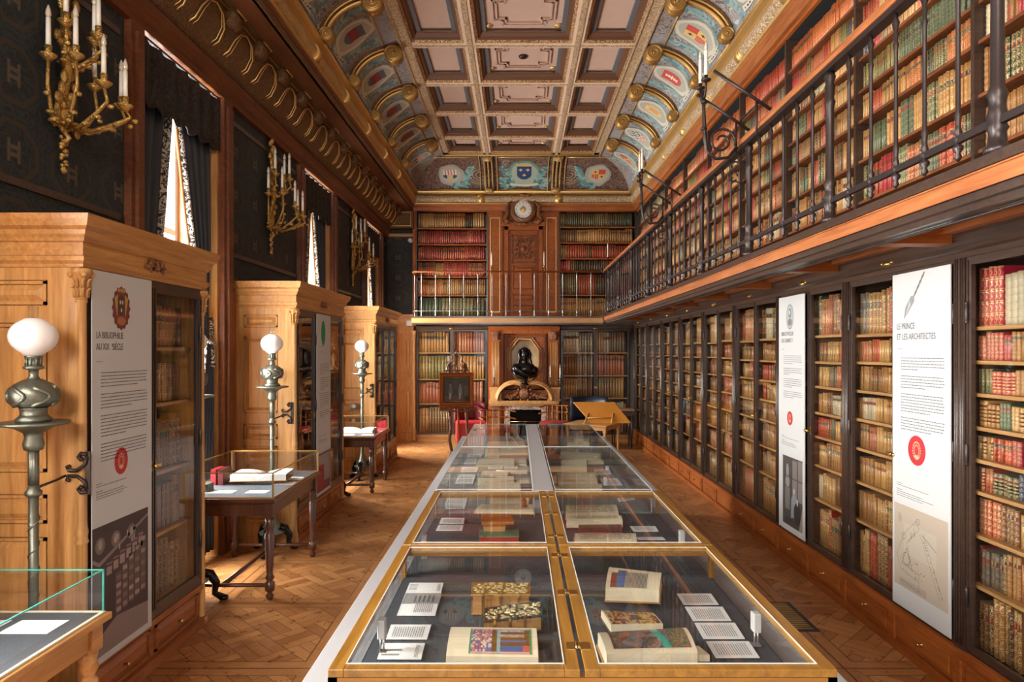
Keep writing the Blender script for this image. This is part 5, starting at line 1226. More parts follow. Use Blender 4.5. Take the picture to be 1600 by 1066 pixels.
def tcase(label, x0, x1, y0, y1, H, mat, em, ew, gh=.18, fab='fabric', group='glazed table cases beside the left windows'):
    t = thing('display_table', label, 'display case', LOC((x0+x1)/2, (y0+y1)/2), group); a, b = (x1-x0)/2, (y1-y0)/2
    k = MB(); k.box(-a, a, -b, b, H-.03, H); k.box(-a+.015, a-.015, -b+.015, b-.015, H-.04, H-.03); k.obj('table_top', mat, t, bev=.005)
    k = MB(); q = .04
    for e in ((-a+q, a-q, -b+q, -b+q+.02), (-a+q, a-q, b-q-.02, b-q), (-a+q, -a+q+.02, -b+q+.02, b-q-.02), (a-q-.02, a-q, -b+q+.02, b-q-.02)): k.box(*e, H-.13, H-.04)
    k.obj('apron', mat, t)
    for sx in (-1, 1):
        for sy in (-1, 1): leg(t, sx*(a-.06), sy*(b-.06), H-.04, mat)
    k = MB(); k.cyl((-a+.06, -b+.06, .10), (a-.06, -b+.06, .10), .015, 8); k.cyl((-a+.06, b-.06, .10), (a-.06, b-.06, .10), .015, 8); k.cyl((0, -b+.06, .10), (0, b-.06, .10), .018, 8); k.obj('stretcher', mat, t)
    k = MB(); k.box(-a+.03, a-.03, -b+.03, b-.03, H, H+.004); k.obj('lining', fab, t)
    k = MB()
    for e in ((-a+.018, a-.018, -b+.018, -b+.03), (-a+.018, a-.018, b-.03, b-.018), (-a+.018, -a+.03, -b+.03, b-.03), (a-.03, a-.018, -b+.03, b-.03)): k.box(*e, H, H+.008)
    k.obj('beading', 'brass' if mat != 'oak_h' else 'cream', t)
    glassbox(t, -a+.024, a-.024, -b+.024, b-.024, H+.006, H+gh, em, ew); return t
tcase('foreground oak table case with green-edged glass', -2.50, -1.70, 1.78, 2.86, .68, 'oak_h', 'green_edge', .003)
tcase('dark wooden table case with brass-edged glass, between near and middle bookcases', -2.50, -1.71, 4.80, 5.93, .725, 'darkred', 'brass', .005)
tcase('dark wooden table case farthest away, between middle and far bookcases', -2.50, -1.76, 8.43, 9.38, .70, 'darkred', 'brass', .005)
# ================================================================== the long display case in the middle
MT['greyfab2'] = plain('grey_cloth', (.24, .24, .25), .8, 0, .2, 100, .2)
FZ = .822                                                   # cloth floor of the cases
t = thing('exhibition_table', 'long grey exhibition table in the middle of the room', 'table', LOC(.165, 4.5, 0))
k = MB(); k.box(-.80, .80, -3.2, 3.25, .775, .80); k.obj('table_top', 'grey', t, bev=.003)
k = MB(); k.box(-.70, .70, -3.1, 3.18, 0, .775); k.obj('plinth', 'grey', t)
k = MB(); k.box(.092, .208, 4.03, 7.64, .8005, .947); tag(rebase(k.obj('cable_duct', 'grey', bev=.003)), 'flat grey strip running between the clear acrylic cases', 'duct')
def woodcase(label, y0, y1):
    t = thing('wooden_display_case', label, 'display case', LOC(.165, (y0+y1)/2, .80), 'golden wood display cases with glass lids'); b = (y1-y0)/2; a = .655
    k = MB(); k.box(-a+.01, a-.01, -b+.01, b-.01, .0005, .018); k.obj('base_board', 'fabric', t)
    k = MB()
    for s in (-1, 1): k.box(s*(a-.01)-.004, s*(a-.01)+.004, -b+.012, b-.012, .018, .112)
    for s in (-1, 1): k.box(-a+.016, a-.016, s*(b-.01)-.003, s*(b-.01)+.003, .018, .112)
    k.obj('side_pane', 'case_glass', t)
    k = MB()
    for sx in (-1, 1):
        for sy in (-1, 1): k.box(sx*(a-.008)-.008, sx*(a-.008)+.008, sy*(b-.008)-.008, sy*(b-.008)+.008, .0, .115)
    for s in (-1, 1):
        k.box(s*(a-.012)-.012, s*(a-.012)+.012, -b, b, .112, .128); k.box(-a, a, s*(b-.012)-.012, s*(b-.012)+.012, .112, .128)
    k.obj('case_frame', 'amber_oak', t)
    for s in (-1, 1):
        x0, x1 = (-a, -.006) if s < 0 else (.006, a); w_ = .040; k = MB()
        for e in ((x0, x0+w_, -b, b), (x1-w_, x1, -b, b), (x0+w_, x1-w_, -b, -b+.032), (x0+w_, x1-w_, b-.032, b)): k.box(*e, .129, .150)
        lid = k.obj('lid', 'brass_wood', t, bev=.002)
        k = MB(); k.box(x0+w_-.006, x1-w_+.006, -b+.026, b-.026, .140, .144); k.obj('pane', 'case_glass', lid)
        k = MB(); e = .0013
        for xx in (x0+w_, x1-w_): k.box(xx-e, xx+e, -b+.03, b-.03, .1505, .1525)
        for yy in (-b+.032, b-.032): k.box(x0+w_, x1-w_, yy-e, yy+e, .1505, .1525)
        k.obj('bright_edge', 'pale_edge', lid)
        for yy in (-b*.75, 0, b*.75):
            k = MB(); xh = -.006 if s < 0 else .006; k.box(xh+s*.004, xh+s*.026, yy-.022, yy+.022, .150, .152); k.cyl((xh*.6, yy-.02, .153), (xh*.6, yy+.02, .153), .0035, 6); k.obj('hinge', 'brass', lid)
    return t
woodcase('golden wood display case with glass lids, nearer one in front', 1.755, 2.875)
woodcase('golden wood display case with glass lids, second one from the front', 2.885, 4.00)
for x0, x1, nx in ((-.49, .085, 'left'), (.215, .79, 'right')):
    for y0, y1, ny in ((4.04, 5.82, 'nearer'), (5.84, 7.62, 'farther')):
        t = thing('acrylic_display_case', 'clear acrylic case, %s one on the %s of the grey strip' % (ny, nx), 'display case', LOC((x0+x1)/2, (y0+y1)/2, .80), 'clear acrylic cases on the grey table')
        a, b = (x1-x0)/2, (y1-y0)/2; k = MB(); k.box(-a, a, -b, b, .0005, .018); k.obj('base_board', 'greyfab2', t)
        glassbox(t, -a+.002, a-.002, -b+.002, b-.002, .018, .150, 'pale_edge', .0022)
def world_quad(c, h): return [at(px, py, h) for px, py in c]
def slab(name, label, cat, c, z, th, mat, group=None, marks=None, mk='ink', mname='print', bandc=None):
    """flat thing lying in a case; c = its four corners (near left, near right, far right, far left)"""
    q = world_quad(c, z); cx, cy = sum(p[0] for p in q)/4, sum(p[1] for p in q)/4; q = [(x-cx, y-cy) for x, y in q]
    k = MB(); A = [k.pt((x, y, 0)) for x, y in q]; B_ = [k.pt((x, y, th)) for x, y in q]
    for i in range(4): k.face((A[i], A[(i+1) % 4], B_[(i+1) % 4], B_[i]))
    k.face(A[::-1]); k.face(B_); o = k.obj(name, mat, None, LOC(cx, cy, z)); tag(o, label, cat, group)
    def bl(u, v): return tuple((q[0][i]*(1-u)+q[1][i]*u)*(1-v)+(q[3][i]*(1-u)+q[2][i]*u)*v for i in (0, 1))
    if marks:
        m = MB(); rr = random.Random(int(cx*1e4)+7)
        for (u0, u1, v0, v1, n, vert) in marks:
            for i in range(n):
                f0 = i/n; f1 = f0+.38/n; e = rr.uniform(.0, .12)
                P_ = [(u0+(u1-u0)*f0, v0), (u0+(u1-u0)*f1, v0), (u0+(u1-u0)*f1, v1-e*(v1-v0)), (u0+(u1-u0)*f0, v1-e*(v1-v0))] if vert else [(u0, v0+(v1-v0)*f0), (u1-e*(u1-u0), v0+(v1-v0)*f0), (u1-e*(u1-u0), v0+(v1-v0)*f1), (u0, v0+(v1-v0)*f1)]
                m.poly([(*bl(*p), th+.0006) for p in P_])
        m.obj(mname, mk, o, recalc=False)
    return o, bl
TXT = [(.12, .9, .12, .88, 14, True)]; CG = 'printed cards in the display cases'
def card(label, l0, r0, y0, l1, r1, y1, marks=TXT, z=FZ, mat='paper', group=CG): return slab('text_card', label, 'card', [(l0, y0), (r0, y0), (r1, y1), (l1, y1)], z, .002, mat, group, marks, 'inkgrey')
# nearest case, left half
card('long card with grey picture strip, left of the stacked treasure bindings', 620, 680, 962.5, 640, 693, 911.5, [(.4, .9, .08, .36, 10, True), (.06, .3, .76, .96, 5, False), (.86, .95, .72, .96, 3, True)])
o, bl = slab('text_card', 'grey photographic card strip laid over the long card', 'card', [(627.5, 943.5), (686, 943.5), (690.5, 927.5), (634, 927.5)], FZ+.0026, .001, 'inkgrey', CG, [(.3, .9, .1, .8, 5, True)], 'ink')
card('white text card, second from the front on the left side', 603, 667, 999.6, 611, 674, 977)
card('white map card with faint lines, front left corner of case', 589, 658, 1031, 598, 664, 1006, [(.06, .5, .2, .8, 2, False), (.82, .92, .1, .9, 3, True)])
# manuscripts
def manuscript(label, c, z, blk, cover, art=None, artuv=(.1, .9, .1, .9), group='open books and manuscripts in the cases', name='open_book', bow=.012, cat='book'):
    q = world_quad(c, z+blk); cx, cy = sum(p[0] for p in q)/4, sum(p[1] for p in q)/4; q = [(x-cx, y-cy) for x, y in q]
    t = thing(name, label, cat, LOC(cx, cy, z), group)
    def bl(u, v, h): return tuple((q[0][i]*(1-u)+q[1][i]*u)*(1-v)+(q[3][i]*(1-u)+q[2][i]*u)*v for i in (0, 1))+(h,)
    hh = lambda u, v: blk+bow*(abs(math.sin(PI*v))**.7)-.5*bow
    k = MB(); P_ = lambda u, v: bl(u, v, hh(u, v))
    k.grid(P_, 6, 14); e = []
    for lo in (0.004,):
        for (a, b, f) in (((0, 0), (1, 0), 1), ((1, 0), (1, 1), 1), ((1, 1), (0, 1), 1), ((0, 1), (0, 0), 1)):
            n = 14
            for i in range(n):
                u0, v0 = a[0]+(b[0]-a[0])*i/n, a[1]+(b[1]-a[1])*i/n; u1, v1 = a[0]+(b[0]-a[0])*(i+1)/n, a[1]+(b[1]-a[1])*(i+1)/n
                k.poly([bl(u0, v0, lo), bl(u1, v1, lo), P_(u1, v1), P_(u0, v0)])
    k.obj('page_block', 'cream', t)
    k = MB(); A = [bl(u, v, 0) for u, v in ((-.02, -.02), (1.02, -.02), (1.02, 1.02), (-.02, 1.02))]; B_ = [(x, y, .0045) for x, y, _ in A]; A = [k.pt(p) for p in A]; B_ = [k.pt(p) for p in B_]
    for i in range(4): k.face((A[i], A[(i+1) % 4], B_[(i+1) % 4], B_[i]))
    k.face(A[::-1]); k.face(B_); k.obj('cover', cover, t)
    if art:
        k = MB(); n1, n2 = art[1]; u0, u1, v0, v1 = artuv
        for i in range(n1):
            for j in range(n2):
                c_ = art[0]((i+.5)/n1, (j+.5)/n2)
                if c_ is None: continue
                k.col = c_; a0, a1, b0, b1 = u0+(u1-u0)*i/n1, u0+(u1-u0)*(i+1)/n1, v0+(v1-v0)*j/n2, v0+(v1-v0)*(j+1)/n2
                k.poly([(*bl(u, v, 0)[:2], hh(u, v)+.0012) for u, v in ((a0, b0), (a1, b0), (a1, b1), (a0, b1))])
        k.obj('illumination', 'vc', t, recalc=False)
    return t
rq = random.Random(9)
def art_people(u, v):
    if .44 < u < .50: return (.25, .35, .36)
    if u < .03 or u > .97: return (.05, .25, .08)
    if v > .95 or v < .04: return (.5, .30, .25)
    if u < .36: return rq.choice([(.55, .10, .04), (.07, .09, .25), (.45, .40, .38), (.10, .12, .30), (.35, .20, .16), (.6, .55, .5)])
    if u < .44: return (.16, .075, .015)
    if v < .22: return (.09, .11, .25) if u < .85 else (.5, .1, .08)
    if .35 < v < .46: return (.10, .12, .32) if u < .93 else (.15, .07, .015)
    if .58 < v < .70: return rq.choice([(.4, .2, .16), (.35, .32, .28)]) if u < .9 else (.16, .075, .015)
    if .8 < v < .92: return rq.choice([(.4, .38, .40), (.25, .25, .30)]) if u < .9 else (.16, .075, .015)
    return (.16, .075, .015)
manuscript('open illuminated manuscript with two miniatures of figures, at front left', [(697, 1022), (841, 1024), (838, 979), (705, 977)], FZ, .045, 'shelf', (art_people, (36, 16)), (.24, .93, .04, .86))
def art_map(u, v):
    n = mnoise.noise(Vector((u*7, v*4, 3.1))); m2 = mnoise.noise(Vector((u*13, v*9, 8)))
    if u < .13: return (.10, .05, .03) if m2 < .1 else (.2, .1, .05)
    if .60 < u+.10*(v-.5) < .70: return (.03, .35, .28) if v < .8 else (.2, .4, .35)
    if u > .74: return rq.choice([(.07, .16, .06), (.35, .20, .06), (.10, .14, .16), (.40, .09, .04), (.05, .13, .07)])
    if n > .28: return (.42, .05, .03)
    if n > .08: return (.30, .16, .10) if m2 > 0 else (.16, .15, .22)
    if n > -.12: return (.10, .12, .22) if m2 > .05 else (.25, .13, .07)
    return (.09, .06, .05)
manuscript('large open book with brightly painted battle miniature, at front right', [(948, 1019), (1090, 1017), (1071, 978), (934, 986)], FZ, .050, 'shelf', (art_map, (44, 22)), (.09, .95, .12, .92))
o, bl = slab('page_flap', 'plain white lower page lying before the battle miniature', 'paper', [(950, 1034), (1109, 1034), (1092, 1019.5), (940, 1020.5)], FZ, .02, 'cream')
def art_gold(u, v): n = mnoise.noise(Vector((u*10, v*8, 1))); return (.06, .05, .05) if .5 < u < .62 and .3 < v < .7 else (.35, .05, .03) if n > .25 else (.50, .34, .12) if n > -.1 else (.12, .06, .03)
manuscript('small open book painted in red and gold, behind the battle miniature', [(955, 977), (1036, 975), (1020, 957), (939, 953)], FZ, .03, 'carved', (art_gold, (24, 12)), (.03, .97, .05, .95), bow=.004)
def art_let(u, v):
    if u < .16: return (.22, .06, .03) if v < .7 else None
    if u < .38: return (.07, .13, .32) if v < .85 else (.3, .18, .08)
    return (.10, .10, .11) if (int(u*64) % 2 and v < .88 and u < .96) else None
t = manuscript('tilted open page with blue initial, back of front right case', [(946, 917), (1030, 920), (1034, 893), (952, 884)], FZ+.02, .055, 'shelf', (art_let, (64, 8)), (.08, .80, .03, .78))
k = MB(); k.box(-.06, .06, -.05, .05, -.0195, -.001); k.obj('book_rest', 'blackv', t)
# treasure bindings
def binding(label, c, z, th, body, top, rel=None, clasps=0):
    q = world_quad(c, z+th); cx, cy = sum(p[0] for p in q)/4, sum(p[1] for p in q)/4; q = [(x-cx, y-cy) for x, y in q]
    t = thing('bound_book', label, 'book', LOC(cx, cy, z), 'closed bindings in the cases')
    def ins(s, h): return [(x*s, y*s, h) for x, y in q]
    def pr(k, s, h0, h1):
        A = [k.pt(p) for p in ins(s, h0)]; B_ = [k.pt(p) for p in ins(s, h1)]
        for i in range(4): k.face((A[i], A[(i+1) % 4], B_[(i+1) % 4], B_[i]))
        k.face(A[::-1]); k.face(B_)
    k = MB(); pr(k, .94, .006, th-.006); k.obj('page_block', 'shelf', t)
    k = MB(); pr(k, 1, 0, .006); pr(k, 1, th-.006, th); k.obj('cover', body, t, bev=.0015)
    if rel:
        k = MB(); rr = random.Random(2); k.col = (.45, .36, .18)
        for i in range(150):
            u, v = rr.uniform(.06, .94), rr.uniform(.1, .9); p = tuple((q[0][j]*(1-u)+q[1][j]*u)*(1-v)+(q[3][j]*(1-u)+q[2][j]*u)*v for j in (0, 1)); k.col = rel; k.ball((p[0], p[1], th), rr.uniform(.0025, .007), 7, 4, (1.3, 1, .6))
        k.obj('relief', 'vcb', t)
    if clasps:
        k = MB()
        for u in clasps:
            p = tuple(q[0][j]*(1-u)+q[1][j]*u for j in (0, 1)); p2 = tuple(q[3][j]*(1-u)+q[2][j]*u for j in (0, 1)); k.box(p[0]-.004, p[0]+.004, p[1]-.006, p[1]+.002, 0, th+.002)
        k.obj('clasp', 'brass', t)
    return t
binding('brown treasure book at the back, with a gilt carved panel', [(736, 929), (829, 929), (829, 909.5), (737, 909.5)], FZ, .075, 'brass_wood', None, (.55, .44, .2), (.2, .5, .8))
binding('dark treasure book covered in cream and gold relief, before the brown one', [(754, 972), (848, 962), (848, 938), (757, 950)], FZ, .055, 'dark', None, (.58, .50, .28), (.2, .45, .7))
for i, (l0, r0, y0, l1, r1, y1) in enumerate([(1068, 1123, 945.5, 1057, 1111, 928.5), (1083, 1143, 971, 1070, 1129, 949), (1099, 1164, 999, 1085, 1148, 974), (1118, 1187, 1028.5, 1103, 1170, 1003)]):
    card('white text card on the right side of the front case, %s from the back' % ORD[i], l0, r0, y0, l1, r1, y1)
# second case
for i, (l0, r0, y0, l1, r1, y1) in enumerate([(697, 729, 781.3, 700, 731, 777), (695, 728, 788, 697, 730, 782.3), (696, 726, 795.6, 695, 728, 788.6)]): card('small white card in second case, left group, %s from the back' % ORD[i], l0, r0, y0, l1, r1, y1)
card('white text card in second case, left side, beside the brown book', 686, 725, 818.8, 690, 726, 810); card('white text card in second case, left side, nearest the front', 681, 722, 829.7, 685, 724, 821)
for lab, c, th, cov in (('open cream book at the back left of second case', [(765, 785), (826, 784), (827, 776), (768, 776)], .02, 'shelf'), ('long open cream book beside the small dark stand, second case', [(741, 798), (834, 799), (833, 787), (755, 787)], .02, 'shelf'),
                        ('large open book with pale green pages, right of second case', [(884, 805), (967, 803), (962, 787), (884, 788)], .03, 'mahog_x'), ('bowed open page in front of the pale green pages', [(885, 813), (973, 812), (968, 804.5), (885, 806)], .045, 'red'),
                        ('wide open book at the front right of second case', [(898, 845), (995, 845), (993, 832), (898, 832)], .03, 'shelf')):
    manuscript(lab, c, FZ, th, cov, (lambda u, v: (.40, .34, .24) if int(v*13) % 2 and rq.random() > .15 else None, (22, 13)), (.08, .92, .12, .9))
binding('brown leather book in second case, laid on an orange one', [(752, 815), (804, 814), (797, 803), (752, 804)], FZ+.052, .02, 'mahog_x', None); binding('orange-brown book under the brown one, second case', [(755, 824), (790, 824), (790, 814), (755, 814)], FZ, .05, 'oak_x', None)
binding('green tooled book in second case', [(748, 837), (811, 838), (811, 827.5), (750, 827)], FZ, .028, MT['binding_green'] if 'binding_green' in MT else plain('green_binding', (.04, .14, .08), .4, 0, .4, 60, .4), None)
binding('crimson book in the front of second case', [(750, 848), (811, 848), (811, 840), (750, 840)], FZ, .02, 'red', None)
binding('red leather book between open books, right of second case', [(904, 830.5), (973, 830.5), (971, 818), (904, 818)], FZ, .02, 'redc', None)
o, _ = slab('text_card', 'white card at far right of second case, beside the glass', 'card', [(967, 785), (992, 781), (988, 775), (964, 776)], FZ, .002, 'paper', CG, TXT, 'inkgrey')
card('white text card, right side of second case', 990, 1029, 831, 984, 1024, 823); card('white text card, right side of second case, nearest the front', 997, 1040, 844, 995, 1035, 840)
k = MB(); k.lathe([(.018, 0), (.012, .02), (.016, .035), (.006, .05)], seg=10); x, y = at(819, 800, FZ); o = k.obj('small_stand', 'mahog', None, LOC(x, y, FZ+.032)); tag(o, 'small dark turned stand holding down the long open book', 'stand')
def lock(label, x, y):
    t = thing('case_gauge', label, 'gauge', LOC(x, y, FZ-.001), 'white gauges standing inside the wooden cases'); k = MB(); k.box(-.012, .012, -.018, .018, .045, .105); k.obj('body', 'gauge', t, bev=.003)
    k = MB(); k.cyl((-.004, 0, 0), (-.004, 0, .05), .003, 8); k.cyl((.006, 0, 0), (.006, 0, .05), .003, 8); k.box(-.014, .014, -.014, .014, 0, .004); k.obj('pin', 'steel', t)
lock('white gauge at the left glass of the front case', -.43, 2.15); lock('white gauge at the right glass of the front case', .765, 2.2); lock('white gauge at the left glass of the second case', -.43, 3.12); lock('white gauge at the right glass of the second case', .765, 3.2)
# acrylic cases
def px3(x, y): return (640+x*.1375, 655+y*.1375)
def px4(x, y): return (830+x*.13125, 655+y*.13125)
def crd(lab, p, a): q = [p(*v) for v in a]; slab('text_card', lab, 'card', q, FZ, .002, 'paper', CG, [(.1, .9, .15, .85, 6, False)], 'inkgrey')
L3 = [((398, 610), (490, 610), (515, 550), (425, 550)), ((580, 605), (760, 605), (783, 548), (600, 548)), ((318, 740), (425, 740), (470, 640), (370, 640)), ((513, 735), (720, 735), (752, 632), (560, 632)),
      ((650, 435), (815, 435), (825, 400), (665, 400)), ((850, 440), (1015, 440), (1020, 415), (855, 415)), ((615, 515), (750, 515), (765, 450), (650, 450)), ((445, 540), (550, 540), (575, 430), (490, 430)), ((890, 570), (1055, 565), (1060, 530), (890, 530)), ((1075, 565), (1225, 565), (1228, 530), (1075, 530)), ((1080, 410), (1240, 410), (1240, 390), (1075, 390))]
wh = ['', 'leftmost, farther from the camera', '', 'leftmost, nearest the camera', 'beside the glass divider, first', 'beside the glass divider, second', 'left of the long open book', 'outermost, left of the long open book', 'behind the open papers, left one', 'behind the open papers, right one', 'against the grey strip near the divider']
for a, w_ in [p for i, p in enumerate(zip(L3, wh)) if i not in (0, 2, 7)]: crd('white card in the left acrylic case, '+w_, px3, a)
for lab, c, th in (('pale open manuscript at the near end of the left acrylic case', [(773, 805), (1255, 805), (1258, 712), (790, 710)], .03), ('open manuscript behind the pale one, left acrylic case', [(775, 700), (985, 705), (990, 665), (785, 662)], .03), ('folded cream papers in the left acrylic case', [(810, 625), (1110, 628), (1135, 590), (840, 588)], .02),
                   ('long cream paper against the grey strip, left acrylic case', [(1150, 612), (1333, 612), (1333, 574), (990, 574)], .012), ('slanted white booklet in the left acrylic case', [(985, 705), (1185, 690), (1180, 640), (990, 655)], .03), ('long open green-grey book, left acrylic case', [(755, 500), (1190, 498), (1190, 440), (800, 445)], .03),
                   ('cream book by the grey strip, left acrylic case', [(1190, 500), (1330, 515), (1325, 440), (1195, 438)], .015), ('wide cream manuscript just past the glass divider, left', [(870, 385), (1355, 385), (1345, 335), (870, 335)], .02), ('wide cream manuscript before the tool, farther left acrylic case', [(890, 305), (1310, 305), (1300, 250), (890, 250)], .02), ('small cream open book by the strip, left acrylic case', [(1215, 718), (1358, 715), (1350, 672), (1215, 675)], .012)):
    manuscript(lab, [px3(*v) for v in c], FZ, th, 'cream', bow=.006)
for lab, c, th, cov in (('open book with pink printed pages, right acrylic case', [(315, 740), (790, 742), (750, 628), (310, 635)], .03, 'carved'), ('open book nearest the front of right acrylic case', [(240, 838), (845, 835), (835, 765), (380, 770)], .03, 'shelf'), ('thick open greenish book on a stand, right acrylic case', [(355, 552), (662, 552), (655, 475), (360, 478)], .06, 'dark'),
                   ('small rose book at left of the pink printed pages', [(215, 738), (305, 738), (300, 668), (215, 670)], .02, 'carved'), ('brown open book near the strip, right acrylic case', [(200, 605), (360, 605), (355, 555), (195, 558)], .02, 'carved'), ('open paper right of the greenish book', [(672, 515), (865, 512), (855, 485), (680, 488)], .02, 'cream'), ('cream manuscript at the divider, right acrylic case', [(340, 440), (830, 470), (820, 400), (350, 385)], .02, 'cream'),
                   ('open white paper in the farther right acrylic case', [(520, 262), (680, 262), (670, 228), (515, 228)], .02, 'cream'), ('cream paper in the farther right acrylic case', [(430, 305), (700, 305), (690, 270), (440, 270)], .02, 'cream')):
    manuscript(lab, [px4(*v) for v in c], FZ, th, cov, bow=.006)
R4 = [((762, 665), (955, 662), (930, 595), (745, 600)), ((860, 790), (1090, 790), (1030, 708), (815, 712)), ((730, 265), (860, 262), (830, 228), (730, 230))]
for a, w_ in zip(R4, ['beside the pink pages', 'near end, under the small white cubes', 'farther case, by the outer glass']): crd('white card in the right acrylic case, '+w_, px4, a)
for i, (a, w_) in enumerate((((905, 610), 'farther'), ((885, 745), 'middle'), ((885, 795), 'nearest'))):
    x, y = at(*px4(*a), FZ); k = MB(); k.box(-.012, .012, -.012, .012, 0, .03); o = k.obj('white_cube', 'paper', None, LOC(x, y, FZ+.0025), bev=.002); tag(o, 'small white plastic cube on the cards, right acrylic case, %s one' % w_, 'cube', 'white cubes in the right acrylic case')
x, y = at(*px3(1225, 250), FZ); t = thing('mason_trowel', 'small trowel with wooden handle in farther left acrylic case', 'tool', LOC(x, y, FZ+.03)); k = MB(); k.poly([(-.10, .12, .0), (-.14, .05, 0), (-.09, .0, 0), (-.03, .03, 0)]); k.obj('blade', 'steel', t, solid=.002); k = MB(); k.tube([(-.04, .03, .004), (.0, .08, .03), (.04, -.03, .02), (.07, -.10, .0)], [.004, .006, .010, .012], 8); k.obj('handle', 'dark', t)
# things inside the window-side table cases
def on(tx, ty, H): return lambda x, y: (tx+x, ty+y, H)
def flat(name, label, cat, x, y, z, w, d, th, mat, rz=0, group=None):
    k = MB(); k.box(-w/2, w/2, -d/2, d/2, 0, th); o = k.obj(name, mat, None, LOC(x, y, z, rz)); tag(o, label, cat, group); return o
flat('text_card', 'white card in the foreground table case, right one', 'card', -1.90, 2.68, .6845, .19, .13, .002, 'paper', 0, CG)
flat('text_card', 'white card in the foreground table case, beside the open book', 'card', -2.13, 2.68, .6845, .19, .13, .002, 'paper', 0, CG)
def obook(label, x, y, z, w, d, rz=0, cov='shelf'):
    t = thing('open_book', label, 'book', LOC(x, y, z, rz), 'open books in the window-side cases'); k = MB()
    k.grid(lambda u, v: (w*(u-.5), d*(v-.5), .012+.055*abs(u-.5)**.6*(1-abs(u-.5))*2.2), 20, 2); k.grid(lambda u, v: (w*(u-.5), d*(v-.5), .004), 20, 2)
    for v in (-.5, .5): k.poly([(-w/2, d*v, .004)]+[(w*(i/20-.5), d*v, .012+.055*abs(i/20-.5)**.6*(1-abs(i/20-.5))*2.2) for i in range(21)]+[(w/2, d*v, .004)])
    k.obj('page_block', 'paper', t); k = MB(); k.box(-w/2-.008, w/2+.008, -d/2-.008, d/2+.008, 0, .005); k.obj('cover', cov, t)
obook('open book in the foreground table case', -2.16, 2.30, .6845, .34, .32, .25)
obook('large open book in the middle dark table case', -2.03, 5.42, .756, .42, .26, .1); flat('book_rest', 'grey book rest under the open book, middle table case', 'stand', -2.03, 5.42, .7295, .22, .16, .026, 'greyfab')
for i, (x, y, w_) in enumerate(((-1.92, 5.02, 'front corner'), (-2.20, 5.02, 'front, left of the corner card'), (-1.83, 5.55, 'right side, farther'), (-1.83, 5.35, 'right side, nearer'), (-2.28, 5.6, 'back left'))): flat('text_card', 'white card in the middle dark table case, '+w_, 'card', x, y, .7295, .15 if i != 1 else .22, .10, .002, 'paper', 0, CG)
flat('small_box', 'grey green box in the middle dark table case', 'box', -2.32, 5.05, .7295, .09, .10, .06, 'pewter'); 
for i, c in enumerate(('red', 'redc')): flat('bound_book', '%s book standing in the middle dark table case' % ('bright red', 'dark red')[i], 'book', -2.36+.055*i, 5.36, .7295, .04, .16, .12, c)
obook('open book on a slope in the farthest table case', -2.08, 8.9, .705, .42, .28, 0)
for i, (x, y, w_) in enumerate(((-1.9, 8.62, 'front right'), (-2.15, 8.62, 'front left'), (-1.87, 9.0, 'right side'))): flat('text_card', 'white card in the farthest table case, '+w_, 'card', x, y, .7045, .15, .11, .002, 'paper', 0, CG)
# ================================================================== the end wall
def backcase(name, label, x0, x1, levels, top, pals, wr, bay, z0=0, ndoor=2, low=True, hf=(.86, .95)):
    F = frame((x0, 13.35, 0), (1, 0, 0)); W_ = x1-x0; t = thing(name, label, 'bookcase', F); D = .36; T = F_ID
    k = MB(); k.box(0, .02, z0, top+.03, -D, 0); k.box(W_-.02, W_, z0, top+.03, -D, 0); k.box(.02, W_-.02, z0, top+.03, -D, -D+.02); k.box(.02, W_-.02, top, top+.03, -D+.02, 0); k.obj('carcass', 'dark', t)
    if low:
        k = MB(); k.box(0, W_, 0, .04, -.02, .05); k.box(0, W_, .04, .13, -.02, .02); k.obj('plinth', 'oak_x', t)
        for i in range(2):
            k = MB(); panel(k, .04+i*W_/2, W_/2*(i+1)-.04, .045, .125, .02, .01); dr = k.obj('drawer', 'oak_x', t); k = MB(); k.lathe([(.005, .03), (.012, .045), (.004, .05)], (W_*(.25+.5*i), .085, 0), 2, 8); k.obj('knob', 'brass', dr)
        for i in range(2): door(t, Matrix.Translation((0, 0, .022)), .015+i*(W_/2-.015), W_/2+i*(W_/2-.015), .13, top+.01, 'dark', 1 if i == 0 else -1, .03)
        k = MB()
        A = [(0, 2.17, .0), (0, 2.17, .04), (0, 2.20, .06), (0, 2.24, .06), (0, 2.24, 0)]; B_ = [(W_, b, c) for _, b, c in A]; A = [k.pt(p) for p in A]; B_ = [k.pt(p) for p in B_]
        for i in range(5): k.face((A[i], A[(i+1) % 5], B_[(i+1) % 5], B_[i]))
        k.face(A); k.face(B_); k.obj('cornice', 'dark_h', t); k = MB(); k.ball((W_/2, 2.20, .065), .025, 10, 6, (2, .8, .6)); k.obj('brass_mount', 'brass', t)
    for j, y in enumerate(levels):
        if j or not low: k = MB(); k.box(.02, W_-.02, y-.022, y, -D+.02, -.02); k.obj('shelf', 'mahog_x' if not low else 'shelf', t)
        nx = levels[j+1]-.022 if j+1 < len(levels) else top
        segs = ((.05, W_/2-.02), (W_/2+.02, W_-.05)) if low else ((.03, W_-.03),)
        for q, (a, b) in enumerate(segs): row(F, a, b, y+.001, nx-y, pals(j, q), wr(j), bay, sh(j), depth=.22, ind=bool(bay), z=-.04, hf=hf, runs=(2, 9) if low else (1, 8))
    return t
S = lambda *c: [(x, 1) for x in c]
backcase('glazed_bookcase', 'glazed bookcase of folios left of the fireplace, end wall', -2.0, -.60, [.145, .735, 1.213, 1.734], 2.17, lambda j, q: [S(TAN, BRN), S(ROS, REDB, ROS), S(VEL, OLI) if q == 0 else S(TAN, HON, VEL), S(TAN, VEL, HON) if q == 0 else S(ROS)][j], lambda j: (.05, .068), '')
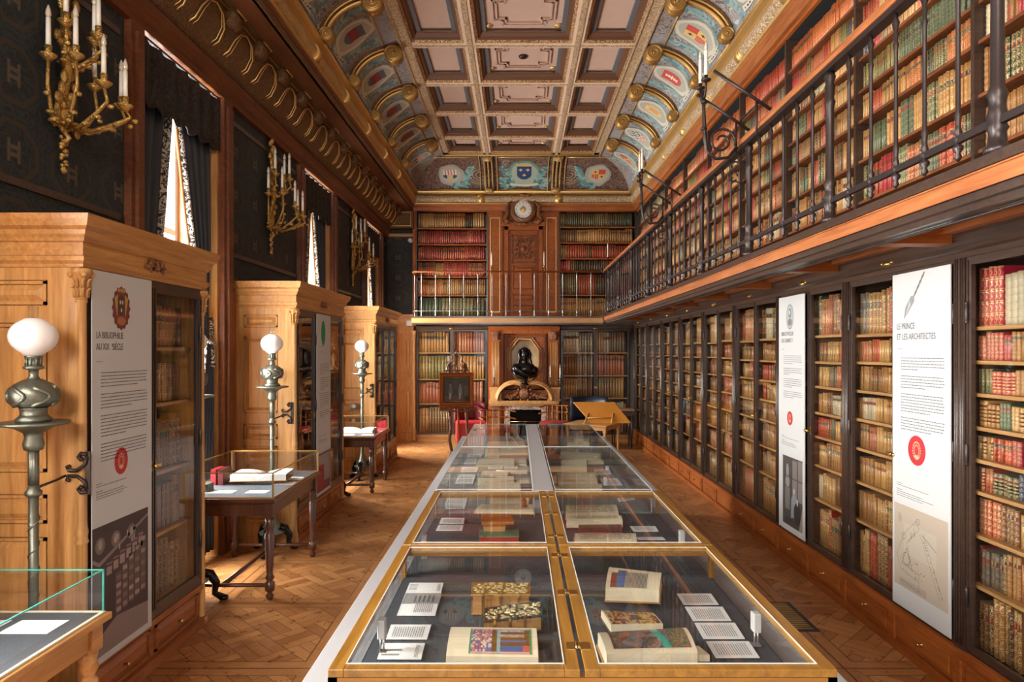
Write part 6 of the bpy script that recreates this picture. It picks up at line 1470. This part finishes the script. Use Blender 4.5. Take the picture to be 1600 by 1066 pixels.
backcase('glazed_bookcase', 'glazed bookcase of folios right of the fireplace, end wall', .83, 2.175, [.145, .844, 1.286, 1.734], 2.17, lambda j, q: [S(TAN, VEL), S(BRN, TAN), S(BRN, ROS, BRN), S(TAN, VEL, GRY)][j], lambda j: (.045, .062), '')
backcase('open_bookcase', 'open gallery bookcase left of the carved door, end wall', -2.0, -.60, [2.45, 2.856, 3.22, 3.55, 3.855, 4.17], 4.50, lambda j, q: [S(GRN), [(HON, 3), (TAN, 2), (ORA, 1), (REDB, 1), (NAV, .3), (GRN, .6)], [(CRI, 2), (REDB, 1), (GRY, 2), (TAN, 1), (DGR, .6)], [(REDB, 3), (CRI, 2), (ORA, 1)], S(CRI), [(GRY, 1), (TAN, 2), (HON, 1), (BLA, 2), (BRN, 2)]][j], lambda j: (.065, .075) if j == 0 else (.03, .045), '', z0=2.40, low=False)
backcase('open_bookcase', 'open gallery bookcase right of the carved door, end wall', .80, 2.30, [2.45, 2.86, 3.32, 3.58, 3.89, 4.197], 4.50, lambda j, q: [S(TAN, HON), [(REDB, 2), (BRN, 2), (BLA, 1), (ROS, 1)], [(CRI, 2), (BLA, 2), (BRN, 1)], [(REDB, 3), (DGR, 2), (TAN, 1)], [(HON, 4), (TAN, 3), (BRN, 1)], S(DGR)][j], lambda j: (.035, .05), '', z0=2.40, low=False)
# ---- back gallery
t = thing('gallery', 'narrow gallery walkway crossing the end wall', 'gallery', LOC(0, 12.65, 0))
k = MB(); k.box(-1.98, 1.57, .03, .66, 2.37, 2.40); k.obj('deck', 'mahog_x', t)
k = MB(); k.m = 0; k.box(-1.98, 1.57, 0, .03, 2.285, 2.375); k.m = 1; k.box(-2.0, 1.57, -.015, .03, 2.375, 2.405); k.box(-1.98, 1.57, .005, .03, 2.255, 2.285); k.m = 0; k.box(-1.98, -1.95, .03, .66, 2.27, 2.37); k.obj('fascia', ['oak_x', 'dark_h'], t)
t = thing('balustrade', 'thin iron balustrade of the end wall gallery, curved at its left end', 'railing', LOC(0, 12.67, 2.406))
pth = [(-1.97, .62, .83)]+[(-1.97+.12*(1-math.cos(a)), .12-.12*math.sin(a), .83) for a in [PI/2*i/6 for i in range(7)]]+[(1.56, 0, .83)]
k = MB(); k.tube(pth, .022, 8, .8); k.obj('handrail', 'mahog_x', t); k = MB(); k.tube([(x, y, .10) for x, y, z in pth], .007, 6); k.obj('lower_rail', 'steel', t); b0 = None
for i in range(14):
    x = -1.80+.262*i
    if x > 1.5: break
    if b0 is None: k = MB(); k.lathe([(.014, 0), (.014, .02), (.007, .04), (.007, .09), (.012, .1), (.007, .11), (.0065, .7), (.011, .74), (.007, .78), (.007, .82)], seg=8); b0 = k.obj('baluster', 'steel', t); o = b0
    else: o = b0.copy(); COL.objects.link(o)
    o.location = (x, 0, 0)
for x, y in ((-1.97, .3), (-1.97, .60)): o = b0.copy(); COL.objects.link(o); o.location = (x, y, 0)
# ---- pilasters, carved door, clock
def tg(k, name, mat, label, cat, group=None, **kw): o = rebase(k.obj(name, mat, **kw)); tag(o, label, cat, group); return o
k = MB(); k.box(-2.06, -2.0, 13.30, 13.5, 2.25, 4.6); trim(k, 'mahog')
k = MB(); k.lathe([(.05, 0), (.05, .05), (.035, .09), (.04, .13), (.05, .2), (.03, .28), (.03, 2.0), (.04, 2.03), (.035, 2.06), (.055, 2.13), (.055, 2.16)], (-2.03, 13.30, 0), 2, 14); trim(k, 'oak')
chim = thing('chimneypiece', 'carved oak chimneypiece with marble fireplace and octagonal niche', 'fireplace', LOC(.13, 13.30, 0))
k = MB(); T = frame((0, 0, 0), (1, 0, 0)); k.T = T
k.box(-.72, -.42, .0, 2.22, -.45, 0); k.box(.45, .67, 0, 2.22, -.45, 0); k.box(-.42, .45, .80, 2.22, -.45, -.30); k.box(-.42, -.38, 0, .8, -.45, -.0); k.box(.40, .45, 0, .8, -.45, 0)
k.box(-.72, .67, 2.10, 2.22, -.45, .03); k.box(-.72, .67, 2.18, 2.24, 0, .07)
k.obj('carcass', 'mahog', chim)
k = MB(); k.T = T                                           # panel round the niche
n8 = [(.27*math.cos(a)*1.03, .27*math.sin(a)*1.0) for a in [PI/8+i*PI/4 for i in range(8)]]
oc = [(-.01+x*1.12, 1.62+y*1.52) for x, y in n8]; out_ = [(.42, 1.62+.18), (.42, 2.10), (-.40, 2.10), (-.40, 1.80), (-.40, 1.44), (-.40, 1.02), (.42, 1.02), (.42, 1.44)]
# order both rings anticlockwise from the right-hand upper corner
out_ = [(.42, 1.80), (.20, 2.10), (-.20, 2.10), (-.40, 1.80), (-.40, 1.44), (-.20, 1.02), (.20, 1.02), (.42, 1.44)]
A = [k.pt((*p, -.12)) for p in oc]; B_ = [k.pt((*p, -.12)) for p in out_]; C2 = [k.pt((*p, -.28)) for p in oc]
for i in range(8): k.face((A[i], A[(i+1) % 8], B_[(i+1) % 8], B_[i])); k.face((A[i], C2[i], C2[(i+1) % 8], A[(i+1) % 8]))
for p in (((.42, 1.80), (.42, 2.10), (.20, 2.10)), ((-.20, 2.10), (-.40, 2.10), (-.40, 1.80)), ((-.40, 1.44), (-.40, 1.02), (-.20, 1.02)), ((.20, 1.02), (.42, 1.02), (.42, 1.44))): k.poly([(*q, -.12) for q in p])
k.obj('niche_surround', 'mahog', chim)
k = MB(); k.T = T; k.poly([(*p, -.275) for p in oc]); k.obj('niche_back', 'niche', chim, solid=.01)
k = MB(); k.T = T
for s, w_ in ((1.0, .022), (1.13, .014)): k.tube([(-.01+(p[0]+.01)*s, 1.62+(p[1]-1.62)*s, -.115) for p in oc], w_, 8, closed=True)
k.obj('niche_moulding', 'oak', chim)
k = MB(); k.T = T; k.box(-.36, .38, 2.03, 2.06, -.12, -.09); k.box(-.36, .38, 1.04, 1.06, -.12, -.09)
for s in (-.355, .375): k.box(s-.012, s+.012, 1.04, 2.06, -.12, -.095)
k.obj('panel_moulding', 'carved', chim)
for x in (-.57, .56):                                       # fluted pilasters
    k = MB(); k.T = T; k.box(x-.085, x+.085, 1.05, 1.98, 0, .035); c = k.obj('pilaster', 'mahog', chim)
    for i in range(5): k = MB() if i == 0 else k; k.T = T; k.lathe([(.011, 0), (.011, .85)], (x-.062+.031*i, 1.09, .037), 1, 8)
    k.obj('fluting', 'oak', c); k = MB(); k.T = T; k.lathe([(.075, 0), (.08, .03), (.07, .05), (.10, .11), (.085, .12), (.115, .15), (.12, .17)], (x, 1.97, .01), 1, 16, 1, .6, mod=lambda a, h: 1+.10*math.cos(10*a)); k.obj('capital', 'carved', c)
    k = MB(); k.T = T; k.box(x-.11, x+.11, .80, 1.05, 0, .07); k.box(x-.125, x+.125, 1.02, 1.06, 0, .09); k.box(x-.125, x+.125, .79, .83, 0, .09); k.obj('pedestal', 'oak', c); k = MB(); k.T = T; k.box(x-.095, x+.095, .08, .76, 0, .04); k.obj('carved_panel', 'carved', c); k = MB(); k.T = T; k.box(x-.12, x+.12, 0, .08, 0, .06); k.obj('base', 'oak', c)
k = MB(); k.T = T; k.box(-.70, .65, .74, .80, -.05, .10); k.box(-.68, .63, .70, .74, -.05, .07)
for s in (-1, 1):                                           # broken segmental pediment
    c = (-.01+s*.19, .82); pr = []
    for i in range(13): a = math.radians(90+ -s*(-28+i*(118/12))); pr.append((c[0]+.34*math.cos(a)*1.0, c[1]+.34*math.sin(a)))
    pr = [(p[0], max(p[1], .83)) for p in pr]; k.tube([(x, y, .08) for x, y in pr], .045, 10); k.tube([(x, y-.03, .12) for x, y in pr], .022, 8)
k.obj('pediment', 'oak', chim)
k = MB(); k.T = T; k.box(-.50, .48, .83, 1.00, -.1, .02); k.ball((-.01, .94, .05), .11, 18, 10, (1, 1.1, .45))
for i in range(12): a = 2*PI*i/12; k.ball((-.01+.135*math.cos(a), .94+.145*math.sin(a), .06), .028, 8, 6)
for s in (-1, 1):
    k.tube([(-.01+s*(.15+.02*i), .88+.05*math.sin(i*.8), .06) for i in range(14)], .018, 6)
    for i in range(5): k.ball((-.01+s*(.2+.05*i), .90-.012*i, .06), .03, 8, 5, (1.3, .9, .6))
k.obj('carved_cartouche', 'carved', chim)
k = MB(); k.T = T; k.box(-.38, -.29, 0, .70, -.28, .02); k.box(.32, .41, 0, .70, -.28, .02); k.box(-.38, .41, .62, .71, -.28, .025); k.obj('marble_surround', 'marble', chim, bev=.006)
k = MB(); k.T = T; k.box(-.30, .33, .0, .63, -.42, -.40); k.box(-.30, -.28, 0, .63, -.40, -.26); k.box(.30, .33, 0, .63, -.40, -.26); k.obj('firebox', 'blackhole', chim)
k = MB()
for s in (-1, 1): k.lathe([(.03, 0), (.012, .03), (.01, .12), (.02, .15), (.008, .2), (.018, .3), (.006, .34)], (.015+s*.17, -.06, 0), 2, 10); k.cyl((.015+s*.17, -.06, .10), (.015+s*.17, .20, .10), .008, 6)
k.obj('firedog', 'brass', chim)
k = MB(); k.cyl((-.30, -.13, .40), (.33, -.13, .40), .006, 6); k.obj('fire_rail', 'brass', chim)
for s, x in ((-1, -.60), (1, .58)):                         # twin candle arms on the pilasters
    for dx in (-.06, .06) if s > 0 else (.0,):
        t = thing('wall_sconce', 'small candle arm on the chimney pilaster, '+('left side' if s < 0 else 'right side, '+('inner' if dx < 0 else 'outer')), 'wall light', LOC(.13+x+dx*1.6, 13.20, 1.0), 'candle arms on the chimneypiece')
        k = MB(); k.tube([(0, .10, .15), (0, .0, .08), (0, -.04, .12), (0, -.04, .20)], .008, 6); k.lathe([(.012, .19), (.03, .205), (.012, .215), (.014, .25)], (0, -.04, 0), 2, 10); k.obj('arm', 'pewter', t); k = MB(); k.lathe([(.012, .25), (.011, .44)], (0, -.04, 0), 2, 8); k.obj('candle_tube', 'candle', t); k = MB(); k.lathe([(.008, .44), (.012, .46), (.003, .50)], (0, -.04, 0), 2, 8); k.obj('bulb', 'bulb', t)
# bust
bu = thing('portrait_bust', 'black bronze bust of a long-haired person in armour and drapery on the chimneypiece', 'sculpture', LOC(.12, 13.18, 1.10))
k = MB(); k.lathe([(.085, 0), (.09, .015), (.075, .03), (.05, .05), (.045, .08), (.065, .10), (.07, .115), (.04, .13)], seg=20); k.obj('socle', 'bronze_dark', bu)
def bd(d): return 1+.09*mnoise.noise(d*3.2)+.05*mnoise.noise(d*8)
k = MB(); k.ball((0, 0, .30), .17, 26, 18, (1.35, .75, .85), bd); k.ball((-.16, -.02, .31), .09, 16, 10, (1.1, 1, 1.2), bd); k.ball((.17, -.01, .29), .085, 16, 10, (1.1, 1, 1), bd)
k.tube([(-.22, -.10, .38), (-.12, -.14, .30), (.0, -.14, .22), (.14, -.11, .18), (.22, -.06, .2)], [.03, .04, .035, .04, .03], 8); k.tube([(-.24, -.05, .30), (-.16, -.10, .20), (-.06, -.12, .15), (.06, -.1, .14)], [.04, .035, .035, .02], 8); k.tube([(0, 0, .38), (0, -.01, .52)], [.07, .058], 14)
k.ball((0, -.03, .60), .085, 22, 16, (.86, 1, 1.25), lambda d: 1+.03*mnoise.noise(d*4)); k.ball((.0, -.118, .59), .017, 10, 8, (.8, 1.1, 1.6)); k.ball((0, -.10, .545), .028, 10, 6, (1, .6, .35)); k.ball((0, -.09, .515), .03, 10, 6, (1, .8, .7)); k.ball((-.032, -.10, .62), .016, 8, 6, (1.3, .6, .6)); k.ball((.032, -.10, .62), .016, 8, 6, (1.3, .6, .6)); k.tube([(-.055, -.098, .637), (0, -.108, .642), (.055, -.098, .637)], .010, 6)
k.obj('body', 'bronze_dark', bu)
k = MB(); rr = random.Random(8); k.ball((0, .01, .67), .088, 18, 12, (1.0, 1.05, .75), bd)
for s in (-1, 1):
    for i in range(9): a = .25+i*.17; x = s*(.075+.012*math.sin(i)); k.tube([(x, -.05+.015*i, .69), (x+s*.03, -.06+.015*i, .60), (x+s*.02, -.05+.014*i, .52), (x+s*.045, -.055+.012*i, .44), (x+s*.03, -.06+.012*i, .38)], [.018, .024, .02, .022, .010], 7)
k.obj('hair', 'bronze_dark', bu)
# upper storey over the chimney
k = MB(); T = frame((.13, 13.38, 0), (1, 0, 0)); dr = thing('carved_door', 'carved mahogany gallery door under the clock', 'door', T)
k.box(-.43, .37, 2.41, 4.26, -.05, 0); k.obj('door_case', 'mahog', dr)
k = MB()
for e in ((-.40, -.33, 2.41, 4.2), (.27, .34, 2.41, 4.2), (-.40, .34, 4.13, 4.23)): k.box(*e, 0, .05)
k.box(-.45, .39, 4.20, 4.27, 0, .08); k.obj('architrave', 'mahog', dr)
k = MB(); k.box(-.30, .24, 2.41, 4.11, 0, .02); panel(k, -.24, .18, 2.95, 3.42, .02, .018); panel(k, -.24, .18, 2.5, 2.68, .02, .018); panel(k, -.24, .18, 2.74, 2.89, .02, .018); k.box(-.27, .21, 3.44, 4.06, .02, .03); k.obj('leaf', 'mahog', dr)
k = MB()
for cx_ in (-.14, .08):
    for cy_ in (3.62, 3.90):
        s = 1 if cx_ > -.03 else -1; k.tube([(cx_+.07*(1-.8*i/24)*math.cos(s*i*.42), cy_+.075*(1-.8*i/24)*math.sin(i*.42), .04) for i in range(25)], .012, 6); k.ball((cx_, cy_, .04), .03, 8, 6, (1, 1, .6))
k.ball((-.03, 3.76, .035), .06, 14, 8, (1, 1, .5)); k.tube([(-.03+.10*math.cos(2*PI*i/20), 3.76+.12*math.sin(2*PI*i/20), .04) for i in range(20)], .012, 6, closed=True)
for i in range(12): a = 2*PI*i/12; k.tube([(-.03+.12*math.cos(a), 3.76+.14*math.sin(a), .035), (-.03+.19*math.cos(a+.25), 3.76+.22*math.sin(a+.25), .045)], [.02, .006], 6)
if 1: pass; k.box(-.26, .20, 3.48, 3.50, .03, .045); k.box(-.26, .20, 4.0, 4.02, .03, .045); k.box(-.26, -.24, 3.48, 4.02, .03, .045); k.box(.18, .20, 3.48, 4.02, .03, .045); k.obj('carved_panel', 'carved', dr)
for i, (x0, x1) in enumerate(((-.60, -.31), (.50, .79))):
    T = frame((x0, 13.36, 0), (1, 0, 0)); t = thing('wooden_pilaster', 'plain panelled mahogany pilaster %s of the carved door' % ('left', 'right')[i], 'pilaster', T, 'pilasters beside the carved door'); k = MB(); k.box(0, x1-x0, 2.41, 4.52, -.1, 0); k.box(0, x1-x0, 4.46, 4.54, 0, .02); k.obj('shaft', 'mahog', t)
    k = MB()
    for e in ((.05, x1-x0-.05, 2.52, 2.53), (.05, x1-x0-.05, 4.36, 4.37), (.05, .06, 2.53, 4.36), (x1-x0-.06, x1-x0-.05, 2.53, 4.36)): k.box(*e, 0, .01)
    k.obj('gilt_line', 'gold', t)
k = MB(); k.box(-2.05, 2.3, 13.33, YB, 4.50, 4.62); trim(k, 'mahog_x')
k = MB(); k.box(-.31, .50, 13.42, YB, 2.4, 4.5); k.box(-.6, -.31, 13.46, YB, 2.4, 4.5); k.box(.5, .8, 13.46, YB, 2.4, 4.5); trim(k, 'mahog')
cl = thing('wall_clock', 'round white-faced clock in a carved mahogany case on the cornice', 'clock', frame((.09, 13.26, 4.50), (1, 0, 0)) @ Matrix.Scale(1.15, 4))
k = MB(); k.lathe([(.20, -.04), (.22, .0), (.225, .03), (.20, .06), (.185, .055), (.17, .07), (.145, .05)], seg=32)
for s in (-1, 1):
    k.tube([(s*.19, .15, .03), (s*.27, .05, .03), (s*.26, -.08, .03), (s*.31, -.16, .03), (s*.27, -.22, .03), (s*.18, -.20, .03)], [.025, .04, .035, .04, .03, .02], 8); k.ball((s*.27, -.19, .03), .045, 10, 6)
k.tube([(-.2, .14, .03), (-.1, .24, .03), (0, .26, .03), (.1, .24, .03), (.2, .14, .03)], .035, 8); k.ball((0, .25, .04), .05, 10, 8, (1.5, 1, .8)); k.box(-.14, .14, -.26, -.20, -.02, .04); k.ball((0, -.24, .03), .06, 10, 6, (1.6, .6, .6)); k.obj('clock_case', 'carved', cl)
k = MB(); k.lathe([(.142, .0), (.142, .052), (.140, .0535), (.136, .054), (.001, .054)], seg=32); fc = k.obj('dial', 'white', cl)
k = MB()
for i in range(12):
    a = 2*PI*i/12; c, s = math.cos(a), math.sin(a)
    for q in (-.006, .006) if i % 3 else (-.010, 0, .010): k.poly([(c*.10-s*q-s*.0018, s*.10+c*q+c*.0018, .0555), (c*.10-s*q+s*.0018, s*.10+c*q-c*.0018, .0555), (c*.128-s*q+s*.0018, s*.128+c*q-c*.0018, .0555), (c*.128-s*q-s*.0018, s*.128+c*q+c*.0018, .0555)])
k.obj('numerals', 'ink', fc); k = MB(); k.lathe([(.048, .054), (.045, .058), (.02, .060), (.001, .06)], seg=20); k.obj('gilt_centre', 'gold', fc)
k = MB(); k.box(-.003, .003, -.01, .07, .060, .062); k.box(-.06, .01, -.003, .003, .062, .064); k.obj('clock_hand', 'iron', fc)
# iron brackets with candles on the end wall, white devices
for i, (x, y, z) in enumerate(((-.52, 13.30, 3.35), (.50, 13.30, 3.35))):
    t = thing('wall_sconce', 'candle on the mahogany pilaster, %s of the carved door' % ('left', 'right')[i], 'wall light', LOC(x, y, z), 'candles beside the carved door'); k = MB(); k.tube([(0, .055, .02), (0, -.01, -.05), (0, -.03, .0), (0, -.03, .05)], .008, 6); k.lathe([(.02, .05), (.012, .06), (.014, .08)], (0, -.03, 0), 2, 8); k.obj('arm', 'brass', t); k = MB(); k.lathe([(.016, .08), (.014, .28), (.005, .34)], (0, -.03, 0), 2, 8); k.obj('candle_tube', 'candle', t)
t = thing('candle_bracket', 'candle bracket at the right end of the end wall balustrade', 'candle bracket', LOC(1.52, 12.66, 3.20)); k = MB(); k.tube([(0, 0, .02), (.02, -.03, .06), (.12, -.05, .02), (.14, -.05, .12), (.13, -.05, .30)][::1], .011, 6); k.tube(arc((.07, -.05, .06), .06, 90, 400, 14), .008, 6); k.obj('scroll', 'iron', t); k = MB(); k.lathe([(.02, .30), (.012, .31), (.013, .50), (.004, .56)], (.13, -.05, 0), 2, 8); k.obj('candle_tube', 'candle', t)
k = MB(); k.box(-.06, .06, -.03, .03, 0, .11); o = k.obj('alarm_sensor', 'white', None, LOC(-2.12, 13.31, 2.25), bev=.01); tag(o, 'small white alarm sensor left of the end gallery', 'sensor')
k = MB(); k.T = frame((0, 0, 0), (1, 0, 0)); k.lathe([(.05, 0), (.05, .02), (.02, .035)], (0, 0, 0), 2, 16); o = k.obj('smoke_detector', 'white', None, LOC(-2.12, 13.39, 3.93)); tag(o, 'round white detector on the blue wallpaper by the corner', 'detector')
# ---- easel with painting
ea = thing('painting_easel', 'carved wooden easel with scrolled crest', 'easel', LOC(-1.02, 11.35, 0, .12))
k = MB(); k.box(-.30, .32, -.05, .05, .80, .84); k.tube([(-.30, -.05, .80), (-.15, -.06, .775), (0, -.06, .765), (.15, -.06, .775), (.32, -.05, .80)], .018, 6); k.obj('ledge', 'carved', ea)
for s in (-1, 1):
    k = MB(); k.tube([(s*.12, 0, 1.55), (s*.15, -.01, .80), (s*.17, -.03, .45), (s*.22, -.05, .22), (s*.18, -.06, .10), (s*.24, -.08, .0)] if s > 0 else [(-.12, 0, 1.55), (-.13, -.01, .80), (-.10, -.05, .5), (-.13, -.10, .3), (-.09, -.14, .12), (-.12, -.20, .0)], [.022, .026, .024, .03, .026, .03], 8); k.obj('leg', 'carved', ea)
k = MB(); k.tube([(0, .05, 1.5), (.05, .40, .0)], .016, 8); k.obj('rear_leg', 'mahog', ea)
k = MB()
for s in (-1, 1): k.tube([(s*.17, 0, 1.44), (s*.15, 0, 1.54), (s*.07, 0, 1.60), (s*.09, 0, 1.67), (s*.03, 0, 1.72), (0, 0, 1.78)], [.018, .016, .018, .015, .016, .010], 6); k.tube([(s*.12, 0, 1.47), (s*.06, 0, 1.52), (s*.02, 0, 1.60)], .010, 6)
k.box(-.20, .20, -.015, .015, 1.42, 1.45); k.obj('crest', 'carved', ea)
pa = thing('framed_painting', 'small dark painting of two figures in a moulded wooden frame, on the easel', 'painting', frame((-1.02, 11.26, .845), (math.cos(.12), math.sin(.12), 0)) @ Matrix.Rotation(-.10, 4, 'X'))
k = MB(); w_, h_ = .285, .56
pr = [(0, 0), (0, .06), (.02, .075), (.035, .06), (.06, .055), (.075, .035), (.08, .01), (.08, 0)]; cs = [(-w_, 0), (w_, 0), (w_, h_), (-w_, h_)]; rings = []
for i, (x, y) in enumerate(cs): sx, sy = (1 if x < 0 else -1), (1 if y == 0 else -1); rings.append([k.pt((x+sx*d, y+sy*d, z)) for d, z in pr])
for i in range(4):
    A, B_ = rings[i], rings[(i+1) % 4]
    for q in range(len(pr)): k.face((A[q], B_[q], B_[(q+1) % len(pr)], A[(q+1) % len(pr)]))
k.obj('frame', 'mahog', pa); k = MB(); k.tube([(-w_+.08, .08, .04), (w_-.08, .08, .04), (w_-.08, h_-.08, .04), (-w_+.08, h_-.08, .04)], .008, 6, closed=True); k.obj('gilt_slip', 'gold', pa)
k = MB(); k.col = (.03, .022, .016); k.box(-w_+.07, w_-.07, .07, h_-.07, .0, .012)
def pq(c, x0, x1, y0, y1, z=.0125): k.col = c; k.poly([(x0, y0, z), (x1, y0, z), (x1, y1, z), (x0, y1, z)])
pq((.07, .045, .03), -.2, .2, .08, .18); pq((.05, .03, .02), -.06, .02, .30, .46); pq((.09, .05, .02), .12, .2, .1, .35)
for x, c in ((-.10, (.10, .10, .09)), (.06, (.16, .17, .17))): k.col = c; k.poly([(x-.035, .22, .013), (x+.035, .21, .013), (x+.03, .33, .013), (x-.02, .34, .013)]); k.col = (.35, .30, .25); k.poly([(x-.02, .12, .0132), (x, .12, .0132), (x+.02, .22, .0132), (x-.02, .22, .0132)]); k.col = (.3, .2, .14); oval(k, x, .36, .014, .018, .0134, 8)
k.obj('canvas', 'vc', pa)
# ---- seats and tables by the fire
def spindle(label, x, y, rz, W_=.56):
    t = thing('spindle_chair', label, 'chair', LOC(x, y, 0, rz), 'wooden spindle-back chairs by the fireplace')
    k = MB(); k.box(-W_/2, W_/2, -.22, .24, .40, .44); k.obj('seat', 'mahog', t, bev=.008); k = MB(); k.box(-W_/2+.02, W_/2-.02, -.20, .22, .441, .47); k.obj('cushion', 'red', t, bev=.012)
    for a, b in ((-1, -1), (1, -1), (-1, 1), (1, 1)): k = MB(); k.cyl((a*(W_/2-.05), b*.18, .40), (a*(W_/2+.0), b*.23, 0), .018, 8, .013); k.obj('leg', 'mahog', t)
    for z in (.62, .74): k = MB(); k.tube([(-W_/2, -.15, z), (-W_/2+.03, .22, z), (0, .27, z), (W_/2-.03, .22, z), (W_/2, -.15, z)], .013, 8); k.obj('back_rail', 'mahog', t)
    for i in range(5): xx = -W_/2+.06+i*(W_-.12)/4; k = MB(); k.lathe([(.008, .47), (.013, .52), (.008, .58), (.008, .68), (.012, .70), (.008, .74)], (xx, .22, 0), 2, 8); k.obj('spindle', 'light_oak', t)
    return t
spindle('dark spindle chair left of the fireplace, beside the red armchair', -.36, 11.55, .35, .56); spindle('red-brown spindle chair right of the fireplace, behind the desk', .66, 12.55, -.3, .50)
t = thing('armchair', 'red leather armchair with dark red back, behind the easel', 'chair', LOC(-.86, 12.35, 0, .12))
k = MB(); k.box(-.27, .27, -.27, .25, .14, .50); k.obj('seat', 'red', t, bev=.03); k = MB(); k.tube([(-.27, .20, .72), (-.12, .28, .80), (.12, .28, .80), (.27, .20, .70)], .02, 6); k.grid(lambda u, v: (-.29+.58*u, .18+.12*math.sin(u*PI), .45+.40*v-.10*abs(u-.5)*v), 12, 4); k.obj('backrest', 'redc', t, solid=.05)
for a in (-1, 1):
    for b in (-1, 1): k = MB(); k.cyl((a*.22, b*.20, .15), (a*.23, b*.21, 0), .02, 8, .014); k.obj('leg', 'dark', t)
t = thing('armchair', 'dark blue curved-back armchair behind the sloping desk', 'chair', LOC(1.28, 12.50, 0, -.15))
k = MB(); k.box(-.28, .28, -.26, .24, .16, .48); k.obj('seat', 'navy', t, bev=.03); k = MB(); k.grid(lambda u, v: (-.34+.68*u, .20+.14*math.sin(u*PI), .45+.46*v), 14, 4); k.obj('backrest', 'navy', t, solid=.05)
for a in (-1, 1):
    for b in (-1, 1): k = MB(); k.cyl((a*.22, b*.20, .17), (a*.23, b*.21, 0), .02, 8, .014); k.obj('leg', 'dark', t)
t = thing('stool', 'low stool with round dark blue cushion before the fireplace', 'stool', LOC(.63, 11.2, 0))
k = MB(); k.lathe([(.15, .50), (.17, .52), (.17, .55), (.13, .575), (.05, .585), (.001, .587)], seg=24); k.obj('seat', 'navy', t)
for i in range(4): a = PI/4+i*PI/2; k = MB(); k.cyl((.11*math.cos(a), .11*math.sin(a), .50), (.15*math.cos(a), .15*math.sin(a), 0), .015, 8, .012); k.obj('leg', 'mahog', t)
ang = math.atan2(.6, .35)                                   # reading desk: turned table with a sloping board
t = thing('reading_desk', 'light wooden desk with a propped orange sloping board', 'desk', LOC(1.22, 11.17, 0, ang-PI/2))
k = MB(); k.box(-.38, .38, -.33, .33, .565, .59); k.obj('table_top', 'light_oak', t, bev=.004); k = MB(); k.box(-.33, .33, -.28, -.26, .50, .565); k.box(-.33, .33, .26, .28, .50, .565); k.box(-.33, -.31, -.26, .26, .50, .565); k.box(.31, .33, -.26, .26, .50, .565); k.obj('apron', 'light_oak', t)
for a in (-1, 1):
    for b in (-1, 1): k = MB(); k.box(a*.325-.025, a*.325+.025, b*.275-.025, b*.275+.025, .46, .565); k.lathe([(.016, 0), (.02, .3), (.024, .44), (.02, .45), (.026, .46)], (a*.325, b*.275, 0), 2, 10); k.obj('leg', 'light_oak', t)
sb = thing('sloping_board', 'orange-brown sloping reading board propped on the desk', 'board', LOC(1.20, 11.30, .592, 0))
k = MB(); k.prism([(-.13, .30), (.56, .30), (.36, .0), (-.32, .0)], 2, 0, .0001); k = MB()
A = [k.pt(p) for p in ((-.02, -.22, .0), (.62, -.22, .0), (.40, .13, .30), (-.28, .13, .30))]; B_ = [k.pt((p[0], p[1]+.010, p[2]+.016)) for p in ((-.02, -.22, .0), (.62, -.22, .0), (.40, .13, .30), (-.28, .13, .30))]
for i in range(4): k.face((A[i], A[(i+1) % 4], B_[(i+1) % 4], B_[i]))
k.face(A[::-1]); k.face(B_); k.obj('board', MT['orange_board'] if 'orange_board' in MT else plain('orange_board', (.62, .25, .04), .35, 0, 0, 20, .1), sb)
k = MB(); k.cyl((-.14, -.30, .0), (-.05, -.07, .14), .016, 6); k.cyl((.30, -.30, .0), (.36, -.07, .14), .016, 6); k.cyl((-.09, -.17, .08), (.33, -.17, .08), .014, 6); k.obj('prop', 'light_oak', sb)
t = thing('side_table', 'dark narrow side table in the far right corner', 'table', LOC(1.90, 12.55, 0, 0))
k = MB(); k.box(-.20, .20, -.20, .20, .68, .70); k.obj('table_top', 'shelf', t); k = MB(); k.box(-.17, .17, -.17, .17, .58, .68); k.obj('apron', 'dark', t)
for a in (-1, 1):
    for b in (-1, 1): k = MB(); k.cyl((a*.155, b*.155, .60), (a*.155, b*.155, 0), .018, 8, .010); k.obj('leg', 'dark', t)
# floor grating, thermostat on the far cabinet
t = thing('floor_grating', 'dark iron floor grating by the right-hand bookcases', 'grating', LOC(1.72, 4.55, .0)); k = MB(); k.box(-.18, .18, -.25, .25, .0, .004); k.obj('frame', 'iron', t)
k = MB()
for i in range(15): k.box(-.15, .15, -.22+.0305*i, -.205+.0305*i, .004, .007)
k.obj('bars', 'brass', t)
for y, n in ((9.69, 'far'),):
    t = thing('thermostat', 'small round-dialled thermohygrograph on the end of the far left bookcase', 'instrument', frame((-2.33, y, .98), (1, 0, 0))); k = MB(); k.box(-.07, .07, -.04, .04, 0, .03); k.obj('body', 'dark', t); k = MB(); k.lathe([(.03, .03), (.03, .035), (.001, .036)], seg=16); k.obj('dial', 'white', t)
build_books()
